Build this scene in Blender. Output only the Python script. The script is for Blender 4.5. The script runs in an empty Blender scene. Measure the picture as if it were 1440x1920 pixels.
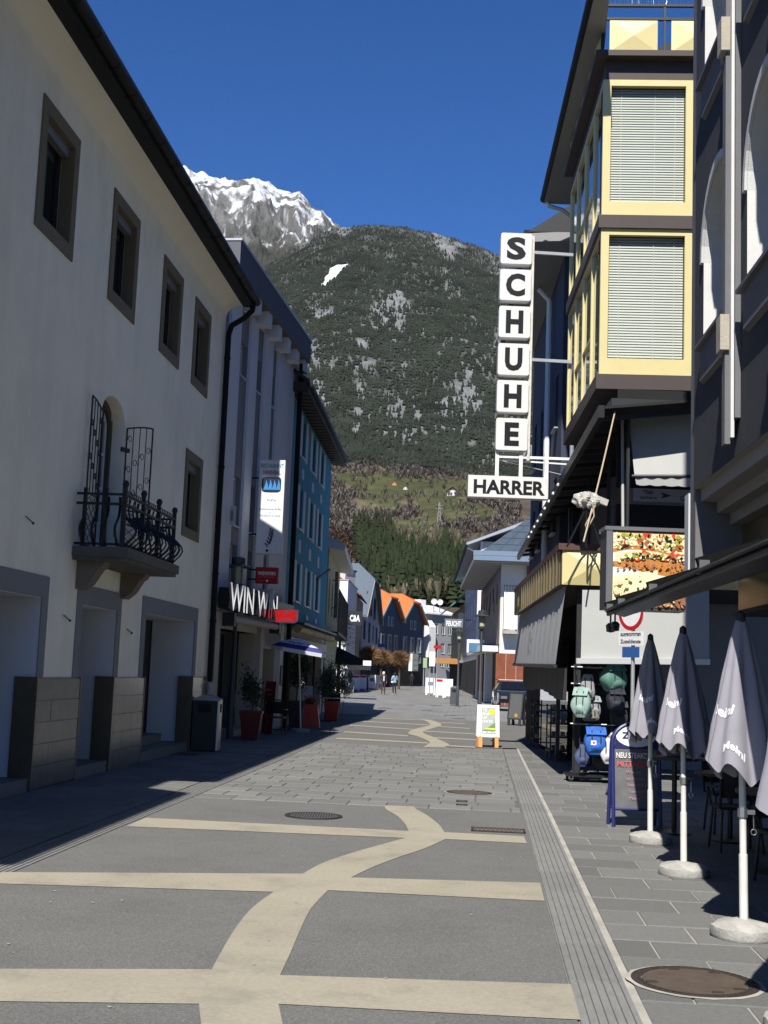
# Alpine pedestrian street, sunny spring noon.  World: X right, Y along the view, Z up, metres; camera near the origin.
import bpy, math, random
import numpy as np
from mathutils import Vector, Matrix
random.seed(7); RNG = np.random.default_rng(7)
SC = bpy.context.scene; COL = SC.collection
rad = math.radians

# ------------------------------------------------------------------ camera
FPX = 2350.0; ROLL = 0.038; EYE = 1.7; HZ = (740, 1260)      # focal length in photo pixels, roll, eye height, a point of the horizon
CR, SR = math.cos(ROLL), math.sin(ROLL)
def _xy(u, v):
    du, dv = u - 720, v - 960
    return du*CR + dv*SR, du*SR - dv*CR
PITCH = math.atan(-_xy(*HZ)[1]/FPX); CP, SP = math.cos(PITCH), math.sin(PITCH)
cam_d = bpy.data.cameras.new('camera'); cam = bpy.data.objects.new('camera', cam_d); COL.objects.link(cam)
cam_d.sensor_fit = 'VERTICAL'; cam_d.sensor_height = 36; cam_d.lens = FPX/1920*36; cam_d.clip_end = 30000; cam_d.clip_start = .05
_X, _U, _F = Vector((1, 0, 0)), Vector((0, -SP, CP)), Vector((0, CP, SP))
_r = _X*CR + _U*SR; _u = _U*CR - _X*SR
cam.matrix_world = Matrix(((_r.x, _u.x, -_F.x, 0), (_r.y, _u.y, -_F.y, 0), (_r.z, _u.z, -_F.z, EYE), (0, 0, 0, 1)))
SC.camera = cam

# ------------------------------------------------------------------ sky, sun, exposure
SUN_EL, SUN_AZ = 49.0, 13.0          # the light travels 13 degrees right of the view, from behind the camera
W = bpy.data.worlds.new('World'); SC.world = W; W.use_nodes = True
nt = W.node_tree; nt.nodes.clear()
sky = nt.nodes.new('ShaderNodeTexSky'); sky.sky_type = 'NISHITA'; sky.sun_disc = False
sky.sun_elevation = rad(SUN_EL); sky.sun_rotation = rad(180 + SUN_AZ)
sky.altitude = 2600; sky.air_density = 1.0; sky.dust_density = 0.0; sky.ozone_density = 4.0
hs = nt.nodes.new('ShaderNodeHueSaturation'); hs.inputs['Hue'].default_value = 0.511; hs.inputs['Saturation'].default_value = 1.28; hs.inputs['Value'].default_value = 1.0
bg = nt.nodes.new('ShaderNodeBackground'); bg.inputs['Strength'].default_value = 0.084
wo = nt.nodes.new('ShaderNodeOutputWorld')
nt.links.new(sky.outputs[0], hs.inputs['Color']); nt.links.new(hs.outputs[0], bg.inputs['Color']); nt.links.new(bg.outputs[0], wo.inputs['Surface'])
sl = bpy.data.lights.new('sun', 'SUN'); sl.energy = 4.6; sl.angle = rad(0.53); sl.color = (1, .955, .88)
so = bpy.data.objects.new('sun', sl); COL.objects.link(so)
_L = Vector((math.sin(rad(SUN_AZ))*math.cos(rad(SUN_EL)), math.cos(rad(SUN_AZ))*math.cos(rad(SUN_EL)), -math.sin(rad(SUN_EL))))
so.rotation_euler = _L.to_track_quat('-Z', 'Y').to_euler(); so.location = (-20, -40, 60)
vs = SC.view_settings; vs.view_transform = 'Standard'; vs.look = 'None'; vs.exposure = 0.70; vs.gamma = 1.0; vs.use_curve_mapping = False
SC.cycles.max_bounces = 6; SC.cycles.diffuse_bounces = 3; SC.cycles.glossy_bounces = 3; SC.cycles.transparent_max_bounces = 8
SC.cycles.sample_clamp_indirect = 4

# ------------------------------------------------------------------ surveying: photo pixel -> point of the place
def ray(u, v):
    x, y = _xy(u, v)
    return np.array([x, FPX*CP - y*SP, FPX*SP + y*CP])
def G(u, v, z=0.0):                      # point of the ground (or of height z)
    d = ray(u, v); return np.array([0, 0, EYE]) + d*((z - EYE)/d[2])
def AT(u, v, dist):                      # point at a given distance along the street
    d = ray(u, v); return np.array([0, 0, EYE]) + d*(dist/d[1])
def PX(p):
    X, Y, Z = p[0], p[1]*CP + (p[2] - EYE)*SP, -p[1]*SP + (p[2] - EYE)*CP
    x, y = FPX*X/Y, FPX*Z/Y
    return 720 + x*CR + y*SR, 960 + x*SR - y*CR

# ------------------------------------------------------------------ objects
def link(o, parent=None):
    COL.objects.link(o)
    if parent is not None:
        o.parent = parent; o.matrix_parent_inverse = Matrix.Translation(-parent.location)
    return o
def tag(o, label, cat, group=None):
    o['label'] = label; o['category'] = cat
    if group: o['group'] = group
    return o
def thing(name, label, cat, loc=(0, 0, 0), group=None):
    o = bpy.data.objects.new(name, None); o.location = Vector([float(c) for c in loc]); o.empty_display_size = .2; COL.objects.link(o)
    return tag(o, label, cat, group)
def struct(o, kind='structure'):
    o['kind'] = kind; return o
def dup(root, loc=None, rz=None, label=None, scale=None):
    r = root.copy(); COL.objects.link(r)
    if loc is not None: r.location = Vector([float(c) for c in loc])
    if rz is not None: r.rotation_euler = (0, 0, rz)
    if scale: r.scale = (scale,)*3
    if label: r['label'] = label
    for ch in root.children:
        c = ch.copy(); COL.objects.link(c); c.parent = r; c.matrix_parent_inverse = ch.matrix_parent_inverse.copy()
        for g in ch.children:
            d = g.copy(); COL.objects.link(d); d.parent = c; d.matrix_parent_inverse = g.matrix_parent_inverse.copy()
    return r
def turn(root, rz): root.rotation_euler = (0, 0, rz); return root

class MB:
    def __init__(s): s.v = []; s.f = []; s.m = []; s.mi = 0
    def add(s, vs, fs):
        n = len(s.v); s.v += [(float(p[0]), float(p[1]), float(p[2])) for p in vs]
        s.f += [tuple(i + n for i in f) for f in fs]; s.m += [s.mi]*len(fs); return s
    def hexa(s, p): return s.add(p, [(0, 3, 2, 1), (4, 5, 6, 7), (0, 1, 5, 4), (1, 2, 6, 5), (2, 3, 7, 6), (3, 0, 4, 7)])
    def box(s, x0, x1, y0, y1, z0, z1):
        return s.hexa([(x0, y0, z0), (x1, y0, z0), (x1, y1, z0), (x0, y1, z0), (x0, y0, z1), (x1, y0, z1), (x1, y1, z1), (x0, y1, z1)])
    def obox(s, o, a, b, c):
        o, a, b, c = [np.array(q, float) for q in (o, a, b, c)]
        return s.hexa([o, o+a, o+a+b, o+b, o+c, o+a+c, o+a+b+c, o+b+c])
    def bar(s, p0, p1, w, h=None, up=(0, 0, 1)):            # rectangular bar between two points
        h = h or w; p0, p1 = np.array(p0, float), np.array(p1, float); d = p1 - p0; up = np.array(up, float)
        a = np.cross(d, up); n = np.linalg.norm(a)
        if n < 1e-6: a = np.cross(d, (1, 0, 0)); n = np.linalg.norm(a)
        a = a/n*w; b = np.cross(a, d); b = b/np.linalg.norm(b)*h
        return s.obox(p0 - a/2 - b/2, d, a, b)
    def tube(s, pts, r, n=8, caps=True):
        pts = [np.array(p, float) for p in pts]; k = len(pts); rs = r if hasattr(r, '__len__') else [r]*k; V = []; pa = None
        for i, p in enumerate(pts):
            d = pts[min(i+1, k-1)] - pts[max(i-1, 0)]; d = d/(np.linalg.norm(d) + 1e-9)
            if pa is None:
                pa = np.cross(d, (0, 0, 1));
                if np.linalg.norm(pa) < 1e-3: pa = np.array((1., 0, 0))
            pa = pa - d*np.dot(pa, d); pa /= np.linalg.norm(pa); b = np.cross(d, pa)
            V += [p + rs[i]*(math.cos(2*math.pi*j/n)*pa + math.sin(2*math.pi*j/n)*b) for j in range(n)]
        F = [(i*n+j, i*n+(j+1) % n, (i+1)*n+(j+1) % n, (i+1)*n+j) for i in range(k-1) for j in range(n)]
        if caps: F += [tuple(range(n-1, -1, -1)), tuple((k-1)*n+j for j in range(n))]
        return s.add(V, F)
    def lathe(s, prof, n=16, c=(0, 0, 0), cap=True):
        V = [(c[0]+r*math.cos(2*math.pi*j/n), c[1]+r*math.sin(2*math.pi*j/n), c[2]+z) for r, z in prof for j in range(n)]
        F = [(i*n+j, i*n+(j+1) % n, (i+1)*n+(j+1) % n, (i+1)*n+j) for i in range(len(prof)-1) for j in range(n)]
        if cap: F += [tuple(range(n-1, -1, -1)), tuple((len(prof)-1)*n+j for j in range(n))]
        return s.add(V, F)
    def ext(s, poly, vec):                                  # polygon extruded along a vector
        n = len(poly); v = np.array(vec, float); P = [np.array(p, float) for p in poly]
        return s.add(P + [p + v for p in P], [tuple(range(n-1, -1, -1)), tuple(range(n, 2*n))] + [(i, (i+1) % n, n+(i+1) % n, n+i) for i in range(n)])
    def grid(s, fn, nu, nv, closed=False):
        V = [fn(i/nu, j/nv) for i in range(nu+1) for j in range(nv+1)]
        return s.add(V, [(i*(nv+1)+j, (i+1)*(nv+1)+j, (i+1)*(nv+1)+j+1, i*(nv+1)+j+1) for i in range(nu) for j in range(nv)])
    def build(s, name, mat, parent=None, smooth=False, origin=None):
        me = bpy.data.meshes.new(name)
        V = s.v if origin is None else [(a-origin[0], b-origin[1], c-origin[2]) for a, b, c in s.v]
        me.from_pydata(V, [], s.f)
        for m in (mat if isinstance(mat, (list, tuple)) else [mat]): me.materials.append(m)
        if isinstance(mat, (list, tuple)): me.polygons.foreach_set('material_index', s.m)
        if smooth:
            me.polygons.foreach_set('use_smooth', [True]*len(s.f))
            if smooth != 'all': me.set_sharp_from_angle(angle=rad(40))
        me.update()
        o = bpy.data.objects.new(name, me)
        link(o, parent)
        if origin is not None: o.location = origin
        return o
def part(name, mat, parent, fn, smooth=False):
    m = MB(); fn(m); return m.build(name, mat, parent, smooth)

class Fac:                                # a vertical wall plane: s along (left to right seen from outside), z up, o outwards
    def __init__(f, a, b):
        f.a = np.array(a[:2], float); b = np.array(b[:2], float); f.L = float(np.linalg.norm(b - f.a)); f.t = (b - f.a)/f.L
        f.n = np.array([f.t[1], -f.t[0]])
    def px(f, u, v, off=0.0):
        d = ray(u, v); o = f.a + f.n*off
        p = d*(np.dot(o, f.n)/np.dot(d[:2], f.n)); return float(np.dot(p[:2]-o, f.t)), float(p[2]+EYE)
    def W(f, s, z, o=0.0):
        p = f.a + f.t*s + f.n*o; return np.array([p[0], p[1], z])
    def box(f, m, s0, s1, z0, z1, o0, o1):
        return m.hexa([f.W(s0, z0, o1), f.W(s1, z0, o1), f.W(s1, z0, o0), f.W(s0, z0, o0), f.W(s0, z1, o1), f.W(s1, z1, o1), f.W(s1, z1, o0), f.W(s0, z1, o0)])
    def rect(f, u0, v0, u1, v1, off=0.0):  # s0,s1,z0,z1 from two opposite corners (upper left, lower right)
        a, b = f.px(u0, v0, off), f.px(u1, v1, off); return a[0], b[0], b[1], a[1]
    def profile(f, m, prof, s0, s1):       # (o,z) outline swept along s
        return m.ext([f.W(s0, z, o) for o, z in prof], f.W(s1, 0) - f.W(s0, 0))
def wall(name, F, s0, s1, z0, z1, holes, mat, parent, depth=.22, back=None, reveal=None):
    m = MB(); S = sorted({s0, s1} | {min(max(h[i], s0), s1) for h in holes for i in (0, 1)}); Z = sorted({z0, z1} | {min(max(h[i], z0), z1) for h in holes for i in (2, 3)})
    for i in range(len(S)-1):
        for j in range(len(Z)-1):
            cs, cz = (S[i]+S[i+1])/2, (Z[j]+Z[j+1])/2
            if any(h[0] < cs < h[1] and h[2] < cz < h[3] for h in holes): continue
            m.add([F.W(S[i], Z[j]), F.W(S[i+1], Z[j]), F.W(S[i+1], Z[j+1]), F.W(S[i], Z[j+1])], [(0, 1, 2, 3)])
    if reveal: m.mi = 1
    for h in holes:
        a, b, c, d = h[:4]; q = [F.W(a, c), F.W(b, c), F.W(b, d), F.W(a, d)]; dp = h[4] if len(h) > 4 else depth
        r = [F.W(a, c, -dp), F.W(b, c, -dp), F.W(b, d, -dp), F.W(a, d, -dp)]
        m.add(q + r, [(0, 4, 5, 1), (1, 5, 6, 2), (2, 6, 7, 3), (3, 7, 4, 0)])
    m.mi = 0
    if back:
        m.add([F.W(s0, z0), F.W(s1, z0), F.W(s1, z1), F.W(s0, z1), F.W(s0, z0, -back), F.W(s1, z0, -back), F.W(s1, z1, -back), F.W(s0, z1, -back)],
              [(0, 3, 7, 4), (1, 5, 6, 2), (4, 7, 6, 5), (3, 2, 6, 7)])
    return m.build(name, [mat, reveal] if reveal else mat, parent)

# ------------------------------------------------------------------ materials
MATS = {}
def mat(name, col, rough=.75, var=.12, scale=6.0, bump=0.0, bscale=60.0, metal=0.0, spec=.4, orand=0.0, stain=None, stain_amt=.0, stain_scale=1.5, coat=0.0, emit=None, trans=0.0):
    if name in MATS: return MATS[name]
    M = bpy.data.materials.new(name); M.use_nodes = True; t = M.node_tree; N, K = t.nodes, t.links; b = N['Principled BSDF']; MATS[name] = M
    tc = N.new('ShaderNodeTexCoord'); c = (*col, 1)
    b.inputs['Roughness'].default_value = rough; b.inputs['Metallic'].default_value = metal; b.inputs['Specular IOR Level'].default_value = spec
    if coat: b.inputs['Coat Weight'].default_value = coat
    if trans: b.inputs['Transmission Weight'].default_value = trans
    out = None
    if var:
        n = N.new('ShaderNodeTexNoise'); n.inputs['Scale'].default_value = scale; n.inputs['Detail'].default_value = 6; n.inputs['Roughness'].default_value = .65; K.new(tc.outputs['Object'], n.inputs['Vector'])
        mr = N.new('ShaderNodeMapRange'); mr.inputs[1].default_value = .25; mr.inputs[2].default_value = .75; mr.inputs[3].default_value = 1-var; mr.inputs[4].default_value = 1+var; K.new(n.outputs[0], mr.inputs[0])
        mx = N.new('ShaderNodeVectorMath'); mx.operation = 'SCALE'; mx.inputs[0].default_value = col; K.new(mr.outputs[0], mx.inputs['Scale']); out = mx.outputs[0]
    if orand:
        oi = N.new('ShaderNodeObjectInfo'); mr = N.new('ShaderNodeMapRange'); mr.inputs[3].default_value = 1-orand; mr.inputs[4].default_value = 1+orand; K.new(oi.outputs['Random'], mr.inputs[0])
        mx = N.new('ShaderNodeVectorMath'); mx.operation = 'SCALE'; K.new(mr.outputs[0], mx.inputs['Scale'])
        if out is None: mx.inputs[0].default_value = col
        else: K.new(out, mx.inputs[0])
        out = mx.outputs[0]
    if stain:
        n = N.new('ShaderNodeTexNoise'); n.inputs['Scale'].default_value = stain_scale; n.inputs['Detail'].default_value = 9; n.inputs['Roughness'].default_value = .7; K.new(tc.outputs['Object'], n.inputs['Vector'])
        mr = N.new('ShaderNodeMapRange'); mr.inputs[1].default_value = .5; mr.inputs[2].default_value = .72; mr.inputs[4].default_value = stain_amt; K.new(n.outputs[0], mr.inputs[0])
        mx = N.new('ShaderNodeMix'); mx.data_type = 'RGBA'; mx.inputs[7].default_value = (*stain, 1); K.new(mr.outputs[0], mx.inputs[0])
        if out is None: mx.inputs[6].default_value = c
        else: K.new(out, mx.inputs[6])
        out = mx.outputs[2]
    if out is None: b.inputs['Base Color'].default_value = c
    else: K.new(out, b.inputs['Base Color'])
    if bump:
        n = N.new('ShaderNodeTexNoise'); n.inputs['Scale'].default_value = bscale; n.inputs['Detail'].default_value = 5; K.new(tc.outputs['Object'], n.inputs['Vector'])
        bp = N.new('ShaderNodeBump'); bp.inputs['Strength'].default_value = bump; bp.inputs['Distance'].default_value = .01; K.new(n.outputs[0], bp.inputs['Height']); K.new(bp.outputs[0], b.inputs['Normal'])
    if emit: b.inputs['Emission Color'].default_value = (*emit[:3], 1); b.inputs['Emission Strength'].default_value = emit[3]
    return M
def glass(name, tint=(.02, .025, .03), clear=.25, rough=.02):    # window pane: mirror-like at grazing angles, partly see-through
    if name in MATS: return MATS[name]
    M = bpy.data.materials.new(name); M.use_nodes = True; t = M.node_tree; N, K = t.nodes, t.links; MATS[name] = M
    b = N['Principled BSDF']; b.inputs['Base Color'].default_value = (*tint, 1); b.inputs['Roughness'].default_value = rough; b.inputs['Specular IOR Level'].default_value = .6
    tr = N.new('ShaderNodeBsdfTransparent'); tr.inputs[0].default_value = (.9, .93, .93, 1)
    fr = N.new('ShaderNodeFresnel'); ge = N.new('ShaderNodeNewGeometry'); io = N.new('ShaderNodeMapRange'); io.inputs[3].default_value = 1.5; io.inputs[4].default_value = 1/1.5; K.new(ge.outputs['Backfacing'], io.inputs[0]); K.new(io.outputs[0], fr.inputs[0])
    mr = N.new('ShaderNodeMapRange'); mr.inputs[1].default_value = 0; mr.inputs[2].default_value = .6; mr.inputs[3].default_value = clear; mr.inputs[4].default_value = 0; K.new(fr.outputs[0], mr.inputs[0])
    mx = N.new('ShaderNodeMixShader'); K.new(mr.outputs[0], mx.inputs[0]); K.new(b.outputs[0], mx.inputs[1]); K.new(tr.outputs[0], mx.inputs[2])
    K.new(mx.outputs[0], N['Material Output'].inputs['Surface']); return M

# ------------------------------------------------------------------ lettering (flat print or raised letters)
def text_mesh(body, bold=0.0, depth=0.0, spacing=1.0):
    cu = bpy.data.curves.new('t', 'FONT'); cu.body = body; cu.size = 1; cu.offset = bold; cu.extrude = depth; cu.space_character = spacing; cu.resolution_u = 3
    o = bpy.data.objects.new('t', cu)
    me = bpy.data.meshes.new_from_object(o); bpy.data.objects.remove(o); bpy.data.curves.remove(cu); return me
def letters(body, mat_, parent, o, ax, up, w=None, h=None, bold=0.02, depth=0.0, name='lettering', spacing=1.0, slant=0.0):
    """text whose lower left corner is o, spreading along ax and up to width w and height h"""
    me = text_mesh(body, bold, 0.0, spacing); V = np.array([v.co for v in me.vertices])
    lo, hi = V.min(0), V.max(0); sz = hi - lo
    ax = np.array(ax, float); up = np.array(up, float); ax /= np.linalg.norm(ax); up /= np.linalg.norm(up); nn = np.cross(ax, up)
    sx = (w/sz[0]) if w else (h/sz[1]); sy = (h/sz[1]) if h else sx
    X = (V[:, 0]-lo[0])*sx; Y = (V[:, 1]-lo[1])*sy; X = X + slant*Y
    P = np.array(o, float) + X[:, None]*ax + Y[:, None]*up + nn*.004
    F = [tuple(p.vertices) for p in me.polygons]; m = MB(); n = len(P)
    if depth:
        P2 = P + nn*depth; m.add(list(P2), F)
        ed = {}
        for f in F:
            for a, b in zip(f, f[1:]+f[:1]): ed[(a, b)] = ed.get((a, b), 0) + 1
        for (a, b) in ed:
            if (b, a) not in ed: m.add([P[a], P[b], P2[b], P2[a]], [(0, 1, 2, 3)])
    else: m.add(list(P), F)
    bpy.data.meshes.remove(me); return m.build(name, mat_, parent)
# ------------------------------------------------------------------ shared materials
M_asph = mat('asphalt', (.125, .124, .118), .9, .38, 55, .7, 120, stain=(.27, .265, .25), stain_amt=.75, stain_scale=75)
M_cream = mat('cream_asphalt', (.315, .288, .222), .85, .16, 30, .25, 250, stain=(.215, .20, .16), stain_amt=.85, stain_scale=1.8)
M_slab = mat('stone_slab', (.142, .142, .134), .8, .2, 14, .35, 90, orand=.17, stain=(.12, .12, .115), stain_amt=.35, stain_scale=3)
M_paver = mat('stone_paver', (.160, .160, .150), .8, .18, 14, .35, 90, orand=.14, stain=(.14, .14, .13), stain_amt=.3, stain_scale=2.5)
M_mortar = mat('mortar', (.34, .325, .285), .95, .3, 3, .3, 150)
M_dirt = mat('joint_dirt', (.10, .095, .085), .95, .3, 4)
M_tact = mat('tactile_stone', (.185, .185, .176), .85, .14, 7, .25, 150, orand=.08, stain=(.12, .12, .115), stain_amt=.55, stain_scale=2.2)
M_iron = mat('cast_iron', (.115, .088, .066), .6, .25, 14, .4, 90, metal=.3)
M_irondark = mat('cast_iron_dark', (.05, .04, .034), .65, .25, 14, .4, 90, metal=.3)
M_concrete = mat('concrete', (.36, .35, .32), .9, .22, 9, .6, 45, stain=(.2, .2, .18), stain_amt=.5, stain_scale=8)
M_black = mat('black_paint', (.012, .012, .014), .45, .1, 5)
M_charcoal = mat('charcoal_paint', (.022, .024, .026), .5, .1, 5)
M_white = mat('white_paint', (.72, .73, .72), .55, .05, 4)
M_steel = mat('steel', (.42, .43, .43), .35, .1, 8, metal=.9)
M_alu = mat('aluminium', (.5, .5, .5), .3, .05, 8, metal=.85)
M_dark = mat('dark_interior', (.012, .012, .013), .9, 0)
M_glass = glass('window_glass', clear=.55); M_glass_dark = glass('dark_glass', (.008, .009, .011), .06)

# ------------------------------------------------------------------ ground, road, pavements
m = MB(); m.add([(-9000, -3000, -.09), (9000, -3000, -.09), (9000, 15000, -.09), (-9000, 15000, -.09)], [(0, 1, 2, 3)])
struct(m.build('ground', mat('earth', (.11, .10, .07), .95, .3, .05)))
T = np.array([.0815, 1.0]); T /= np.linalg.norm(T); NR = np.array([T[1], -T[0]])          # along the street, across it to the right
RZ = -math.atan2(T[0], T[1])
def ab(p): return float(np.dot(p[:2], T)), float(np.dot(p[:2], NR))
def wp(a, b, z=0.0): q = T*a + NR*b; return (q[0], q[1], z)
_r1, _r2 = ab(G(1085, 1920)), ab(G(978, 1520)); _l1, _l2 = ab(G(0, 1645)), ab(G(480, 1444))
def b_r(a): return _r1[1] + (_r2[1]-_r1[1])*(a-_r1[0])/(_r2[0]-_r1[0]) if a < _r2[0] else _r2[1] + .0*(a-_r2[0])     # road edge right
def b_l(a): return _l1[1] + (_l2[1]-_l1[1])*(a-_l1[0])/(_l2[0]-_l1[0]) if a < 24 else b_l(23.99) - .012*(a-24)      # road edge left
SW = .34                                                                          # width of the guide strips
def a_near(b): p, q = ab(G(350, 1495)), ab(G(975, 1523)); return p[0] + (q[0]-p[0])*(b-p[1])/(q[1]-p[1])
def a_f0(b): p, q = ab(G(590, 1394)), ab(G(893, 1401)); return p[0] + (q[0]-p[0])*(b-p[1])/(q[1]-p[1])
def a_f1(b): p, q = ab(G(657, 1343)), ab(G(880, 1351)); return p[0] + (q[0]-p[0])*(b-p[1])/(q[1]-p[1])
def sheet(name, poly, z, mat_, parent=None):
    m = MB(); m.add([(p[0], p[1], z) for p in poly], [tuple(range(len(poly)))]); return m.build(name, mat_, parent)
bl, br = b_l, b_r
AN = 2.0
road = struct(sheet('road', [wp(-4, bl(-4)), wp(-4, br(-4)), wp(a_near(br(16)), br(16)), wp(a_near(bl(16.6)), bl(16.6))], -.004, M_asph))
road2 = struct(sheet('road', [wp(a_f0(bl(30)), bl(30)), wp(a_f0(2.35), 2.35), wp(a_f1(2.35), 2.35), wp(a_f1(bl(47)), bl(47))], -.004, M_asph))
# painted cream pattern of the asphalt (bars and a winding band), surveyed
def gpoly(m, pts): m.add([(*G(*p)[:2], .0) for p in pts][::-1], [tuple(range(len(pts)))])
m = MB()
def strip_between(m, L, R):
    for i in range(len(L)-1): gpoly(m, [L[i], R[i], R[i+1], L[i+1]])
def smooth_pts(P, n=4):
    P = np.array(P, float); out = []
    for i in range(len(P)-1):
        p0, p1, p2, p3 = P[max(i-1, 0)], P[i], P[i+1], P[min(i+2, len(P)-1)]
        for k in range(n):
            t = k/n; out.append(.5*((2*p1)+(-p0+p2)*t+(2*p0-5*p1+4*p2-p3)*t*t+(-p0+3*p1-3*p2+p3)*t**3))
    return out + [P[-1]]
gpoly(m, [(-160, 1816), (397, 1817), (373, 1882), (-230, 1874)]); gpoly(m, [(525, 1828), (1073, 1845), (1090, 1912), (522, 1882)])
gpoly(m, [(397, 1817), (525, 1828), (522, 1882), (373, 1882)]); gpoly(m, [(373, 1882), (522, 1882), (545, 1990), (385, 1990)])
strip_between(m, smooth_pts([(397, 1817), (420, 1775), (445, 1735), (475, 1700), (513, 1672)]), smooth_pts([(525, 1828), (543, 1790), (560, 1750), (582, 1705), (615, 1669)]))
gpoly(m, [(513, 1672), (615, 1669), (658, 1645), (568, 1638)])
gpoly(m, [(5, 1635), (568, 1638), (513, 1672), (-45, 1655)]); gpoly(m, [(658, 1645), (1013, 1655), (1021, 1689), (615, 1669)])
strip_between(m, smooth_pts([(568, 1638), (600, 1620), (650, 1602), (705, 1586), (760, 1571)]), smooth_pts([(658, 1645), (700, 1625), (750, 1606), (795, 1591), (835, 1573)]))
gpoly(m, [(760, 1571), (835, 1573), (833, 1560), (766, 1558)])
gpoly(m, [(274, 1533), (766, 1558), (760, 1571), (236, 1549)]); gpoly(m, [(833, 1560), (982, 1568), (988, 1581), (835, 1573)])
strip_between(m, smooth_pts([(766, 1558), (760, 1545), (745, 1530), (725, 1518), (721, 1510)]), smooth_pts([(833, 1560), (822, 1545), (800, 1528), (782, 1518), (776, 1512)]))
struct(m.build('road_marking', M_cream))
m = MB()
for (x0, y0, x1, y1) in [(632, 1384, 803, 1393), (646, 1372, 765, 1379.5), (657, 1359.5, 775, 1367.5), (662, 1351.5, 803, 1359), (668, 1345, 795, 1350)]:
    h = (y0 + y1)/2 - 1257; h = h*h*.00013
    gpoly(m, [(x0, y0-h/2), (x1, y1-h/2), (x1, y1+h/2), (x0-3, y0+h/2)])
for (x0, y0, x1, y1) in [(835, 1398, 890, 1401), (815, 1383, 892, 1387), (792, 1370.5, 889, 1376), (820, 1361.5, 880, 1366), (826, 1354.5, 872, 1357)]:
    h = (y0 + y1)/2 - 1257; h = h*h*.00012
    gpoly(m, [(x0, y0-h/2), (x1, y1-h/2), (x1+2, y1+h/2), (x0, y0+h/2)])
L = smooth_pts([(792, 1401), (806, 1392), (786, 1382), (765, 1375), (777, 1367), (805, 1360), (800, 1353), (788, 1348.5)]); R = smooth_pts([(833, 1401), (842, 1396), (815, 1383), (795, 1375), (797, 1370), (826, 1361), (823, 1355), (805, 1349.5)])
m2 = MB(); strip_between(m2, L, R); m2.v = [(a, b, .003) for a, b, c in m2.v]
struct(m.build('road_marking', M_cream)); struct(m2.build('road_marking', M_cream))
# small worn gum spots and chips on the asphalt
m = MB()
for k in range(50):
    a = random.uniform(5.5, 16); b = random.uniform(bl(a)+.1, br(a)-.1); c = wp(a, b, .006); r = random.uniform(.005, .014)
    n = 7; q = random.random()*6; m.add([(c[0]+r*(1+.4*math.sin(3*q+j))*math.cos(q+j*6.283/n), c[1]+.8*r*math.sin(q+j*6.283/n), .006) for j in range(n)], [tuple(range(n))])
struct(m.build('gum_spots', mat('gum', (.36, .36, .34), .8, .3, 30)), 'stuff')

def unit_paver(name, mat_, ch=.012):
    m = MB(); c = ch; z0, z1 = -.05, 0.0
    m.add([(-.5, -.5, z0), (.5, -.5, z0), (.5, .5, z0), (-.5, .5, z0), (-.5, -.5, z1-.006), (.5, -.5, z1-.006), (.5, .5, z1-.006), (-.5, .5, z1-.006),
           (-.5+c, -.5+c, z1), (.5-c, -.5+c, z1), (.5-c, .5-c, z1), (-.5+c, .5-c, z1)],
          [(0, 1, 5, 4), (1, 2, 6, 5), (2, 3, 7, 6), (3, 0, 4, 7), (4, 5, 9, 8), (5, 6, 10, 9), (6, 7, 11, 10), (7, 4, 8, 11), (8, 9, 10, 11)])
    me = bpy.data.meshes.new(name); me.from_pydata(m.v, [], m.f); me.materials.append(mat_); me.update(); return me, m
def pave(name, parent, a0, a1, bmin, bmax, w, d, gap, mat_, limit=300, keep=lambda a, b: True, zj=.0025):
    me, mb = unit_paver(name, mat_); items = []; k = 0; a = a0
    while a < a1:
        lo, hi = bmin(a+d/2), bmax(a+d/2); b = lo - (w*.5 if k % 2 else 0) - random.uniform(0, .08)
        while b < hi:
            ww = w*random.choice((1, 1, 1, .9, 1.1)); x0, x1 = max(b, lo), min(b+ww, hi)
            if x1 - x0 > .06 and keep(a+d/2, (x0+x1)/2): items.append((a+d/2, (x0+x1)/2, x1-x0-gap, d-gap))
            b += ww
        a += d; k += 1
    def size(it):
        p = wp(it[0], it[1]); return it[2]*it[3]/(max(p[1], .5)**3) if p[1] > 5.5 else 0
    items.sort(key=size, reverse=True)
    for it in items[:limit]:
        o = bpy.data.objects.new(name, me); COL.objects.link(o); o.location = wp(it[0], it[1], random.uniform(-zj, zj)); o.rotation_euler = (random.gauss(0, .0015), random.gauss(0, .0015), RZ); o.scale = (it[2], it[3], 1)
        o.parent = parent
    if items[limit:]:
        m = MB(); c, s = math.cos(RZ), math.sin(RZ)
        for it in items[limit:]:
            p = wp(it[0], it[1], random.uniform(-zj, zj)); m.add([(p[0]+(x*it[2])*c-(y*it[3])*s, p[1]+(x*it[2])*s+(y*it[3])*c, p[2]+z) for x, y, z in mb.v], mb.f)
        struct(m.build(name, mat_, parent), 'stuff')
def bed(name, edge, z, mat_):
    return struct(sheet(name, edge, z, mat_))
# right-hand pavement: large slabs with pale mortar
pr = bed('pavement_right', [wp(-4, br(-4)+SW), wp(-4, 7), wp(36, 7), wp(36, br(36)+SW)], -.009, M_mortar)
pave('slab', pr, 3.4, 35.5, lambda a: br(a)+SW+.03, lambda a: 4.55, .60, .53, .011, M_slab)
# left-hand pavement in the shade
pl = bed('pavement_left', [wp(-4, -9), wp(-4, bl(-4)-SW), wp(50, bl(50)-SW), wp(50, -9)], -.009, M_dirt)
pave('slab', pl, 8.5, 47, lambda a: -6.1, lambda a: bl(a)-SW-.02, .62, .5, .009, M_slab)
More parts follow.
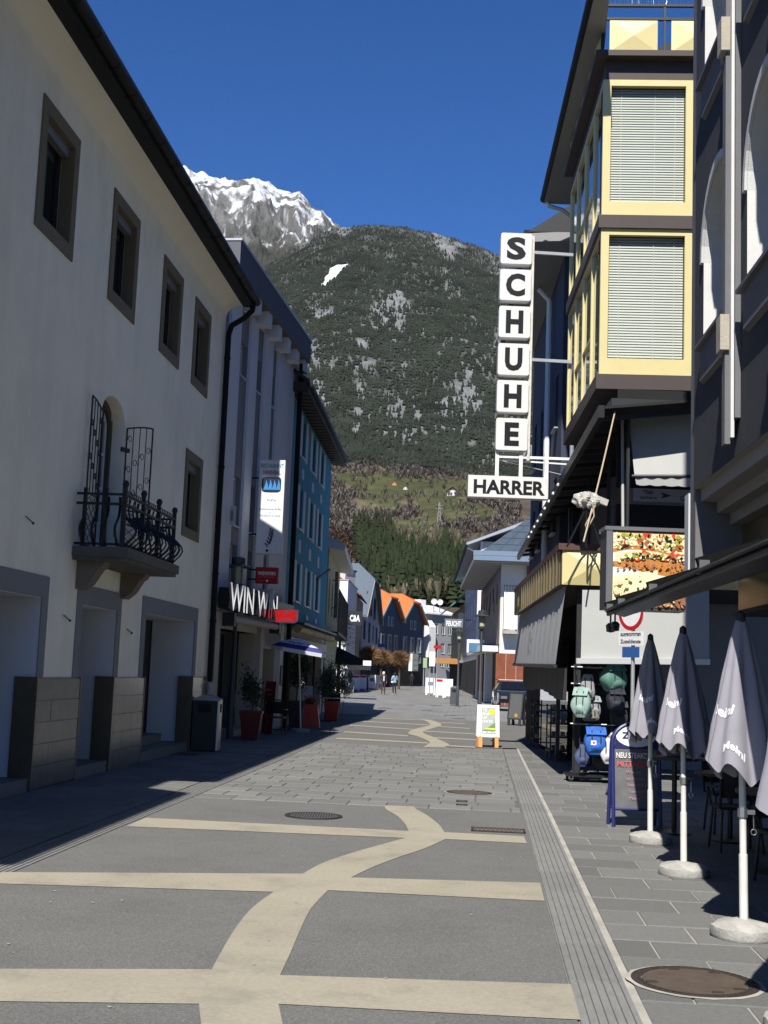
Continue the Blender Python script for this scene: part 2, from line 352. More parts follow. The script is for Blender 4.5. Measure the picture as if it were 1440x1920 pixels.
# paved field between the two asphalt panels
pf = bed('pavement_middle', [wp(a_near(bl(16.6)), bl(16.6)), wp(a_near(br(16)), br(16)), wp(a_f0(2.35), br(30)), wp(a_f0(bl(30)), bl(30))], -.012, M_dirt)
a0 = max(a_near(-3), a_near(2)) + .005
pave('paver', pf, a0, min(a_f0(-2), a_f0(2.3)), lambda a: bl(a)+.01, lambda a: br(a)-.01, .5, .52, .014, M_paver)
# guide strips: grooved slabs along both road edges
def tactile(name, edge, side, a0, a1):
    root = bed(name, [wp(a0, edge(a0)), wp(a0, edge(a0)+side*SW), wp(a1, edge(a1)+side*SW), wp(a1, edge(a1))][::side], -.013, M_dirt)
    m = MB(); nr = 7; Lx = 1.0; pts = []
    for i in range(nr):
        x = -.5 + i/nr; pts += [(x+.02, -.012), (x+.03, 0), (x+.115, 0), (x+.125, -.012)]
    poly = [(-.5, -.05)] + [(-.5, -.012)] + pts + [(.5, -.012), (.5, -.05)]
    n = len(poly); m.add([(x, -.5, z) for x, z in poly] + [(x, .5, z) for x, z in poly], [(i, i+1, n+i+1, n+i) for i in range(n-1)] + [tuple(range(n)), tuple(range(2*n-1, n-1, -1))])
    me = bpy.data.meshes.new('tactile_slab'); me.from_pydata(m.v, [], m.f); me.materials.append(M_tact)
    a = a0
    while a < a1:
        o = bpy.data.objects.new('tactile_slab', me); COL.objects.link(o); b = edge(a+.5) + side*SW/2; db = edge(a+1)-edge(a)
        o.location = wp(a+.5, b, random.uniform(-.001, .001)); o.rotation_euler = (0, 0, RZ - math.atan(db)); o.scale = (SW-.012, .985, 1); o.parent = root
        a += 1.0
tactile('guide_strip_right', br, 1, 3.5, 29.5); tactile('guide_strip_left', bl, -1, 7.5, 47.5)
# the paved street farther on
def far_paving():
    M = bpy.data.materials.new('far_paving'); M.use_nodes = True; t = M.node_tree; N, K = t.nodes, t.links; b = N['Principled BSDF']; b.inputs['Roughness'].default_value = .85
    tc = N.new('ShaderNodeTexCoord'); mp = N.new('ShaderNodeMapping'); mp.inputs['Rotation'].default_value = (0, 0, rad(4)); K.new(tc.outputs['Object'], mp.inputs[0])
    br_ = N.new('ShaderNodeTexBrick'); br_.inputs['Scale'].default_value = 1; br_.inputs['Brick Width'].default_value = .55; br_.inputs['Row Height'].default_value = .5; br_.inputs['Mortar Size'].default_value = .012
    br_.inputs['Color1'].default_value = (.155, .155, .146, 1); br_.inputs['Color2'].default_value = (.195, .193, .182, 1); br_.inputs['Mortar'].default_value = (.09, .088, .08, 1); K.new(mp.outputs[0], br_.inputs[0])
    n = N.new('ShaderNodeTexNoise'); n.inputs['Scale'].default_value = .6; n.inputs['Detail'].default_value = 7; K.new(tc.outputs['Object'], n.inputs[0])
    mr = N.new('ShaderNodeMapRange'); mr.inputs[1].default_value = .3; mr.inputs[2].default_value = .7; mr.inputs[3].default_value = .8; mr.inputs[4].default_value = 1.2; K.new(n.outputs[0], mr.inputs[0])
    mx = N.new('ShaderNodeVectorMath'); mx.operation = 'SCALE'; K.new(br_.outputs[0], mx.inputs[0]); K.new(mr.outputs[0], mx.inputs['Scale']); K.new(mx.outputs[0], b.inputs['Base Color']); return M
M_far = far_paving()
struct(sheet('pavement_far', [(-40, 28), (60, 28), (120, 260), (-80, 260)], -.03, M_far))
# darker paving bars across the far street
m = MB()
for (x, y, w) in [(845, 1340, 26), (860, 1346, 22), (800, 1331, 20), (770, 1321, 16), (818, 1322, 22), (722, 1327, 26)]:
    gpoly(m, [(x-w/2, y-.6), (x+w/2, y-.3), (x+w/2, y+.6), (x-w/2, y+.4)])
m.v = [(a, b, -.022) for a, b, c in m.v]; struct(m.build('paving_bars', mat('dark_bar', (.10, .097, .09), .85, .2, 3)))
# ---- iron covers
def manhole(c, r, label, mort=False, pattern=False):
    t = thing('manhole_cover', label, 'manhole cover', (c[0], c[1], 0), 'iron covers in the street'); z = .006
    if mort:
        mm = MB(); n = 40
        mm.add([((c[0]+r*1.02*math.cos(2*math.pi*j/n)), c[1]+r*1.02*math.sin(2*math.pi*j/n), z) for j in range(n)] + [(c[0]+r*(1.10+.02*math.sin(j*1.7))*math.cos(2*math.pi*j/n), c[1]+r*(1.10+.02*math.cos(j*2.3))*math.sin(2*math.pi*j/n), z-.002) for j in range(n)], [(j, n+j, n+(j+1) % n, (j+1) % n) for j in range(n)]); mm.build('mortar_ring', M_mortar, t)
    m = MB(); m.lathe([(r*.86, z-.004), (r*.86, z+.004), (r*.9, z+.004), (r*.9, z), (r*.985, z), (r*.985, z+.004), (r*1.02, z+.004), (r*1.02, z-.02)], 48, (c[0], c[1], 0), cap=False)
    for j in range(48):
        q = 2*math.pi*j/48; d = np.array([math.cos(q), math.sin(q), 0]); e = np.array([-math.sin(q), math.cos(q), 0])
        m.obox(np.array([c[0], c[1], z-.001]) + d*r*.905 - e*.008*r/.36, d*r*.075, e*.022*r/.36, (0, 0, .005))
    m.build('frame', M_irondark, t)
    m = MB(); m.lathe([(r*.845, z-.01), (r*.845, z+.003), (r*.83, z+.004), (.001, z+.004)], 48, (c[0], c[1], 0), cap=False)
    lid = m.build('lid', M_iron if not pattern else M_steel, t)
    m = MB()
    if pattern:
        for i in range(-9, 10):
            for j in range(-9, 10):
                x, y = i*r*.09, j*r*.09
                if x*x+y*y < (.8*r)**2: m.box(c[0]+x-.022*r, c[0]+x+.022*r, c[1]+y-.022*r, c[1]+y+.022*r, z+.003, z+.009)
        struct(m.build('studs', M_irondark, lid), 'stuff')
    else:
        for q in (1.8, 4.95, .9, 3.4, 5.6):
            x, y = c[0]+.76*r*math.cos(q), c[1]+.76*r*math.sin(q); m = MB(); m.box(x-.09*r, x+.09*r, y-.045*r, y+.045*r, z+.003, z+.008); m.build('lifting_slot', M_irondark, lid)
    return t
manhole(G(1303, 1842), .355, 'large round rusty manhole cover set in the right pavement slabs', True)
manhole(G(588, 1530), .33, 'patterned round manhole cover in the grey asphalt beside the top bar', pattern=True)
manhole(G(880, 1487), .33, 'round manhole cover with broken mortar rim in the paved field', True)
def cover(c, w, d, label):
    t = thing('drain_cover', label, 'drain cover', (c[0], c[1], 0), 'rectangular drain covers'); m = MB(); A = np.array([*NR, 0]); B = np.array([*T, 0]); o = np.array([c[0], c[1], .001])
    for sx, sy, a, b in ((-w/2, -d/2, w, .025), (-w/2, d/2-.025, w, .025), (-w/2, -d/2, .025, d), (w/2-.025, -d/2, .025, d)): m.obox(o+A*sx+B*sy, A*a, B*b, (0, 0, .009))
    m.build('frame', M_irondark, t); m = MB(); n = max(3, int(w/.05))
    for i in range(n): m.obox(o + A*(-w/2+.03+(w-.06)*i/n) + B*(-d/2+.03), A*((w-.06)/n*.62), B*(d-.06), (0, 0, .007))
    m.build('grating', M_iron, t)
cover(G(934, 1557), .60, .33, 'brown drain grating at the end of the third cream bar')
cover(G(866, 1503), .15, .22, 'small iron cover in pavers below the round manhole')
cover(G(866, 1509.5), .15, .12, 'tiny iron cover at the edge of the asphalt panel')
cover(G(340, 1414), .6, .5, 'dark floor grating in the shade before the third doorway')
# ------------------------------------------------------------------ mountains
def vnoise(x, y, seed=0):
    r = np.random.default_rng(seed); tab = r.random((257, 257)); tab[256] = tab[0]; tab[:, 256] = tab[:, 0]
    xi = np.floor(x).astype(int); yi = np.floor(y).astype(int); fx = x-xi; fy = y-yi; fx = fx*fx*(3-2*fx); fy = fy*fy*(3-2*fy); xi %= 256; yi %= 256
    return (tab[xi, yi]*(1-fx)*(1-fy) + tab[xi+1, yi]*fx*(1-fy) + tab[xi, yi+1]*(1-fx)*fy + tab[xi+1, yi+1]*fx*fy)*2-1
def fbm(x, y, sc, oct=5, seed=0, ridged=False, gain=.5):
    a, t, n = 1.0, 0, 0
    for k in range(oct):
        v = vnoise(x/sc*2**k + 17.3*k, y/sc*2**k + 5.1*k, seed+k)
        if ridged: v = 1-2*np.abs(v)
        t = t + a*v; n += a; a *= gain
    return t/n
def tan_el(u, v):
    d = ray(u, v); return d[2]/math.hypot(d[0], d[1])
def az_of(u, v): d = ray(u, v); return math.atan2(d[0], d[1])
RIDGE = [(200, 640), (350, 560), (430, 515), (500, 497), (560, 462), (605, 440), (640, 430), (690, 425), (760, 430), (850, 455), (940, 490), (1010, 535), (1120, 610), (1300, 760)]
SNOW = [(-60, 500), (60, 440), (200, 385), (300, 352), (345, 335), (375, 333), (410, 341), (440, 346), (475, 336), (490, 347), (520, 366), (560, 373), (580, 386), (605, 406), (625, 434), (700, 480), (800, 560)]
def prof(tab): A = np.array([az_of(u, v) for u, v in tab]); Tn = np.array([tan_el(u, v) for u, v in tab]); return A, Tn
RA, RT = prof(RIDGE); SA, ST = prof(SNOW)
KD = np.array([230., 330, 480, 800, 1300, 2000, 2900]); KT = np.array([.0, .018, .052, .100, .154, .275, .375])
T0 = .385
def hill(x, y):
    D = np.hypot(x, y); A = np.arctan2(x, y); rt = np.interp(A, RA, RT); k = np.clip((D-700)/2200, 0, 1)
    base = np.interp(D, KD, KT); s = 1 + (rt/T0*T0/.375 - 1)*k
    t = np.where(D <= 2900, base*s, rt*(1 - (D-2900)/2600*1.3))
    n = fbm(x, y, 420, 5, 3)*np.clip((D-500)/1500, 0, 1)*26 + fbm(x, y, 150, 5, 9, True)*np.clip((D-350)/1500, 0, 1)*16 + fbm(x, y, 700, 3, 31)*np.clip((D-1000)/1500, 0, 1)*30
    n = n*np.where(D > 2500, np.clip((3150-D)/500, .25, 1), 1)
    return D*t + n + EYE*np.clip((D-230)/100, 0, 1)
def snowy(x, y):
    D = np.hypot(x, y); A = np.arctan2(x, y); st = np.interp(A, SA, ST)
    t = np.interp(D, [3400, 4300, 5300, 6500], [.55, .80, 1.0, .7])*st
    w = np.clip(1.2 - np.abs(D-4700)/1500, .15, 1)
    return D*t + (fbm(x, y, 600, 6, 51, True)*130 + fbm(x, y, 170, 7, 57, True, .6)*85 + fbm(x, y, 45, 4, 59, True)*22)*w*np.where(D > 5000, .5, 1)
def rock_val(x, y):
    D = np.hypot(x, y)
    rk = fbm(x*1.5, y*.5, 95, 5, 21) + .45*fbm(x, y, 420, 3, 23)
    rk = rk + .6*fbm(x*1.9, y*.6, 26, 4, 27) + .18*fbm(x, y, 9, 2, 29)
    thr = np.interp(D, [1250, 1380, 1500, 1750, 2000, 2250, 2600, 2900], [.9, .30, -.06, -.14, .08, .34, .28, .12])
    return np.where(D > 1250, rk-thr, -1.0)
def zone(x, y):
    """what covers the slope: 0 forest, 1 rock, 2 meadow, 3 bare scrub, 4 dry grass"""
    D = np.hypot(x, y); A = np.arctan2(x, y); z = np.zeros_like(D)
    rv = rock_val(x, y)
    z = np.where((D > 1250) & (rv > 0), 1, z)
    md = fbm(x*2.2, y, 130, 4, 41) + np.interp(D, [620, 760, 900, 1000, 1150, 1290, 1330], [-.5, .05, -.12, .08, .1, .35, -.8]) - np.clip(np.abs(A-.0)-.075, 0, 1)*1.2
    z = np.where((D > 600) & (D < 1330), np.where(md > .02, 2, np.where(md > -.09, 4, 3)), z)
    z = np.where((D <= 600), 3, z)
    return z
def rockiness(x, y): return fbm(x*1.6, y, 26, 4, 27)
def terrain(name, fn, a0, a1, d0, d1, na, nd, power, colfn, mat_):
    aa = np.linspace(a0, a1, na); dd = d0 + (d1-d0)*np.linspace(0, 1, nd)**power; A, D = np.meshgrid(aa, dd); x, y = D*np.sin(A), D*np.cos(A); z = fn(x, y)
    me = bpy.data.meshes.new(name); V = np.stack([x, y, z], -1).reshape(-1, 3); I = np.arange(na*nd).reshape(nd, na)
    Fq = np.stack([I[:-1, :-1], I[:-1, 1:], I[1:, 1:], I[1:, :-1]], -1).reshape(-1, 4)
    me.vertices.add(len(V)); me.vertices.foreach_set('co', V.ravel()); me.loops.add(Fq.size); me.loops.foreach_set('vertex_index', Fq.ravel().astype(np.int32))
    me.polygons.add(len(Fq)); me.polygons.foreach_set('loop_start', np.arange(0, Fq.size, 4, dtype=np.int32)); me.polygons.foreach_set('loop_total', np.full(len(Fq), 4, np.int32)); me.update(calc_edges=True)
    c = colfn(x.ravel(), y.ravel(), z.ravel()); at = me.color_attributes.new('cover', 'FLOAT_COLOR', 'POINT'); at.data.foreach_set('color', np.concatenate([c, np.ones((len(c), 1))], 1).astype(np.float32).ravel())
    me.materials.append(mat_); o = bpy.data.objects.new(name, me); COL.objects.link(o); return struct(o)
def terrain_mat(name, sc, amt, bump):
    M = bpy.data.materials.new(name); M.use_nodes = True; t = M.node_tree; N, K = t.nodes, t.links; b = N['Principled BSDF']; b.inputs['Roughness'].default_value = .95; b.inputs['Specular IOR Level'].default_value = .1
    at = N.new('ShaderNodeAttribute'); at.attribute_name = 'cover'; tc = N.new('ShaderNodeTexCoord'); n = N.new('ShaderNodeTexNoise'); n.inputs['Scale'].default_value = sc; n.inputs['Detail'].default_value = 10; n.inputs['Roughness'].default_value = .75; K.new(tc.outputs['Object'], n.inputs[0])
    mr = N.new('ShaderNodeMapRange'); mr.inputs[1].default_value = .3; mr.inputs[2].default_value = .7; mr.inputs[3].default_value = 1-amt; mr.inputs[4].default_value = 1+amt; K.new(n.outputs[0], mr.inputs[0])
    mx = N.new('ShaderNodeVectorMath'); mx.operation = 'SCALE'; K.new(at.outputs['Color'], mx.inputs[0]); K.new(mr.outputs[0], mx.inputs['Scale']); K.new(mx.outputs[0], b.inputs['Base Color'])
    bp = N.new('ShaderNodeBump'); bp.inputs['Strength'].default_value = 1; bp.inputs['Distance'].default_value = bump; K.new(n.outputs[0], bp.inputs['Height']); K.new(bp.outputs[0], b.inputs['Normal']); return M
def hill_col(x, y, z):
    zn = zone(x, y); D = np.hypot(x, y); c = np.zeros((len(x), 3)); n = fbm(x, y, 60, 4, 77)[:, None]; n2 = fbm(x, y, 14, 3, 78)[:, None]
    P = {0: (.060, .063, .056), 1: (.142, .145, .146), 2: (.070, .074, .032), 3: (.088, .070, .054), 4: (.115, .098, .060)}
    for k, v in P.items(): c[zn == k] = v
    f = np.clip((rock_val(x, y)+.12)/.42, 0, 1)[:, None]; w_ = ((D > 1250) & (zn < 2))[:, None]; c = np.where(w_, np.array(P[0])*(1-f)+np.array([.155, .158, .158])*f, c)
    c = c*(1 + .3*n + .25*n2)
    sn = (D > 2450) & (fbm(x, y*2, 120, 4, 88) > np.interp(D, [2450, 2900], [.55, .42])); c[sn & (np.arctan2(x, y) < -.02)] = (.75, .78, .82)
    # the avalanche gully filled with snow
    p0, p1 = AT(636, 494, 2560), AT(604, 522, 2440); q = np.stack([x, y], -1); d = p1[:2]-p0[:2]; L = np.linalg.norm(d); t = ((q-p0[:2])@d)/L**2; w = np.abs((q-p0[:2])@np.array([d[1], -d[0]]))/L
    c[(t > -.1) & (t < 1.2) & (w < 17*(1.1-.75*np.clip(t, 0, 1)) + 6*n2[:, 0])] = (.8, .82, .84)
    return np.clip(c, .01, 1)
def snow_col(x, y, z):
    D = np.hypot(x, y); e = 40.; gx = (snowy(x+e, y)-snowy(x-e, y))/(2*e); gy = (snowy(x, y+e)-snowy(x, y-e))/(2*e); sl = np.hypot(gx, gy)
    h = z/D; n = fbm(x, y, 140, 5, 61); n2 = fbm(x, y, 40, 4, 63)
    n3 = fbm(x, y, 22, 4, 67); s = (h - .382)/.045*.75 + .55*n + .8*n2 + .8*n3 - (sl - .85)*.75
    s = np.clip(s*2.2+.35, 0, 1)[:, None]; rock = np.array([.15, .148, .143])*(1+.45*n2[:, None]+.4*n3[:, None]); tree = np.array([.05, .05, .04])
    low = np.clip((.37-h)/.03 + n*.8, 0, 1)[:, None]; g = rock*(1-low) + tree*low
    return np.clip(g*(1-s) + np.array([.62, .64, .67])*s, .01, 1)
terrain('mountain', hill, -.36, .30, 225, 3600, 560, 620, 1.25, hill_col, terrain_mat('slope', .06, .35, 3.0))
terrain('snow_mountain', snowy, -.36, .03, 3400, 6000, 820, 460, 1.0, snow_col, terrain_mat('high_slope', .035, .25, 10.0))

# ------------------------------------------------------------------ woods (far-off masses)
def conifer(tiers, sides, seed):
    r = np.random.default_rng(seed); V, F = [], []
    for k in range(tiers):
        z0 = .12 + .80*k/tiers; z1 = z0 + .95/tiers + .12; rr = .22*(1-k/tiers)**.8 + .02; n = len(V)
        for j in range(sides):
            q = 2*math.pi*(j + .4*k)/sides; f = r.uniform(.6, 1.2); V.append((rr*f*math.cos(q), rr*f*math.sin(q), z0 - r.uniform(0, .05)))
        V.append((0, 0, min(z1, 1.0))); F += [(n+j, n+(j+1) % sides, n+sides) for j in range(sides)]
    return np.array(V), np.array(F)
def bare(seed, nb=16):
    r = np.random.default_rng(seed); V, F = [], []
    for k in range(nb):
        q = r.uniform(0, 6.28); b = r.uniform(0, .35); s = r.uniform(.1, .34); top = r.uniform(.6, 1.0); w = .022
        p0 = np.array([0, 0, b]); p1 = np.array([s*math.cos(q), s*math.sin(q), top]); e = np.array([-math.sin(q), math.cos(q), 0])*w; n = len(V)
        V += [p0-e, p0+e, p1-e*1.2, p1+e*1.2]; F += [(n, n+1, n+3), (n, n+3, n+2)]
    return np.array(V), np.array(F)
def wood(name, protos, x, y, h, mat_, label=None, fn=hill, wide=1.0):
    z = fn(x, y); VV, FF, o = [], [], 0; k = RNG.integers(0, len(protos), len(x)); q = RNG.uniform(0, 6.28, len(x))
    for i in range(len(protos)):
        s = k == i; V, F = protos[i]; n = int(s.sum());
        if not n: continue
        c, sn = np.cos(q[s])[:, None], np.sin(q[s])[:, None]; H = h[s][:, None]; wv = wide*RNG.uniform(.8, 1.25, n)[:, None]
        P = np.stack([x[s][:, None] + (V[:, 0]*c - V[:, 1]*sn)*H*wv, y[s][:, None] + (V[:, 0]*sn + V[:, 1]*c)*H*wv, z[s][:, None] - .3 + V[:, 2]*H], -1).reshape(-1, 3)
        VV.append(P); FF.append((F[None] + (np.arange(n)*len(V))[:, None, None]).reshape(-1, 3) + o); o += len(P)
    V = np.concatenate(VV); F = np.concatenate(FF); me = bpy.data.meshes.new(name); me.vertices.add(len(V)); me.vertices.foreach_set('co', V.ravel()); me.loops.add(F.size); me.loops.foreach_set('vertex_index', F.ravel().astype(np.int32))
    me.polygons.add(len(F)); me.polygons.foreach_set('loop_start', np.arange(0, F.size, 3, dtype=np.int32)); me.polygons.foreach_set('loop_total', np.full(len(F), 3, np.int32)); me.update(calc_edges=True)
    me.materials.append(mat_); ob = bpy.data.objects.new(name, me); COL.objects.link(ob); struct(ob, 'stuff')
    if label: ob['label'] = label
    return ob
def scatter(n, a0, a1, d0, d1):
    A = RNG.uniform(a0, a1, n); D = np.sqrt(RNG.uniform(d0*d0, d1*d1, n)); return D*np.sin(A), D*np.cos(A), A, D
M_fir = mat('fir_needles', (.025, .030, .023), .95, .6, .02, spec=.05, stain=(.046, .047, .038), stain_amt=.6, stain_scale=.05); M_fir2 = mat('fir_needles_near', (.020, .027, .013), .95, .5, .08, spec=.05, stain=(.045, .042, .026), stain_amt=.6, stain_scale=.12)
M_barew = mat('bare_twigs', (.135, .115, .095), .95, .4, .05, spec=.1); M_scrub = mat('brown_scrub', (.125, .082, .055), .95, .35, .06, spec=.1); M_larch = mat('pale_twigs', (.15, .135, .085), .95, .35, .06, spec=.1)
C_far = [conifer(2, 5, s) for s in range(4)]; C_near = [conifer(8, 9, 20+s) for s in range(6)]; B_ = [bare(40+s) for s in range(6)]; B_near = [bare(60+s, 34) for s in range(6)]
x, y, A, D = scatter(125000, -.165, .16, 1290, 2960); zn = zone(x, y); keep = (zn < 2) & (RNG.random(len(x)) < np.clip(.62-1.5*rock_val(x, y)-.5*rockiness(x, y), .10, 1)); keep &= RNG.random(len(x)) < np.interp(D, [1290, 1500, 2000, 2700, 2960], [1, .8, .62, .55, .3])*(.85+.5*fbm(x, y, 60, 3, 91)); _p0, _p1 = AT(636, 494, 2560)[:2], AT(604, 522, 2440)[:2]; _d = _p1-_p0; _L = np.linalg.norm(_d); _q = np.stack([x, y], -1)-_p0; _t = _q@_d/_L**2; _w = np.abs(_q@np.array([_d[1], -_d[0]]))/_L; keep &= ~((_t > -.1) & (_t < 1.2) & (_w < 17*(1.1-.75*np.clip(_t, 0, 1)))); x, y, D = x[keep], y[keep], D[keep]
wood('forest', C_far, x, y, RNG.uniform(4, 12, len(x))*np.interp(D, [1300, 2500, 2950], [1.15, .95, .5]), M_fir, 'dark conifer forest on the mountain slope', wide=1.3)
x, y, A, D = scatter(9000, -.30, .2, 3400, 4100); x, y = x[:1], y[:1]
# hedges and bare trees between the meadows
x, y, A, D = scatter(16000, -.07, .11, 600, 1400); zn = zone(x, y); keep = ((zn == 3) & (RNG.random(len(x)) < .55)) | (((zn == 2) | (zn == 4)) & (RNG.random(len(x)) < .05)) | ((D > 1290) & (RNG.random(len(x)) < .3)); x, y = x[keep], y[keep]
wood('bare_wood', B_, x, y, RNG.uniform(3, 8, len(x)), M_barew, 'grey leafless trees between the meadows', wide=1.5)
# the wooded knoll: dark firs with pale larches, scrub on its left
def in_px(x, y, poly):
    z = hill(x, y); U = np.array([PX((a, b, c)) for a, b, c in zip(x, y, z)]); ins = np.zeros(len(x), bool)
    for (x1, y1), (x2, y2) in zip(poly, poly[1:]+poly[:1]):
        c = ((y1 > U[:, 1]) != (y2 > U[:, 1])); ins ^= c & (U[:, 0] < (x2-x1)*(U[:, 1]-y1)/(y2-y1+1e-9)+x1)
    return ins
x, y, A, D = scatter(8000, -.06, .085, 340, 860)
firs = in_px(x, y, [(662, 1000), (690, 985), (725, 1000), (745, 1045), (790, 1060), (830, 1040), (870, 1060), (890, 1140), (680, 1140), (672, 1060)]) & (RNG.random(len(x)) < .30)
wood('fir_wood', C_near, x[firs], y[firs], RNG.uniform(7, 21, firs.sum()), M_fir2, 'dark fir wood on the knoll behind the orange roofs', wide=.72)
lar = in_px(x, y, [(700, 1050), (745, 1010), (860, 1020), (900, 1140), (690, 1140)]) & ~firs & (RNG.random(len(x)) < .32)
wood('larch_wood', B_near, x[lar], y[lar], RNG.uniform(7, 12, lar.sum()), M_larch, 'pale leafless larches among the dark firs', wide=.9)
scr = in_px(x, y, [(590, 960), (650, 985), (668, 1010), (676, 1140), (560, 1140)]) & (RNG.random(len(x)) < .9)
wood('scrub', B_near, x[scr], y[scr], RNG.uniform(2.5, 6, scr.sum()), M_scrub, 'reddish brown leafless scrub left of the fir wood', wide=1.8)
# ---- small farm buildings and a pylon on the meadows
def farmhouse(u, v, dist, w, h, label, wallc, roofc, upper=None, group='farm buildings on the meadows'):
    p = AT(u, v, dist); p[2] = float(hill(np.array([p[0]]), np.array([p[1]]))[0]); t = thing('farmhouse', label, 'house', p, group); x, y, z = p; z -= 1.0
    m = MB(); m.box(x-w/2, x+w/2, y-w*.4, y+w*.4, z, z+h*.62); m.build('wall', wallc, t)
    m = MB(); m.ext([(x-w/2-.1, y-w*.4-.1, z+h*.60), (x+w/2+.1, y-w*.4-.1, z+h*.60), (x, y-w*.4-.1, z+h*.98)], (0, w*.8+.2, 0)); m.build('gable', upper or wallc, t)
    for s in (-1, 1):
        m = MB(); m.ext([(x+s*(w*.62), y-w*.55, z+h*.50), (x, y-w*.55, z+h), (x, y-w*.55, z+h*1.06), (x+s*(w*.62), y-w*.55, z+h*.56)], (0, w*1.1, 0)); m.build('roof', roofc, t)
    for k in (-.25, .25): m = MB(); m.box(x+k*w-.5, x+k*w+.5, y-w*.4-.05, y-w*.4+.02, z+h*.28, z+h*.46); m.build('window', M_dark, t)
M_wood = mat('weathered_wood', (.16, .09, .05), .8, .25, 3); M_tile_br = mat('brown_tiles', (.13, .09, .075), .8, .2, 3)
farmhouse(848, 916, 1180, 9.5, 9, 'white farmhouse with dark roof at the forest edge', M_white, M_tile_br, M_wood)
farmhouse(739, 910, 1250, 5, 4.2, 'small orange-brown hut above the upper meadow', mat('orange_wood', (.5, .26, .12), .8, .2, 3), M_tile_br)
farmhouse(760, 913, 1240, 4, 3.5, 'small white hut beside the orange-brown hut', M_white, M_tile_br)
farmhouse(716, 946, 1020, 4, 3.2, 'red-roofed barn on the middle meadow', M_wood, mat('red_roof', (.42, .2, .12), .8, .2, 3))
farmhouse(724, 955, 960, 3.8, 2.6, 'low grey shed below the red-roofed barn', M_wood, M_concrete)
p = AT(823, 975, 900); p[2] = float(hill(np.array([p[0]]), np.array([p[1]]))[0]); t = thing('pylon', 'thin steel lattice pylon between the meadows', 'pylon', p); m = MB()
for sx in (-1, 1):
    for sy in (-1, 1): m.bar(p + np.array([sx*1.7, sy*1.7, -1]), p + np.array([sx*.25, sy*.25, 20]), .22)
for k in range(7):
    r0, r1 = 1.7-1.45*k/7, 1.7-1.45*(k+1)/7; z0, z1 = 20*k/7, 20*(k+1)/7; m.bar(p+np.array([-r0, -r0, z0]), p+np.array([r1, -r1, z1]), .12); m.bar(p+np.array([r0, -r0, z0]), p+np.array([-r1, -r1, z1]), .12)
m.build('mast', mat('galvanised', (.3, .3, .3), .5, .1), t)
m = MB()
for zz in (15.5, 18): m.bar(p+np.array([-3, 0, zz]), p+np.array([3, 0, zz]), .2)
m.build('cross_arm', MATS['galvanised'], t)
# ------------------------------------------------------------------ building helpers
M_frame_white = mat('white_window_frame', (.62, .63, .62), .45, .04)
M_frame_dark = mat('dark_window_frame', (.03, .028, .024), .45, .08)
M_curtain = mat('net_curtain', (.62, .63, .64), .9, .08, 20)
M_blind = mat('grey_blind', (.36, .36, .35), .7, .05)
def window(F, a, b, c, d, parent, depth=.2, fr=.06, fm=None, pm=None, lights=2, transom=None, sill=None, surround=None, blind=None, curtain=None, room=.45):
    """opening a..b x c..d: frame (part) with panes, sill, surround, blind, curtain as sub-parts"""
    fm = fm or M_frame_white; pm = pm or M_glass; m = MB(); o0, o1 = -depth, -depth+.06
    F.box(m, a, b, c, c+fr, o0, o1); F.box(m, a, b, d-fr, d, o0, o1); F.box(m, a, a+fr, c+fr, d-fr, o0, o1); F.box(m, b-fr, b, c+fr, d-fr, o0, o1)
    xs = [a+fr + (b-a-2*fr)*i/lights for i in range(lights+1)]
    for x in xs[1:-1]: F.box(m, x-fr/2, x+fr/2, c+fr, d-fr, o0+.003, o1-.003)
    zs = [c+fr] + ([c+fr+(d-c-2*fr)*transom] if transom else []) + [d-fr]
    if transom: F.box(m, a+fr, b-fr, zs[1]-fr/2, zs[1]+fr/2, o0+.005, o1-.005)
    m.mi = 1; r = -depth-room; m.add([F.W(a, c, r), F.W(b, c, r), F.W(b, d, r), F.W(a, d, r), F.W(a, c, o0), F.W(b, c, o0), F.W(b, d, o0), F.W(a, d, o0)], [(0, 1, 2, 3), (0, 4, 5, 1), (3, 2, 6, 7), (0, 3, 7, 4), (1, 5, 6, 2)])
    w = m.build('window', [fm, M_dark], parent)
    for i in range(lights):
        for j in range(len(zs)-1):
            m = MB(); e = fr/2 if lights > 1 else 0
            m.add([F.W(xs[i], zs[j], o0+.02), F.W(xs[i+1], zs[j], o0+.02), F.W(xs[i+1], zs[j+1], o0+.02), F.W(xs[i], zs[j+1], o0+.02)], [(0, 1, 2, 3)]); m.build('pane', pm, w)
    if sill:
        m = MB(); F.box(m, a-sill[2] if len(sill) > 2 else a, b+sill[2] if len(sill) > 2 else b, c-.04, c+.001, -depth+.06, sill[0]); m.build('sill', sill[1], w)
    if surround:
        sw, so_, sm = surround; m = MB(); F.box(m, a-sw, b+sw, c-sw, c, -.01, so_); F.box(m, a-sw, b+sw, d, d+sw, -.01, so_); F.box(m, a-sw, a, c, d, -.01, so_); F.box(m, b, b+sw, c, d, -.01, so_); m.build('surround', sm, w)
    if blind:
        n = max(4, int(blind*(d-c)/.05)); m = MB(); z = d-fr
        for i in range(n): F.box(m, a+fr, b-fr, z-.046, z-.004, o0-.03+.012*(i % 2), o0-.012); z -= .05
        struct(m.build('blind', M_blind, w), 'thing')
    if curtain:
        m = MB(); ca, cb, ch = curtain; n = 26
        m.grid(lambda u, v: F.W(a+fr+(b-a-2*fr)*(ca+(cb-ca)*u), c+fr+(d-c-2*fr)*ch*v, o0-.06+.025*math.sin(u*n*1.9)+.01*math.sin(u*n*.7)), n*2, 1); m.build('curtain', M_curtain, w, 'all')
    return w
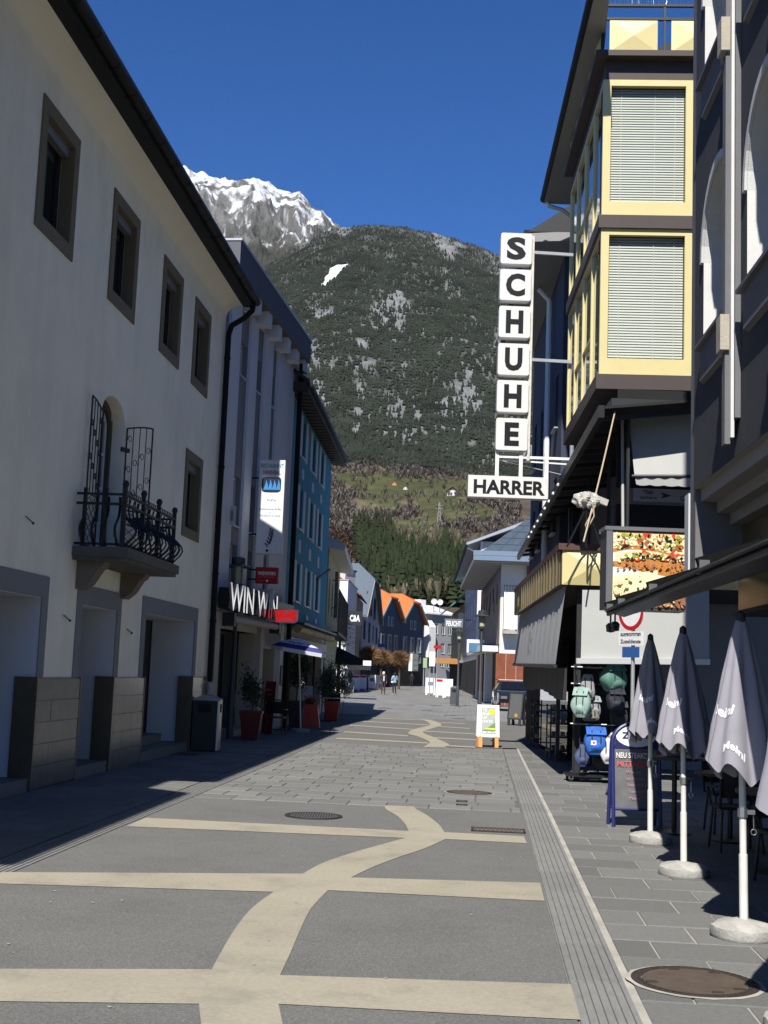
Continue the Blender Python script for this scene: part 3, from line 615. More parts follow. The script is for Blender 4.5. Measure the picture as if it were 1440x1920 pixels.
def arch_fill(m, F, a, b, zs, zt, depth, n=12, o=0.0):
    """masonry between a flat opening head at zt and a round-headed arch springing at zs"""
    cx, R, rise = (a+b)/2, (b-a)/2, zt-zs; C = [(cx-R*math.cos(math.pi*i/n), zs+rise*math.sin(math.pi*i/n)) for i in range(n+1)]
    for i in range(n):
        (s0, z0), (s1, z1) = C[i], C[i+1]; m.add([F.W(s0, z0, o), F.W(s1, z1, o), F.W(s1, zt, o), F.W(s0, zt, o)], [(0, 1, 2, 3)]); m.add([F.W(s0, z0, o), F.W(s0, z0, o-depth), F.W(s1, z1, o-depth), F.W(s1, z1, o)], [(0, 1, 2, 3)])

# ------------------------------------------------------------------ L1: the cream house
M_cream_wall = mat('cream_render', (.91, .845, .695), .9, .05, 1.2, .35, 120, stain=(.70, .66, .57), stain_amt=.5, stain_scale=.7)
M_cove = mat('white_render', (.88, .82, .68), .9, .04, 2)
M_olive = mat('olive_surround', (.155, .125, .075), .7, .08, 5, .15, 120)
M_greyband = mat('grey_band', (.21, .215, .22), .8, .06, 3)
M_reveal = mat('white_reveal', (.60, .62, .66), .85, .05, 2)
M_gutter = mat('black_gutter', (.008, .0085, .0095), .6, .15, 4, spec=.2)
M_tile = mat('polished_stone_tile', (.155, .15, .13), .22, .18, 5, orand=.12, stain=(.10, .10, .09), stain_amt=.5, stain_scale=3)
M_bronze = mat('bronze_trim', (.16, .13, .09), .35, .15, 4, metal=.6)
F1 = Fac(G(0, 1497), G(350, 1407))
def streaks(M, amt, sx=9.0, sz=.35):                # faint vertical run-off marks in a wall colour
    t = M.node_tree; N, K = t.nodes, t.links; b = N['Principled BSDF']; src = b.inputs['Base Color'].links[0].from_socket; tc = N.new('ShaderNodeTexCoord'); mp = N.new('ShaderNodeMapping'); mp.inputs['Scale'].default_value = (sx, sx, sz); K.new(tc.outputs['Object'], mp.inputs[0])
    n = N.new('ShaderNodeTexNoise'); n.inputs['Scale'].default_value = 1; n.inputs['Detail'].default_value = 6; n.inputs['Roughness'].default_value = .7; K.new(mp.outputs[0], n.inputs[0]); mr = N.new('ShaderNodeMapRange'); mr.inputs[1].default_value = .45; mr.inputs[2].default_value = .8; mr.inputs[3].default_value = 1; mr.inputs[4].default_value = 1-amt; K.new(n.outputs[0], mr.inputs[0])
    mx = N.new('ShaderNodeVectorMath'); mx.operation = 'SCALE'; K.new(src, mx.inputs[0]); K.new(mr.outputs[0], mx.inputs['Scale']); K.new(mx.outputs[0], b.inputs['Base Color'])
streaks(M_cream_wall, .12, 1.7, .22); streaks(M_asph, .22, .9, .9); streaks(M_cream, .18, .8, .8)
S0, S1, Z1 = -13.0, 11.25, 9.30
B1 = thing('cream_house', 'large cream house with olive window surrounds and an iron balcony', 'house', F1.W(0, 0))
SW1 = .19
wins = [(-.32, 1.14), (2.82, 4.26), (5.88, 7.30), (8.36, 9.76)]; wz = (7.12, 8.86); wl = (8.30, 9.74, 4.14, 5.83)
holes = [(a+SW1, b-SW1, wz[0]+SW1, wz[1]-SW1, .24) for a, b in wins] + [(wl[0]+SW1, wl[1]-SW1, wl[2]+SW1, wl[3]-SW1, .24)]
DB = (2.95, 4.18, 3.30, 5.76)                        # balcony door opening
doors = [(-2.6, .92, 2.5), (2.62, 4.36, 2.5), (6.1, 9.85, 2.55)]; DD = .85; FB = .24
holes.append((DB[0], DB[1], DB[2], DB[3], .34)); dh = [(a, b, 0, h, DD) for a, b, h in doors]
w1 = wall('wall', F1, S0, S1, 0, Z1, holes + dh, M_cream_wall, B1, back=9)
m = MB(); arch_fill(m, F1, DB[0], DB[1], 5.42, 5.765, .34, o=.001); m.build('arch', M_cream_wall, B1)
for i, (a, b) in enumerate(wins):
    window(F1, a+SW1, b-SW1, wz[0]+SW1, wz[1]-SW1, B1, .23, .05, M_frame_dark, lights=2, surround=(SW1, .025, M_olive), curtain=[(0, .45, .45), (0, .5, .55), None, (0, .4, .5)][i], blind=[.12, .1, .85, .1][i])
window(F1, wl[0]+SW1, wl[1]-SW1, wl[2]+SW1, wl[3]-SW1, B1, .23, .05, M_frame_dark, surround=(SW1, .025, M_olive), blind=.5, curtain=(0, .5, .45))
for a, b, c, d in [(x[0]+SW1, x[1]-SW1, wz[0]+SW1, wz[1]-SW1) for x in wins] + [(wl[0]+SW1, wl[1]-SW1, wl[2]+SW1, wl[3]-SW1)]:
    m = MB(); F1.box(m, a, a+.004, c, d, -.165, 0); F1.box(m, b-.004, b, c, d, -.165, 0); F1.box(m, a, b, c, c+.004, -.165, 0); F1.box(m, a, b, d-.004, d, -.165, 0); m.build('reveal_lining', M_olive, B1)
    m = MB(); F1.box(m, a+.01, b-.01, d-.15, d-.01, -.16, -.06); m.build('blind_box', mat('blind_box', (.14, .145, .15), .5, .05), B1)
# ground floor openings: grey bands, white reveals, doors at the back, stone steps
for k, (a, b, h) in enumerate(doors):
    m = MB(); F1.box(m, a-FB, a, 0, h+FB+.04, -.01, .018); F1.box(m, b, b+FB, 0, h+FB+.04, -.01, .018); F1.box(m, a, b, h, h+FB+.04, -.01, .018); m.build('opening_band', M_greyband, B1)
    m = MB(); F1.box(m, b-.012, b-.002, 0, h, -DD, -.004); F1.box(m, a+.002, a+.012, 0, h, -DD, -.004); F1.box(m, a+.012, b-.012, h-.012, h-.002, -DD, -.004); m.build('reveal_lining', M_reveal, B1)
    m = MB(); F1.box(m, a, b, 0, h, -DD-.1, -DD-.02); bk = m.build('entrance_back', M_charcoal, B1)
    m = MB(); F1.box(m, a+.02, b-.02, 0, .17, -DD+.02, .02); m.build('step', mat('step_stone', (.16, .16, .15), .7, .15, 6, .3), B1)
    m = MB(); F1.box(m, a+.02, b-.5, .171, .34, -DD+.02, -.42); m.build('step', MATS['step_stone'], B1)
    n = 3 if k == 2 else 2
    for i in range(n):
        s0 = a+.15+(b-a-.9)*i/n; s1 = a+.15+(b-a-.9)*(i+1)/n-.08; dz = .345
        m = MB(); F1.box(m, s0, s1, dz, h-.2, -DD+.0, -DD+.05); dr = m.build('door', mat('grey_door', (.13, .135, .14), .5, .08), B1)
        m = MB(); F1.box(m, s0+.12, s1-.12, dz+1.0, h-.45, -DD+.04, -DD+.055); m.build('pane', M_glass_dark, dr)
        m = MB(); F1.box(m, s1-.1, s1-.07, dz+.9, dz+1.15, -DD+.05, -DD+.09); m.build('handle', M_steel, dr)
# polished stone tiles on the piers
for k, (a, b) in enumerate([(.92, 2.62), (4.36, 6.1), (9.85, 11.05)]):
    top = 1.45; rows = 5; o1 = .05
    m = MB(); F1.box(m, a-.06, b+.04, 0, top, -.005, .028); F1.box(m, a-.075, a-.03, 0, top+.01, -.25, .06); F1.box(m, b+.02, b+.05, 0, top+.01, -.1, .06); bed_ = m.build('plinth', M_bronze, B1)
    nc = 2 if k < 2 else 2; z = 0.03
    for r in range(rows):
        h = (top-.04)/rows; off = .33 if r % 2 else .62; cuts = [a-.03, a-.03+(b-a+.06)*off, b+.03] if r else [a-.03, b+.03]
        for i in range(len(cuts)-1):
            m = MB(); F1.box(m, cuts[i]+.004, cuts[i+1]-.004, z+.004, z+h-.004, .02, o1+random.uniform(0, .003)); m.build('tile', M_tile, bed_)
        z += h
# eaves: cove, fascia, gutter, roof, rain pipe
GAP = (-6.7, -4.9)                                    # recess in the eaves (outside the picture) that lets a patch of sun through
for e0_, e1_ in ((S0, GAP[0]), (GAP[1], S1)):
    ee = .05 if e1_ == S1 else 0
    m = MB(); pr_ = [(0, 9.28)] + [(.36*(1-math.cos(q)), 9.28+.27*math.sin(q)) for q in np.linspace(.2, math.pi/2, 6)] + [(.36, 9.75), (-.3, 9.75)]; F1.profile(m, [(o-.002, z) for o, z in pr_][::-1], e0_, e1_+ee*.4); m.build('cove', M_cove, B1, True)
    m = MB(); F1.profile(m, [(.36, 9.53), (.60, 9.50), (.60, 9.70), (.36, 9.72)][::-1], e0_, e1_+ee); m.build('fascia', M_gutter, B1)
    m = MB(); c_ = [(.64+.095*math.cos(q), 9.66+.095*math.sin(q)) for q in np.linspace(math.pi, 2*math.pi, 9)]; inn = [(.64+.085*math.cos(q), 9.66+.085*math.sin(q)) for q in np.linspace(2*math.pi, math.pi, 9)]
    F1.profile(m, (c_+inn)[::-1], e0_, e1_+ee*2.4); g = m.build('gutter', M_gutter, B1, True)
    s = e0_+.4
    while s < e1_:
        m = MB(); F1.profile(m, ([(.64+.102*math.cos(q), 9.66+.102*math.sin(q)) for q in np.linspace(math.pi, 2*math.pi, 9)] + [(.64+.09*math.cos(q), 9.665+.09*math.sin(q)) for q in np.linspace(2*math.pi, math.pi, 9)])[::-1], s, s+.03); m.build('gutter_bracket', M_gutter, g); s += .82
    m = MB(); F1.profile(m, [(.70, 9.70), (.70, 9.76), (0, 10.21), (0, 10.15)], e0_, e1_+ee); m.build('eave_roof', M_charcoal, B1)
m = MB(); F1.profile(m, [(0, 10.15), (0, 10.21), (-5, 13.4), (-5, 13.3)], S0, S1+.05); F1.profile(m, [(-5, 13.3), (-5, 13.4), (-9.3, 9.6), (-9.3, 9.5)], S0, S1+.05); m.build('roof', M_charcoal, B1)
m = MB(); F1.box(m, GAP[0], GAP[1], 9.28, 10.16, -.3, -.001); m.build('wall_head', M_cream_wall, B1)
m = MB(); P = [F1.W(11.12, 9.58, .62), F1.W(11.12, 9.40, .60), F1.W(11.13, 9.22, .42), F1.W(11.14, 9.06, .16), F1.W(11.14, 8.85, .10), F1.W(11.14, 1.35, .10)]; m.tube(P, .062, 10); pipe = m.build('rain_pipe', M_gutter, B1, True)
m = MB(); m.tube([F1.W(11.14, 1.34, .10), F1.W(11.14, 0.02, .10)], .075, 10); m.tube([F1.W(11.14, 1.2, .10), F1.W(11.14, 1.3, .10)], .095, 10); m.build('pipe_foot', mat('grey_cast_pipe', (.34, .34, .33), .6, .15, 6), B1, True)
for z in (8.3, 5.9, 3.6, 2.6):
    m = MB(); m.tube([F1.W(11.14, z, .10), F1.W(11.14, z+.05, .10)], .075, 10); m.build('clip', M_gutter, pipe)
# ---- balcony: slab, two brackets, bellied iron railing, arched door, lattice door wings
SB0, SB1, OB, ZB = 2.02, 5.05, .80, 3.29
m = MB(); F1.box(m, SB0, SB1, ZB-.14, ZB, 0, OB); F1.box(m, SB0+.03, SB1-.03, ZB-.19, ZB-.14, 0, OB-.04); bal = m.build('balcony', mat('balcony_stone', (.10, .095, .085), .85, .2, 5, .4, 60), B1)
for s in (2.42, 4.62):
    prf = [(0, 2.70), (.08, 2.70), (.13, 2.74)] + [(.13+.25*t, 2.74+.30*t*t*(3-2*t)) for t in (.25, .5, .75, 1)] + [(.40, ZB-.19), (0, ZB-.19)]
    m = MB(); F1.profile(m, prf[::-1], s-.15, s+.15); m.build('bracket', mat('bracket_stone', (.17, .14, .11), .8, .15, 6, .3), bal)
def belly(m, s, o, ds, do, w, z0=ZB+.02, z1=ZB+.72):        # flat bellied bar
    P = []
    for i in range(11):
        t = i/10; k = .17*math.sin(min(1, t/.62)*math.pi)**1.3 if t < .62 else -.02*math.sin((t-.62)/.38*math.pi); P.append(F1.W(s+ds*k, z0+(z1-z0)*t, o+do*k))
    m.tube(P, w, 4)
for i in range(14):
    s = SB0+.12+(SB1-SB0-.24)*i/13; m = MB(); belly(m, s, OB-.10, 0, 1, .013 if i % 3 else .020); m.build('baluster', M_black, bal)
for i in range(4):
    for s, ds in ((SB0+.08, -1), (SB1-.08, 1)):
        o = .12+.5*i/3; m = MB(); belly(m, s, o, ds, 0, .020); m.build('baluster', M_black, bal)
for z, h in ((ZB+.03, .03), (ZB+.60, .035), (ZB+.74, .03)):
    m = MB(); F1.box(m, SB0+.05, SB1-.05, z, z+h, OB-.13, OB-.085); F1.box(m, SB0+.05, SB0+.09, z, z+h, 0, OB-.13); F1.box(m, SB1-.09, SB1-.05, z, z+h, 0, OB-.13); m.build('rail', M_black, bal)
for s in (SB0+.07, SB0+1.05, SB0+1.95, SB1-.07):
    m = MB(); F1.box(m, s-.025, s+.025, ZB, ZB+.86, OB-.135, OB-.08); c = F1.W(s, 0, OB-.108); m.lathe([(.005, ZB+.84), (.035, ZB+.86), (.05, ZB+.90), (.035, ZB+.945), (.005, ZB+.96)], 10, (c[0], c[1], 0)); m.build('post', M_black, bal)
for o in (.12, .42):
    m = MB(); F1.box(m, SB0+.05, SB0+.10, ZB, ZB+.84, o-.025, o+.025); m.build('post', M_black, bal)
n = 26; m = MB()
for i in range(n):
    s = SB0+.15+(SB1-SB0-.3)*i/(n-1); m.tube([F1.W(s-.05+.05*(1-math.cos(q)), ZB+.77+.06*math.sin(q), OB-.108) for q in np.linspace(0, math.pi, 6)], .006, 4, False)
struct(m.build('scroll_cresting', M_black, bal), 'stuff')
# flower box iron holders hanging inside
m = MB(); F1.box(m, SB0+1.0, SB1-.5, ZB+.50, ZB+.53, OB-.33, OB-.13); F1.box(m, SB0+1.0, SB1-.5, ZB+.42, ZB+.44, OB-.33, OB-.30); m.build('planter_holder', M_black, bal)
dz0, dz1 = DB[2], 5.42
m = MB(); F1.box(m, DB[0]+.0, DB[0]+.10, dz0, 5.5, -.33, -.2); F1.box(m, DB[1]-.10, DB[1], dz0, 5.5, -.33, -.2); arch_fill(m, F1, DB[0]+.1, DB[1]-.1, 5.34, 5.66, .13, o=-.2); F1.box(m, DB[0], DB[1], 5.655, 5.765, -.33, -.2); m.build('door_surround', mat('dark_olive_wood', (.07, .062, .04), .6, .1, 6), B1)
for a, b in ((DB[0]+.10, 3.56), (3.57, DB[1]-.10)):
    m = MB(); w_ = .09
    for c, d, e, f in ((a, a+w_, dz0, 5.55), (b-w_, b, dz0, 5.55), (a+w_, b-w_, dz0, dz0+.55), (a+w_, b-w_, 5.45, 5.58), (a+w_, b-w_, 4.36, 4.40), (a+w_, b-w_, 4.90, 4.94)): F1.box(m, c, d, e, f, -.31, -.26)
    lf = m.build('balcony_door', M_frame_white, B1)
    for e, f in ((dz0+.55, 4.36), (4.40, 4.90), (4.94, 5.45)): m = MB(); F1.box(m, a+w_, b-w_, e, f, -.29, -.282); m.build('pane', M_glass, lf)
m = MB(); F1.box(m, DB[0], DB[1], dz0, 5.8, -.9, -.85); m.build('dark_room', M_dark, B1)
def lattice(hs, ang, w_=.58, h0=ZB+.05, h1=5.40):
    d = F1.t*math.cos(ang)+F1.n*math.sin(ang); p0 = F1.W(hs, 0, .03); D3 = np.array([d[0], d[1], 0]); Q = lambda x, z: p0 + D3*x + np.array([0, 0, z])
    top = lambda x: h1 + .10*math.sin(math.pi*.5*x/w_)
    m = MB(); m.tube([Q(0, h0), Q(0, top(0))], .014, 6); m.tube([Q(w_, h0), Q(w_, top(w_))], .014, 6); m.tube([Q(x, top(x)) for x in np.linspace(0, w_, 6)], .014, 6); m.tube([Q(0, h0), Q(w_, h0)], .014, 6); m.tube([Q(0, h0+.75), Q(w_, h0+.75)], .012, 6)
    L_ = m.build('iron_door_wing', M_black, B1); 
    for k in (1, 2, 3): m = MB(); x = w_*k/4; m.tube([Q(x, h0+.75), Q(x, top(x))], .008, 5); m.build('bar', M_black, L_)
    for k in range(-3, 6): 
        m = MB()
        for sg in (1, -1):
            P = [Q(x, h0+.75*((k/5)+sg*(x/w_)*.5+(.0 if sg > 0 else .5))) for x in np.linspace(0, w_, 8)]; P = [p for p in P if h0 <= p[2] <= h0+.75]
            if len(P) > 1: m.tube(P, .006, 4)
        if m.f: m.build('lattice_bar', M_black, L_)
    for k in range(9):
        zc = h0+.85+k*(h1-h0-.95)/9+.04; xc = w_*(.125+.25*(k % 4)); m = MB(); sg = 1 if k % 2 else -1
        m.tube([Q(xc+sg*.055*(1-t*.55)*math.cos(2.2*math.pi*t), zc+.075*(1-t*.5)*math.sin(2.2*math.pi*t)+.05*t) for t in np.linspace(0, 1, 14)], .0065, 4); m.build('scroll', M_black, L_)
lattice(DB[0]-.02, math.pi-.06, .66); lattice(DB[1]+.05, .50)
m = MB(); m.bar(F1.W(DB[1]-.05, 5.05, -.02), F1.W(DB[1]+.12, 5.05, .06), .03, .07); m.build('hinge', M_black, B1)
for s, z in ((.2, 3.43), (1.9, 2.27), (5.05, 2.2)):
    m = MB(); m.tube([F1.W(s-.12, z+.03, .03), F1.W(s, z, .04), F1.W(s+.1, z-.03, .05)], .008, 5); m.lathe([(.004, -.02), (.022, 0), (.004, .02)], 6, tuple(F1.W(s+.1, z-.03, .05))); m.build('cable_hook', M_charcoal, B1)
# ------------------------------------------------------------------ L2: grey and white building
M_l2w = mat('pale_render', (.66, .67, .70), .9, .04, 2, .2, 150); M_l2g = mat('grey_render', (.22, .22, .24), .9, .05, 2, .2, 150); M_l2p = mat('parapet_grey', (.115, .12, .135), .85, .05, 2)
M_zinc = mat('zinc_edge', (.45, .46, .47), .4, .1, 5, metal=.5); M_beige = mat('beige_panel', (.42, .39, .34), .7, .05, 3)
def gpt(u, dist): d = ray(u, 1330); return np.array([d[0]*dist/d[1], dist])
P1 = gpt(520, 36.0); P2 = gpt(602, 48.6); _A = gpt(413, 29.6); P0 = P1 + (_A-P1)*1.22
F2 = Fac(P0, P1); F3 = Fac(P1, P2); L2, L3 = F2.L, F3.L
B2 = thing('office_building', 'grey and white striped office building with a projecting parapet', 'building', F2.W(0, 0))
zt = F2.px(548, 690)[1]; ps = [(F2.px(u0, 640)[0], F2.px(u1, 640)[0]) for u0, u1 in ((431, 447), (466, 480), (494, 510), (520, 547))]
ps[0] = (.30, ps[0][1]); ps[3] = (ps[3][0], L2-.02)
bays = [(.02, ps[0][0])] + [(ps[i][1], ps[i+1][0]) for i in range(3)]
rows = [(F2.px(447, 700)[1], F2.px(447, 632)[1]), (5.05, 6.25), (3.55, 4.6)]
hl = [(a+.12, b-.10, r[0], r[1]) for a, b in bays[1:] for r in rows]
wall('wall', F2, 0, L2, 3.0, zt, hl, M_l2g, B2, .18, back=9)
for h in hl: window(F2, *h, B2, .17, .055, M_frame_white, lights=1, sill=(.05, M_zinc))
for a, b in ps: m = MB(); F2.box(m, a, b, 2.95, zt, -.02, .07); m.build('pilaster', M_l2w, B2)
oP = .42; zb = F2.px(563, 665, oP)[1]; ztop = F2.px(563, 612, oP)[1]
m = MB(); F2.box(m, -.6, L2+.35, zb+.12, ztop, -.5, oP); m.build('parapet', M_l2p, B2)
m = MB(); F2.box(m, -.62, L2+.37, ztop, ztop+.05, -.55, oP+.03); m.build('coping', M_zinc, B2)
for i in range(7):
    s = .35 + (L2-.5)*i/6; m = MB(); F2.box(m, s, s+.42, zb-.22, zb+.125, 0, oP-.06); m.build('corbel', M_l2w, B2)
m = MB(); F2.box(m, -.6, L2+.3, zt, zb+.13, -.5, .02); m.build('frieze', M_l2w, B2)
m = MB(); F2.box(m, 3.2, 6.4, ztop+.05, ztop+.75, -2.2, -.9); m.build('roof_cabin', M_l2p, B2)
m = MB(); F2.box(m, 3.1, 6.5, ztop+.75, ztop+.82, -2.3, -.8); m.build('cabin_coping', M_zinc, B2)
# ground floor: shopfront with beige panels, columns, glass
zf = 3.0; hsf = [(.25, 4.6, .15, 2.55), (5.0, L2-.75, .15, 2.2)]
wall('shop_wall', F2, 0, L2, 0, zf, hsf, M_beige, B2, .5)
for (a, b, c, d) in hsf:
    n = 3; m = MB(); F2.box(m, a, b, c, c+.08, -.5, -.42); F2.box(m, a, b, d-.08, d, -.5, -.42)
    for i in range(n+1): s = a+(b-a-.06)*i/n; F2.box(m, s, s+.06, c+.08, d-.08, -.5, -.42)
    fr = m.build('shopfront_frame', M_charcoal, B2)
    for i in range(n): m = MB(); s = a+(b-a-.06)*i/n; F2.box(m, s+.06, s+(b-a-.06)/n, c+.08, d-.08, -.47, -.46); m.build('pane', M_glass, fr)
    m = MB(); m.add([F2.W(a, c, -3), F2.W(b, c, -3), F2.W(b, d, -3), F2.W(a, d, -3), F2.W(a, c, -.52), F2.W(b, c, -.52), F2.W(b, d, -.52), F2.W(a, d, -.52)], [(0, 1, 2, 3), (0, 4, 5, 1), (3, 2, 6, 7), (0, 3, 7, 4), (1, 5, 6, 2)]); m.build('room', mat('shop_interior', (.10, .08, .065), .8, .5, 2), fr)
    for k in range(5): m = MB(); s = random.uniform(a+.2, b-.5); z = random.uniform(.7, 1.9); F2.box(m, s, s+random.uniform(.15, .5), z, z+random.uniform(.1, .5), -2.2, -1.2); m.build('display', mat('display%d' % k, random.choice([(.5, .2, .08), (.3, .35, .4), (.5, .5, .5), (.1, .15, .3)]), .6), fr)
for s in (.06, 4.62, L2-.72):
    m = MB(); F2.box(m, s, s+.36, 0, 2.9, -.05, .16); m.build('column', M_l2w if s > 5 else M_beige, B2)
m = MB(); F2.box(m, .25, 4.6, 2.55, 2.95, -.45, .05); m.build('beige_fascia', M_beige, B2)
mf = MB(); c0 = F2.W(L2-.52, 1.35, .17); F2.box(mf, L2-.66, L2-.42, 1.2, 1.75, .16, .19); fr = mf.build('menu_case', M_black, B2)
mf = MB(); F2.box(mf, L2-.63, L2-.45, 1.24, 1.71, .19, .195); mf.build('menu_page', mat('menu_paper', (.28, .28, .3), .8, .1, 10), fr)
# awning box and black sign band with mirror letters
S_ = thing('shop_sign', 'black shop sign with tall mirror letters over the left bar', 'sign', F2.W(2, 2.6)); sa, sb = F2.px(395, 1150, .5)[0], F2.px(522, 1150, .5)[0]
m = MB(); F2.box(m, max(.05, sa), L2-.35, 2.98, 3.45, 0.17, .42); m.build('sign_box', M_black, S_)
l0, l1 = F2.px(428, 1165, .5), F2.px(518, 1165, .5); ltop = F2.px(428, 1126, .5)[1]
letters('WIN WIN', mat('mirror_letters', (.75, .75, .75), .12, .0, metal=1.0), S_, F2.W(l0[0], 2.93, .46), np.array([*F2.t, 0]), (0, 0, 1), w=l1[0]-l0[0], h=.62, bold=.01, depth=.05)
S_ = thing('awning_case', 'rolled-up grey awning case under the mirror letter sign', 'awning', F2.W(2, 2.6)); m = MB(); m.tube([F2.W(.6, 2.78, .35), F2.W(5.6, 2.78, .35)], .09, 10); m.build('roll', mat('awning_roll', (.35, .34, .33), .7, .08), S_, True); [part('end_cap', M_charcoal, S_, lambda m, s=s: F2.box(m, s, s+.2, 2.6, 2.9, .17, .45)) for s in (.5, 5.5)]
# projecting signs (faces look up the street towards the viewer)
def proj_frame(F, u, v, o):                 # point on the wall at pixel -> base for a sign that sticks out across the street
    s, z = F.px(u, v, o); return s
NX = np.array([*F2.n, 0]); TX = np.array([*F2.t, 0])
def proj_sign(name, label, cat, F, s, o0, o1, z0, z1, th, face, body, group=None, round_=False):
    t = thing(name, label, cat, F.W(s, z0, o0), group); m = MB(); F.box(m, s, s+th, z0, z1, o0, o1); m.build('case', body, t)
    m = MB(); m.add([F.W(s-.004, z0+.015, o0+.015), F.W(s-.004, z0+.015, o1-.015), F.W(s-.004, z1-.015, o1-.015), F.W(s-.004, z1-.015, o0+.015)], [(3, 2, 1, 0)]); m.build('face', face, t)
    for q in (.2, .8): m = MB(); F.box(m, s+th*.4, s+th*.6, z0+(z1-z0)*q, z0+(z1-z0)*q+.04, 0.0, o0); m.build('bracket', M_charcoal, t)
    return t
M_signw = mat('white_sign_face', (.74, .75, .76), .35, .02); M_red = mat('red_sign_face', (.46, .012, .018), .35, .03)
def face_letters(t, F, s, body, mat_, o, z, w, h, bold=.02, dz=0): return letters(body, mat_, t, F.W(s-.006, z, o), np.array([*F.n, 0]), (0, 0, 1), w=w, h=h, bold=bold)
def at_dist(F, u, v, dist):                # facade coordinates s,o,z of a pixel seen at a distance along the street
    p = AT(u, v, dist); d = p[:2]-F.a; return float(np.dot(d, F.t)), float(np.dot(d, F.n)), float(p[2])
sH, o0, z1 = at_dist(F2, 487, 862, 31.2); _, o1, z0 = at_dist(F2, 531, 1040, 31.2); o1 = at_dist(F2, 535, 900, 31.2)[1]; o0 = max(.2, at_dist(F2, 483, 950, 31.2)[1])
t = proj_sign('restaurant_sign', 'tall white projecting restaurant sign with a blue wave emblem and olive twig', 'sign', F2, sH, o0, o1, z0, z1, .22, M_signw, M_frame_white); wS = o1-o0; hS = z1-z0
face_letters(t, F2, sH, 'RESTAURANT', mat('print_green', (.10, .32, .25), .5, 0), o0+wS*.06, z1-hS*.085, wS*.88, hS*.045)
face_letters(t, F2, sH, 'HANNIBAL', mat('print_redbrown', (.42, .10, .08), .5, 0), o0+wS*.16, z1-hS*.155, wS*.68, hS*.045)
cz = z1-hS*.265
def disc(m, F, s, o, z, ro, rz, n=20, p=2.0):
    m.add([F.W(s, z+rz*abs(math.sin(q))**(2/p)*(1 if math.sin(q) >= 0 else -1), o+ro*abs(math.cos(q))**(2/p)*(1 if math.cos(q) >= 0 else -1)) for q in np.linspace(0, 2*math.pi, n, endpoint=False)], [tuple(range(n))[::-1]])
m = MB(); disc(m, F2, sH-.006, (o0+o1)/2, cz, wS*.38, hS*.085, 28, 5); em = m.build('emblem', mat('print_navy', (.008, .012, .03), .5, 0), t)
for k in range(4):
    m = MB(); q0 = o0+wS*(.22+.16*k); m.add([F2.W(sH-.009, cz-hS*.055, q0-.02), F2.W(sH-.009, cz-hS*.055, q0+wS*.15), F2.W(sH-.009, cz-.0, q0+wS*.14), F2.W(sH-.009, cz+hS*(.05+.01*(k % 2)), q0+wS*.07), F2.W(sH-.009, cz+hS*.01, q0+wS*.05)], [(4, 3, 2, 1, 0)]); m.build('wave', mat('print_blue', (.03, .22, .55), .5, 0), em)
M_pgrey = mat('print_grey', (.25, .32, .33), .5, 0); M_pdark = mat('print_dark', (.015, .015, .018), .5, 0)
for body, dz, w_, h_, mt in (('Mediterranes Buffet', .535, .86, .022, M_pgrey), ('&', .565, .05, .016, M_pgrey), ('Gerichte A la Carte', .605, .80, .022, M_pgrey)): face_letters(t, F2, sH, body, mt, o0+wS*(1-w_)/2, z1-hS*dz, wS*w_, hS*h_, .01)
m = MB()
for k in range(7): disc(m, F2, sH-.006, o0+wS*(.38+.05*k), z1-hS*(.43-.006*math.sin(k*2)), wS*.022, hS*.010+.008*(k % 3 == 0), 8)
struct(m.build('script_line', M_pgrey, t), 'stuff')
stem = [F2.W(sH-.007, z1-hS*(.94-.20*q), o0+wS*(.42+.16*q+.06*math.sin(3*q))) for q in np.linspace(0, 1, 8)]; m = MB(); m.tube(stem, .008, 4); m.build('olive_stem', M_pdark, t)
for k in range(11):
    q = .12+.08*k; o = o0+wS*(.42+.16*q+.06*math.sin(3*q)); z = z1-hS*(.94-.20*q); sg = 1 if k % 2 else -1; dx, dz = sg*wS*.13*(1-.3*q), hS*.035; m = MB(); p0 = F2.W(sH-.008, z, o); p1 = F2.W(sH-.008, z+dz, o+dx); c1 = F2.W(sH-.008, z+dz*.75+.012, o+dx*.45); c2 = F2.W(sH-.008, z+dz*.25-.012, o+dx*.55); m.add([p0, c2, p1, c1], [(0, 1, 2, 3)]); m.build('olive_leaf', M_pdark, t)
m = MB(); disc(m, F2, sH-.007, o0+wS*.45, z1-hS*.965, .035, .035, 12); m.build('olive', M_pdark, t)
sR, o0, z1 = at_dist(F2, 475, 1063, 31.6); _, o1, z0 = at_dist(F2, 521, 1095, 31.6); o0 = max(o0, .2)
t = proj_sign('bar_sign', 'small red projecting sign below the tall white restaurant sign', 'sign', F2, sR, o0, o1, z0, z1, .16, M_red, M_charcoal); wS, hS = o1-o0, z1-z0
face_letters(t, F2, sR, 'WiNWiN', M_signw, o0+wS*.1, z0+hS*.50, wS*.8, hS*.24, .03); M_pink = mat('print_pink', (.6, .25, .25), .5, 0)
face_letters(t, F2, sR, 'CAFE, BAR & SPIEL', M_pink, o0+wS*.12, z0+hS*.36, wS*.76, hS*.07, .01); face_letters(t, F2, sR, 'admiral', M_pink, o0+wS*.12, z0+hS*.14, wS*.3, hS*.06, .01); m = MB(); disc(m, F2, sR-.006, o0+wS*.54, z0+hS*.16, .03, .03, 12); m.build('round_mark', M_signw, t)
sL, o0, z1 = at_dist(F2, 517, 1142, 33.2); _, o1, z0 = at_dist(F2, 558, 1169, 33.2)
t = thing('lottery_sign', 'red projecting lottery sign with rounded corners by the black pipe', 'sign', F2.W(sL, z0, o0)); wS, hS = o1-o0, z1-z0
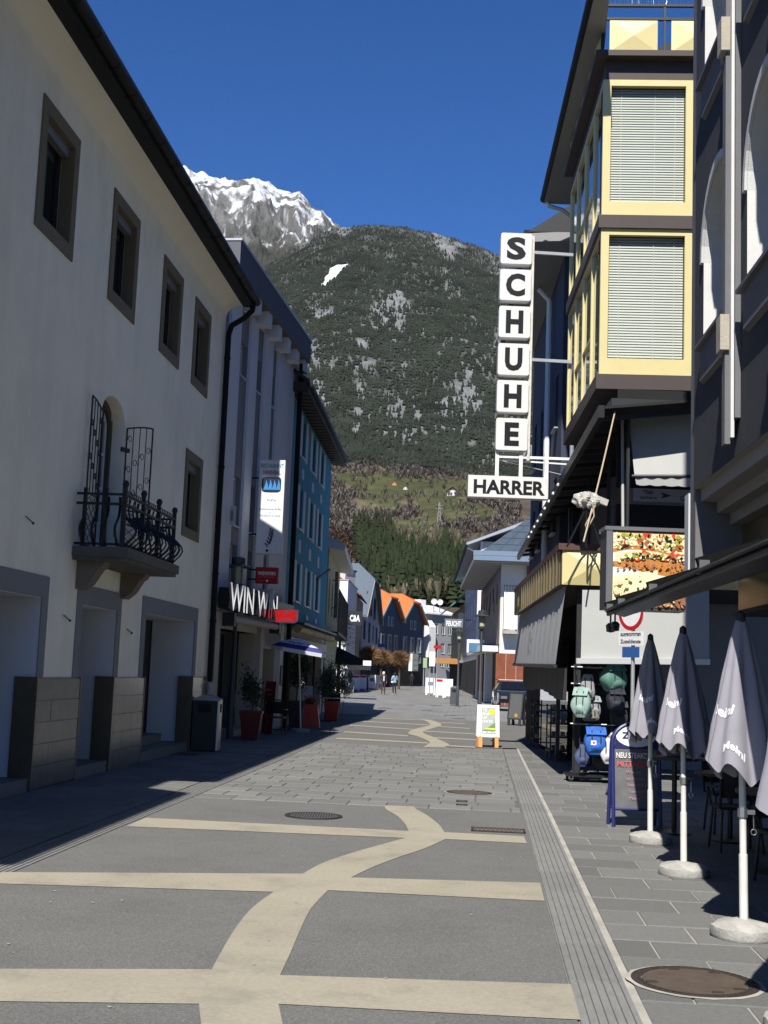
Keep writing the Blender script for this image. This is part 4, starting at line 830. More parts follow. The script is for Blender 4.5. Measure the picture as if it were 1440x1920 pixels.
def rr(o0, o1, z0, z1, r):
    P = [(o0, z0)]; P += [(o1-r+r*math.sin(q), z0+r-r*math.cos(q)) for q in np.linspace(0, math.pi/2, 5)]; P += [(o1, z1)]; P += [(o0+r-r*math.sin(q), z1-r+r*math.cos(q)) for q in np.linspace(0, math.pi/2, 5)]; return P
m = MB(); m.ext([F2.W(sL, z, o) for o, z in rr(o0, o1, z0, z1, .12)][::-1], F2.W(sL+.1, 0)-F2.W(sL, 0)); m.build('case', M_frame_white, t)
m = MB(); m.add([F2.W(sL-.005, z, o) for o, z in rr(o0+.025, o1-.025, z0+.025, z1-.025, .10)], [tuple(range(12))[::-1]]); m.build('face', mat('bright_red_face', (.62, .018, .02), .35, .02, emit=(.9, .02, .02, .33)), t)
face_letters(t, F2, sL-.002, 'LOTTERIEN', M_signw, o0+wS*.18, z0+hS*.16, wS*.62, hS*.13, .03); face_letters(t, F2, sL-.002, 'OSTERREICHISCHE', M_signw, o0+wS*.18, z0+hS*.33, wS*.62, hS*.06, .01)
for k in range(3): m = MB(); q = .5+k*1.2; m.add([F2.W(sL-.008, z0+hS*.66+.0, o0+wS*.5), F2.W(sL-.008, z0+hS*.66+.09*math.sin(q), o0+wS*.5+.09*math.cos(q)), F2.W(sL-.008, z0+hS*.66+.06*math.sin(q+.9), o0+wS*.5+.06*math.cos(q+.9))], [(2, 1, 0)]); m.build('clover_leaf', M_signw, t)
[part('bracket', M_charcoal, t, lambda m, z=z: F2.box(m, sL+.03, sL+.07, z, z+.04, .1, o0)) for z in (z0+.1, z1-.14)]
for u0, v0, u1, v1, dist, lab in ((404, 948, 428, 985, 29.3, 'small pale projecting panel with a ring near the rain pipe'), (480, 1104, 512, 1142, 32.0, 'pale projecting panel with a ring above the mirror letters')):
    s, o0, z1 = at_dist(F2, u0, v0, dist); _, o1, z0 = at_dist(F2, u1, v1, dist); o0 = max(o0, .2); t = proj_sign('ring_panel', lab, 'sign', F2, s, o0, o1, z0, z1, .06, mat('pale_panel', (.5, .5, .5), .3, .1, 6), M_frame_white, 'pale ring panels')
    m = MB(); disc(m, F2, s-.006, (o0+o1)/2, (z0+z1)/2, (o1-o0)*.22, (z1-z0)*.30, 18, 3); m.build('ring', mat('ring_grey', (.22, .22, .22), .5, 0), t)
# black pipe between the buildings
t = B2; m = MB(); m.tube([F2.W(L2-.1, zb, .25), F2.W(L2-.1, 3, .25), F2.W(L2-.1, .02, .25)], .075, 8); m.build('rain_pipe', M_gutter, t, True)

# ------------------------------------------------------------------ L3: teal house
M_teal = mat('teal_render', (.024, .235, .345), .85, .06, 2, .2, 140); M_shut = mat('pale_shutter', (.40, .43, .45), .6, .05); M_eave = mat('dark_brown_wood', (.035, .028, .024), .7, .15, 4)
B3 = thing('teal_house', 'teal house with pale window strips and a dark overhanging roof', 'house', F3.W(0, 0))
cols = [(562, 577, 778, 862), (581, 595, 812, 886), (597, 609, 845, 917)]
def fpx(F, u, v): return F.px(u, v)
W3 = []
for (u0, u1, v0, v1) in cols:
    s0, s1 = F3.px(u0, (v0+v1)/2)[0], F3.px(u1, (v0+v1)/2)[0]; W3.append((s0, s1))
zr = [(F3.px(567, 858)[1], F3.px(567, 782)[1])]; zr += [(F3.px(560, 990)[1], F3.px(560, 912)[1]), (F3.px(556, 1128)[1], F3.px(556, 1055)[1])]
he = F3.px(618, 862)[1]; hl = []
for s0, s1 in W3:
    for z0, z1 in zr: q = (s1-s0); hl.append((s0+q*.30, s1-q*.30, z0, z1))
wall('wall', F3, .15, L3, 2.9, he+.35, hl, M_teal, B3, .2, back=10)
for h in hl: window(F3, *h, B3, .18, .05, M_frame_dark, lights=1, pm=M_glass_dark, sill=(.05, M_zinc))
for s0, s1 in W3:
    q = s1-s0
    for z0, z1 in zr:
        for a in (s0, s1-q*.27): m = MB(); F3.box(m, a, a+q*.27, z0-.05, z1+.05, -.01, .03); m.build('side_panel', M_shut, B3)
    for z0, z1 in ((zr[1][1]+.35, zr[0][0]-.35), (zr[2][1]+.35, zr[1][0]-.35), (3.3, zr[2][0]-.3)): m = MB(); F3.box(m, s0+q*.36, s0+q*.66, z0, z1, -.01, .03); m.build('pale_panel', M_shut, B3)
m = MB(); F3.profile(m, [(0, he), (.50, he-.02), (.50, he+.22), (0, he+.26)][::-1], -.3, L3+.35); m.build('soffit', M_eave, B3)
for i in range(26): m = MB(); s = -.2+(L3+.4)*i/25; F3.box(m, s, s+.02, he-.035, he-.005, .02, .48); m.build('soffit_board', M_eave, B3)
m = MB(); F3.profile(m, [(.56, he+.20), (.56, he+.30), (-5, he+4.0), (-5, he+3.9)], -.35, L3+.4); F3.profile(m, [(-5, he+3.9), (-5, he+4.0), (-10.2, he), (-10.2, he-.1)], -.35, L3+.4); m.build('roof', M_charcoal, B3)
m = MB(); F3.box(m, -.35, L3+.4, he+.10, he+.22, .50, .62); m.build('gutter', M_gutter, B3)
m = MB(); m.bar(F3.W(L3*.72, 4.9, 0), F3.W(L3*.80, 5.35, .35), .07); m.build('flag_holder', M_black, B3)
wall('shop_wall', F3, .1, L3, 0, 2.9, [(.8, 4.6, .2, 2.3), (5.4, L3-.6, .2, 2.3)], mat('shop_cream', (.45, .43, .38), .8, .06), B3, .3)
for a, b in ((.8, 4.6), (5.4, L3-.6)): window(F3, a, b, .2, 2.3, B3, .3, .07, M_charcoal, M_glass_dark, lights=3, room=2.0)
m = MB(); F3.box(m, .3, L3-.1, 2.35, 2.62, .0, .12); m.build('fascia_sign', mat('cream_fascia', (.5, .47, .38), .6, .05), B3)
t = thing('awning_row', 'rolled yellow-brown awnings along the teal house', 'awning', F3.W(5, 2.8)); M_gold = mat('golden_awning', (.30, .23, .10), .6, .15, 5)
for i in range(3): m = MB(); a = 1.0+(L3-1.6)*i/3; m.tube([F3.W(a, 2.86, .35), F3.W(a+(L3-1.6)/3-.15, 2.86, .35)], .13, 10); m.build('roll', M_gold, t, True); m = MB(); F3.box(m, a, a+(L3-1.6)/3-.15, 2.98, 3.05, 0.03, .55); m.build('hood', M_charcoal, t)
# ------------------------------------------------------------------ farther houses on the left and at the end of the street
def rows_of(F, s0, s1, n, z0, z1, w): return [(s0+(s1-s0)*(i+.5)/n-w/2, s0+(s1-s0)*(i+.5)/n+w/2, z0, z1) for i in range(n)]
def block(name, label, F, L, h, wm, holes, depth_back=8, fm=None, pm=None, lights=1, sill=None, z0=0, surround=None, cat='house', blind=None):
    t = thing(name, label, cat, F.W(0, 0)); wall('wall', F, 0, L, z0, h, holes, wm, t, .15, back=depth_back)
    for i, q in enumerate(holes): window(F, *q, t, .14, .06, fm or M_frame_white, pm or M_glass, lights=lights, sill=sill or (.06, M_zinc), surround=surround, room=.3, curtain=(0, .45, .9) if i % 3 == 0 else None)
    return t
# B4: cafe house, mostly hidden behind the teal house
F4 = Fac(gpt(604.5, 49.8), gpt(627, 62)); t = block('cafe_house', 'cream house with white sloping eaves behind the teal house', F4, F4.L, 6.6, mat('yellow_cream', (.42, .38, .22), .85, .08, 2), rows_of(F4, 0, F4.L, 4, 4.0, 5.4, .9))
m = MB(); F4.profile(m, [(0, 6.5), (.62, 6.42), (.66, 6.62), (-4, 9.2), (-4, 9.0)][::-1], -.2, F4.L+.4); m.build('roof', mat('white_eave', (.58, .58, .56), .6, .05), t)
m = MB(); F4.box(m, .2, F4.L, 3.1, 3.2, 0, .5); bl_ = m.build('balcony', M_charcoal, t)
for i in range(40): m = MB(); s = .25+(F4.L-.4)*i/39; F4.box(m, s, s+.06, 3.2, 4.9, .44, .48); m.build('slat', M_black, bl_)
sC, o0, z1 = at_dist(F4, 609.5, 1071, 54); _, o1, z0 = at_dist(F4, 631, 1158, 54)
t = proj_sign('cafe_sign', 'grey vertical projecting sign with yellow letters CAFE', 'sign', F4, sC, max(.1, o0), o1, z0, z1, .15, mat('slate_sign', (.085, .12, .145), .5, .05), M_charcoal); o0 = max(.1, o0)
for i, ch in enumerate('CAFE'): face_letters(t, F4, sC, ch, mat('ochre_letters', (.32, .20, .03), .5, 0), o0+(o1-o0)*.28, z1-(z1-z0)*(.235+.235*i), (o1-o0)*.44, (z1-z0)*.15, .03)
# B5: white block with a lit gable
A5, Bz5 = gpt(643, 95), gpt(660.5, 106); F5 = Fac(A5, Bz5); h5 = 8.45
t = block('white_block', 'plain white flat-roofed block with a sunlit end wall', F5, F5.L, h5, mat('white_block_render', (.66, .67, .70), .9, .03), [(1.5+1.9*i, 2.1+1.9*i, 2.5, 6.8) for i in range(5)], 7, cat='building')
m = MB(); F5.box(m, -.05, F5.L+.05, h5, h5+.1, -7, .06); m.build('coping', M_zinc, t)
m = MB(); F5.box(m, 1.5, 4, h5+.1, h5+.9, -4, -1.6); m.build('chimney', M_l2w, t)
F5b = Fac(gpt(637, 120), gpt(656.5, 122)); t = block('pink_block', 'pale pink upper block behind the white block', F5b, F5b.L, 11.2, mat('pale_pink', (.55, .50, .50), .9, .03), [], 6, cat='building'); m = MB(); F5b.box(m, -.1, F5b.L+.1, 11.2, 11.35, -6, .1); m.build('roof', M_charcoal, t)
# B6: narrow beige house with a red roof
F6 = Fac(gpt(659.5, 108), gpt(673, 122)); t = block('beige_house', 'narrow beige house with a red tiled roof between white houses', F6, F6.L, 8.2, mat('beige_render', (.30, .27, .21), .9, .06), rows_of(F6, .4, F6.L, 4, 5.8, 7.2, .8) + rows_of(F6, .4, F6.L, 4, 3.2, 4.5, .8), 7, M_frame_dark, M_glass_dark)
m = MB(); F6.profile(m, [(.35, 8.1), (.35, 8.25), (-3.5, 11.3), (-7.3, 8.2), (-7.3, 8.05), (-3.5, 11.1)][::-1], -.2, F6.L+.2); m.build('roof', mat('old_red_tiles', (.22, .075, .045), .85, .2, 4), t)
# gabled houses: facade with clipped gable, tiled roof running back
def gabled(name, label, u0, d0, u1, d1, eave, top, clip, wm, rm, holes, tiles=False, fm=None, pm=None, sur=None, lights=1, back=11):
    F = Fac(gpt(u0, d0), gpt(u1, d1)); L = F.L; t = thing(name, label, 'house', F.W(0, 0)); H = [tuple([h[0]*L, h[1]*L, h[2], h[3]]) for h in holes]
    wall('wall', F, 0, L, 0, eave, [h for h in H if h[3] <= eave], wm, t, .15, back=back)
    for h in H: window(F, *h, t, .14 if h[3] <= eave else -.03, .07, fm or M_frame_white, pm or M_glass, lights=lights, sill=(.08, M_zinc) if h[3] <= eave else None, surround=sur if h[3] <= eave else None, room=.3 if h[3] <= eave else .01)
    k = (top-clip)/(top-eave)*.5                                     # clipped (half-hipped) apex
    g = [(0, eave), (L, eave), (L*(.5+k), clip), (L*(.5-k), clip)]
    m = MB(); m.ext([F.W(s, z, 0) for s, z in g], F.W(0, 0, -back)-F.W(0, 0, 0)); m.build('gable', wm, t)
    ov = .45; th = .22
    for sg in (0, 1):
        X = lambda s: s if sg == 0 else L-s
        e = (-ov, eave-ov*(top-eave)/(L/2)); P = [(X(e[0]), e[1]), (X(L*.5-L*k), clip), (X(L*.5), top)]
        m = MB(); f0, fr_ = .5, -3.0
        low = [F.W(X(e[0]), e[1], f0), F.W(X(L*.5-L*k), clip, f0), F.W(X(L*.5), top, -1.6), F.W(X(L*.5), top, -back), F.W(X(e[0]), e[1], -back)]
        m.ext(low if sg else low[::-1], (0, 0, th)); r = m.build('roof', rm, t)
    m = MB(); m.ext([F.W(L*.5-L*k, clip, f0), F.W(L*.5+L*k, clip, f0), F.W(L*.5, top, -1.6)], (0, 0, th+.01)); m.build('half_hip', rm, t)
    for sg in (0, 1):
        X = lambda s: s if sg == 0 else L-s
        m = MB(); m.bar(F.W(X(-ov), eave-ov*(top-eave)/(L/2)-.06, f0+.02), F.W(X(L*.5-L*k), clip-.06, f0+.02), .1, .3); m.build('barge_board', mat('barge_grey', (.33, .34, .33), .7, .05), t)
    m = MB(); F.box(m, .1, L-.1, .2, 2.9, .0, .06); m.build('shopfront', M_dark, t)
    return t, F
M_orange = mat('orange_tiles', (.60, .14, .035), .8, .14, 2.5, .3, 6); M_navy = mat('navy_render', (.075, .095, .155), .9, .05, 2)
W7 = [(.18, .26, 7.6, 10), (.36, .48, 7.6, 9.6), (.62, .72, 7.4, 9.8), (.06, .2, 4.9, 6.9), (.34, .48, 4.7, 6.9), (.62, .70, 5, 6.8), (.82, .95, 4.8, 6.7), (.1, .28, 3.1, 4.2), (.5, .68, 3.0, 4.2), (.8, .9, 3.0, 4.2)]
t, F7 = gabled('pale_house', 'pale blue-grey gabled house with dark shutters', 673, 128, 704, 147, 7.4, 13.2, 11.3, mat('pale_blue_render', (.36, .40, .47), .9, .04), mat('slate_blue_tiles', (.10, .125, .15), .7, .15, 3), W7, fm=M_frame_dark, pm=M_glass_dark)
rowsN = [(.12, .26, 4.3, 6.1), (.42, .57, 4.3, 6.1), (.72, .87, 4.3, 6.1), (.12, .26, 2.95, 3.9), (.72, .87, 2.95, 3.9), (.40, .46, 7.3, 8.25), (.56, .62, 7.3, 8.25)]
gabled('blue_house', 'dark blue gabled house with orange roof, the left one', 704.5, 149, 745.5, 157.5, 8.3, 11.6, 10.5, M_navy, M_orange, rowsN, sur=(.12, .03, mat('pale_trim', (.45, .46, .47), .8, 0)), lights=2)
t, F8 = gabled('blue_house', 'dark blue gabled house with orange roof beside the grey block', 746, 158, 790, 166.5, 8.3, 11.6, 10.5, M_navy, M_orange, rowsN, sur=(.12, .03, MATS['pale_trim']), lights=2)
t['group'] = 'blue gabled houses'
t2 = thing('window_bay', 'white framed arched bay on the right blue house', 'window bay', F8.W(F8.L*.42, 2.2)); m = MB(); F8.box(m, F8.L*.36, F8.L*.62, 1.9, 4.1, .0, .55); m.build('frame', M_white, t2)
for k in range(3): m = MB(); F8.box(m, F8.L*.39, F8.L*.59, 2.05+.66*k, 2.62+.66*k, .5, .57); m.build('pane', M_glass_dark, t2)
sB, o0, z1 = at_dist(F7, 709, 1207, 146); _, o1, z0 = at_dist(F7, 721, 1226, 146)
t = thing('bank_sign', 'white and red projecting sign with blue top on the left blue house', 'sign', F7.W(sB, z0, o0)); m = MB(); F7.box(m, sB, sB+.2, z0, z0+(z1-z0)*.66, o0, o1); m.build('lower_panel', M_white, t); m = MB(); F7.box(m, sB, sB+.2, z0+(z1-z0)*.66, z1, o0, o1); m.build('upper_panel', mat('sign_blue', (.03, .13, .45), .5, 0), t); m = MB(); F7.box(m, sB-.03, sB, z0+.12, z0+(z1-z0)*.5, o0+.15, o1-.2); m.build('red_mark', M_red, t); m = MB(); F7.box(m, sB+.08, sB+.12, z0+.3, z0+.36, .3, o0); m.build('bracket', M_charcoal, t)
# B9: grey block closing the street, white flat roof and dishes
F9 = Fac(gpt(790.5, 168.5), gpt(846, 173)); h9 = 9.6; g9 = mat('grey_block_render', (.30, .305, .32), .9, .05)
hs = rows_of(F9, .3, F9.L, 4, 7.0, 8.4, .75) + rows_of(F9, .3, F9.L, 4, 4.4, 5.8, .8) + rows_of(F9, .3, F9.L, 4, 2.6, 3.5, .8)
t = block('grey_block', 'grey block with a white flat roof closing the street', F9, F9.L, h9, g9, hs, 9, cat='building', lights=2)
m = MB(); F9.profile(m, [(.5, h9), (.5, h9+.18), (-4, h9+1.5), (-9, h9+1.5), (-9, h9)][::-1], -.3, F9.L+.3); m.build('roof', mat('white_sheet_roof', (.66, .67, .68), .5, .03), t)
m = MB(); F9.box(m, .9, 2.0, h9+.4, h9+2.0, -3, -1.6); m.build('roof_cabin', M_white, t)
m = MB(); F9.profile(m, [(0, 3.8), (.9, 3.8), (.9, 7.9), (0, 8.9)], 0.0, 1.35); m.build('corner_bay', M_white, t)
for i, du in enumerate((1.0, 2.25)):
    c = F9.W(du+.6, h9+1.75, .2); d = thing('satellite_dish', ['white satellite dish on the flat roof, the left one', 'white satellite dish on the flat roof, the right one'][i], 'satellite dish', F9.W(du+.6, h9+.2, .2), 'dishes on the flat roof')
    m = MB(); N_ = 18; 
    rings = [[c + np.array([r*.40*math.cos(q), -.14*(r*r)+.14, r*.40*math.sin(q)]) for q in np.linspace(0, 2*math.pi, N_, endpoint=False)] for r in (.05, .5, 1.0)]
    V = [p for rr_ in rings for p in rr_]; m.add(V, [(i*N_+j, i*N_+(j+1) % N_, (i+1)*N_+(j+1) % N_, (i+1)*N_+j) for i in range(2) for j in range(N_)]); m.build('dish', M_white, d, True)
    m = MB(); m.tube([c+np.array([0, .3, 0]), c+np.array([0, .35, -1.6])], .06, 6); m.build('mast', M_steel, d)
# ------------------------------------------------------------------ farther houses on the right
RD = 75.0; Rn, Rf = gpt(933, RD), gpt(896, 100.0); F31 = Fac(Rf, Rn); e_ = F31.t; fr_dir = np.array([F31.n[0], F31.n[1]])*-1
F30 = Fac(Rn + F31.t*.03, Rn + F31.t*.03 - F31.n*10)                                        # front wall facing the viewer
M_r3 = mat('white_gable_render', (.62, .61, .58), .9, .05, 2, .2, 80); M_slatpanel = mat('brown_cladding', (.16, .125, .10), .8, .3, 1.2, .3, 30)
t = B31 = thing('hall_building', 'white-fronted building with a deep blue-grey eave and brown cladding', 'building', Rn.tolist()+[0])
wall('front_wall', F30, 0, 10, 0, 8.35, [], M_r3, t)
wall('wall', F31, 0, F31.L, 0, 8.3, [(1+4*i, 1.9+4*i, 5.6, 7.4) for i in range(6)], M_charcoal, t, .1, back=9.9)
for i in range(12):
    m = MB(); s = F31.L*i/12; F31.box(m, s+.05, s+F31.L/12-.05, 3.6, 5.8+.3*(i % 3), 0, .05); m.build('cladding_panel', M_slatpanel, t)
zs = 8.35; m = MB(); F30.box(m, -1.7, 8, zs, zs+.28, -24, 1.6); m.build('eave', mat('eave_soffit', (.22, .22, .22), .8, .05), t)
for k in range(2): m = MB(); F30.box(m, -1.75, 8, zs+.05+.32*k, zs+.33+.32*k, 1.55-.25*k, 1.72-.25*k); m.build('eave_fascia', mat('blue_grey_sheet', (.19, .25, .33), .45, .05, metal=.3), t)
# hipped slate roof
q = lambda s, z, o: F30.W(s, z, o); m = MB(); m.add([q(-1.2, 9.0, 1.2), q(8, 9.0, 1.2), q(8, 9.0, -22), q(-1.2, 9.0, -22), q(3.8, 13.2, -4.5), q(3.8, 13.2, -17)], [(0, 1, 4), (1, 2, 5, 4), (2, 3, 5), (3, 0, 4, 5)]); rf = m.build('roof', mat('slate', (.055, .075, .10), .55, .2, 4), t)
n_ = np.cross(q(8, 9, 1.2)-q(-1.2, 9, 1.2), q(3.8, 13.2, -4.5)-q(-1.2, 9, 1.2)); n_ /= np.linalg.norm(n_)
for r in range(9):
    for c in range(10):
        f0, f1 = r/9, (r+.92)/9; sa_f = lambda f, k: (-1.2+5.0*f)+((8-4.2*f)-(-1.2+5.0*f))*k/10; P = lambda s, f: q(s, 9+4.2*f, 1.2-5.7*f)+n_*.03
        m = MB(); p4 = [P(sa_f(f0, c+.03), f0), P(sa_f(f0, c+.97), f0), P(sa_f(f1, c+.97), f1), P(sa_f(f1, c+.03), f1)]; m.add(p4, [(0, 1, 2, 3)]); m.add([p4[0], p4[0]-n_*.03, p4[1]-n_*.03, p4[1]], [(0, 1, 2, 3)]); m.build('slate', MATS['slate'], rf)
m = MB(); m.tube([F30.W(1.6, 8.3, .12), F30.W(1.6, 4.5, .12)], .08, 8); m.build('rain_pipe', mat('rust_pipe', (.2, .07, .04), .6, .1), t)
by0, by1 = F30.px(943, 1180, .5), F30.px(972, 1100, .5); m = MB(); F30.box(m, by0[0], by1[0], by0[1]-.25, by0[1], 0, .8); bb = m.build('balcony', M_concrete, t)
m = MB(); m.grid(lambda u, v: F30.W(by0[0]+(by1[0]-by0[0])*u, by0[1]+(by1[1]-by0[1])*.86*v, .80+.05*math.sin(u*9+2*v)+.03*math.sin(u*23)), 30, 6); m.build('white_cloth', M_white, bb, 'all')
for i in range(6): m = MB(); s_ = by0[0]+(by1[0]-by0[0])*i/5; F30.box(m, s_-.02, s_+.02, by0[1], by1[1], .70, .74); m.build('rail_bar', M_charcoal, bb)
m = MB(); F30.box(m, by0[0]-.04, by1[0]+.04, by1[1], by1[1]+.06, .68, .76); m.build('handrail', M_charcoal, bb)
# corten panel and columns at street level
rp = thing('corten_wall', 'rust-brown steel panel wall at street level before the white building', 'wall', AT(950, 1320, 72)); M_corten = mat('corten', (.20, .062, .030), .85, .25, 2.5, .2, 40)
pA, pB = gpt(927, 72), gpt(985, 72); Fc = Fac(pA, pB)
for i in range(3):
    for j in range(2): m = MB(); Fc.box(m, Fc.L*i/3+.01, Fc.L*(i+1)/3-.01, .02+1.5*j, 1.5+1.5*j-.01, -.06, .0); m.build('panel', M_corten, rp)
for i in range(5):
    m = MB(); s = 6+3.0*i; F31.box(m, s, s+.9, 0, 3.2, .0, .5); o = m.build('column', M_corten if i % 2 else M_r3, t)
m = MB(); F31.box(m, .3, F31.L-.3, .1, 3.1, -.05, .02); m.build('dark_arcade', M_dark, t)
m = MB(); F31.box(m, 3, F31.L-1, 3.15, 3.5, 0, 1.1); m.build('canopy', M_white, t)
bs = thing('blue_fascia_sign', 'long blank blue sign panel with white frame over the arcade', 'sign', AT(905, 1213, 80)); p0, p1 = AT(879, 1214, 80), AT(929, 1214, 80); m = MB(); m.box(p0[0], p1[0], 80, 80.2, p0[2]-.27, p0[2]+.30); m.build('panel', mat('blue_panel', (.075, .17, .29), .5, .04), bs); m = MB(); m.box(p0[0]-.12, p0[0]+1.0, 80.1, 80.25, p0[2]-.32, p0[2]+.52); m.build('frame', M_white, bs); m = MB(); m.box(p1[0]-.4, p1[0]-.3, 80, 83, p0[2]-.1, p0[2]); m.build('arm', M_steel, bs)
t = B31
# R4 and R5: white-grey houses beyond
F41 = Fac(gpt(866, 140), gpt(896, 100.5)); L4 = F41.L
hs = [(L4*(.08+.15*i), L4*(.08+.15*i)+1.0, z, z+1.6) for i in range(6) for z in (3.9, 6.7, 9.5)]
t = block('tall_white_house', 'tall white and grey house with a wide dark eave on the right', F41, L4, 12.4, mat('grey_white_render', (.42, .43, .45), .9, .05), hs, 9, cat='house', sill=(.1, M_white), surround=(.1, .04, M_white))
m = MB(); F41.box(m, L4-.9, L4-.02, 3, 12.4, -.02, .12); m.build('corner_pier', M_white, t)
m = MB(); F41.profile(m, [(1.3, 12.0), (1.3, 12.2), (-4.5, 14.6), (-10, 12.2), (-10, 12.0), (-4.5, 14.3)][::-1], -1, L4+.6); m.build('roof', M_zinc, t)
m = MB(); F41.box(m, -1, L4+.6, 11.85, 12.05, 1.2, 1.4); m.build('gutter', M_gutter, t)
m = MB(); F41.profile(m, [(0, 9.2), (.9, 9.0), (.9, 9.2), (0, 9.6)][::-1], L4-6, L4); m.build('side_roof', M_l2w, t)
m = MB(); m.tube([F41.W(L4-.3, 11.9, 1.2), F41.W(L4-.3, 11.4, .2), F41.W(L4-.3, 3, .2)], .09, 8); m.build('rain_pipe', M_white, t, True)
m = MB(); F41.box(m, .5, L4-.5, .1, 3.0, .0, .1); m.build('shopfront', M_dark, t)
F51 = Fac(gpt(842, 165), gpt(866, 141)); t = block('green_roof_house', 'cream house with a green metal roof at the far right', F51, F51.L, 9.5, mat('cream_yellow_render', (.52, .44, .27), .9, .05), rows_of(F51, .5, F51.L, 4, 5.2, 6.9, 1.0), 9)
m = MB(); F51.profile(m, [(1.6, 9.2), (1.6, 9.4), (-3.5, 13.8), (-9, 9.5), (-9, 9.3), (-3.5, 13.5)][::-1], -1, F51.L+.5); m.build('roof', mat('green_metal_roof', (.06, .20, .16), .5, .1), t)
m = MB(); F51.box(m, .2, F51.L, 3.0, 3.3, 0, 1.2); m.build('canopy', M_l2g, t); m = MB(); F51.box(m, .3, F51.L-.3, .1, 3.0, .0, .1); m.build('shopfront', M_dark, t)
m = MB(); F51.box(m, F51.L-2.5, F51.L-1.2, 7.5, 8.6, .0, .55); m.build('air_unit', M_white, t)
# FEUCHT sign
fs = thing('shop_sign', 'dark projecting shop sign with white capitals far down on the right', 'sign', AT(850, 1168, 120)); p0, p1 = AT(833.5, 1176, 120), AT(868, 1161, 120)
m = MB(); m.box(p0[0], p1[0], 120, 120.2, p0[2], p1[2]); m.build('case', mat('slate_case', (.16, .18, .2), .5, .05), fs); letters('FEUCHT', M_signw, fs, (p0[0]+.15, 119.99, p0[2]+.12), (1, 0, 0), (0, 0, 1), w=p1[0]-p0[0]-.3, h=(p1[2]-p0[2])*.62, bold=.04); m = MB(); m.box(p1[0]-.3, p1[0]+.8, 120.05, 120.15, p1[2]-.1, p1[2]-.02); m.build('arm', M_charcoal, fs)
# C&A-lettered black sign on the left
cs = thing('store_sign', 'black projecting store sign with three bold white characters', 'sign', AT(664, 1160, 84)); p0, p1 = AT(652, 1172, 84), AT(679, 1146, 84)
m = MB(); m.box(p0[0], p1[0], 84, 84.25, p0[2], p1[2]); m.build('case', M_charcoal, cs); letters('C&A', M_signw, cs, (p0[0]+.12, 83.99, p0[2]+.24), (1, 0, 0), (0, 0, 1), w=(p1[0]-p0[0])*.74, h=(p1[2]-p0[2])*.48, bold=.05); m = MB(); m.box(p0[0]-1.2, p0[0], 84.1, 84.2, p0[2]+.3, p0[2]+.4); m.build('arm', M_charcoal, cs)
# ------------------------------------------------------------------ R1: dark rendered house on the right
M_r1 = mat('charcoal_render', (.040, .044, .052), .9, .10, 3, .5, 140); M_r1w = mat('white_render_trim', (.60, .60, .58), .9, .06, 3, .5, 110); M_r1g = mat('grey_render_trim', (.15, .15, .155), .9, .08, 3, .5, 110)
M_brass = mat('brass_sheet', (.30, .235, .13), .32, .25, 1.5, metal=.7); M_sillm = mat('dark_sill', (.10, .105, .11), .5, .05)
Pf = AT(1301, 917, 14.5)[:2]; FR = Fac(Pf, Pf - 13*np.array([.063, 1.0])); zb1 = FR.px(1301, 917)[1]
R1 = thing('charcoal_house', 'dark charcoal house with white arched window reveals on the right edge', 'house', FR.W(0, 0))
sA = FR.px(1319, 600)[0]; sB = FR.px(1401, 450)[0]; dS = sB-sA; ww = dS-.50; zs1 = FR.px(1396, 548)[1]; zsp = FR.px(1401, 310)[1]; zcr = FR.px(1426, 250)[1]; zs2 = zs1+3.15
zsp = zs1+1.0; zcr = zs1+1.85; op = []
for k in range(5):
    for z in (zs1, zs1+3.15, zs1+6.3): op.append((sA+dS*k, sA+dS*k+ww, z, z+(zcr-zs1)))
wall('wall', FR, .0, 13, zb1, 18, [(*o, .30) for o in op], M_r1, R1, reveal=M_r1w)
m = MB(); q = [FR.W(0, zb1), FR.W(0, 18), FR.W(0, 18, -9), FR.W(0, zb1, -9)]; m.add(q + [FR.W(13, zb1), FR.W(13, 18), FR.W(13, 18, -9), FR.W(13, zb1, -9)], [(0, 3, 2, 1), (4, 5, 6, 7), (1, 2, 6, 5), (2, 3, 7, 6)]); m.build('side_wall', M_r1g, R1)
for i, o in enumerate(op):
    if o[0] > 5: continue
    a, b, c, d = o; m = MB(); arch_fill(m, FR, a, b, c+(zsp-zs1), d, .30, 14, .002); m.build('arch', M_r1, R1)
    m = MB(); n = 14; cx, R_, rise = (a+b)/2, (b-a)/2, d-(c+zsp-zs1)
    C = [(cx-R_*math.cos(math.pi*j/n), c+(zsp-zs1)+rise*math.sin(math.pi*j/n)) for j in range(n+1)]
    for j in range(n): (s0, z0), (s1, z1) = C[j], C[j+1]; m.add([FR.W(s0, z0-.004, .0), FR.W(s0, z0-.004, -.30), FR.W(s1, z1-.004, -.30), FR.W(s1, z1-.004, 0)], [(0, 1, 2, 3)])
    m.build('arch_soffit', M_r1w, R1)
    m = MB()                                               # white outline moulding round the head
    C2 = [(cx-(R_+.09)*math.cos(math.pi*j/n), c+(zsp-zs1)+(rise+.09)*math.sin(math.pi*j/n)) for j in range(n+1)]
    for j in range(n): m.hexa([FR.W(*C[j], .03), FR.W(*C[j+1], .03), FR.W(*C2[j+1], .03), FR.W(*C2[j], .03), FR.W(*C[j], 0), FR.W(*C[j+1], 0), FR.W(*C2[j+1], 0), FR.W(*C2[j], 0)])
    m.build('head_moulding', M_r1w, R1)
    window(FR, a, b, c, d, R1, .29, .08, mat('grey_plastic_frame', (.24, .25, .26), .45, .04), M_glass, lights=2, sill=(.10, M_sillm, .06))
    m = MB(); FR.profile(m, [(0, c-.45), (.05, c-.42), (.05, c-.04), (0, c-.04)][::-1], a+.05, b-.05); m.build('apron', M_r1g, R1)
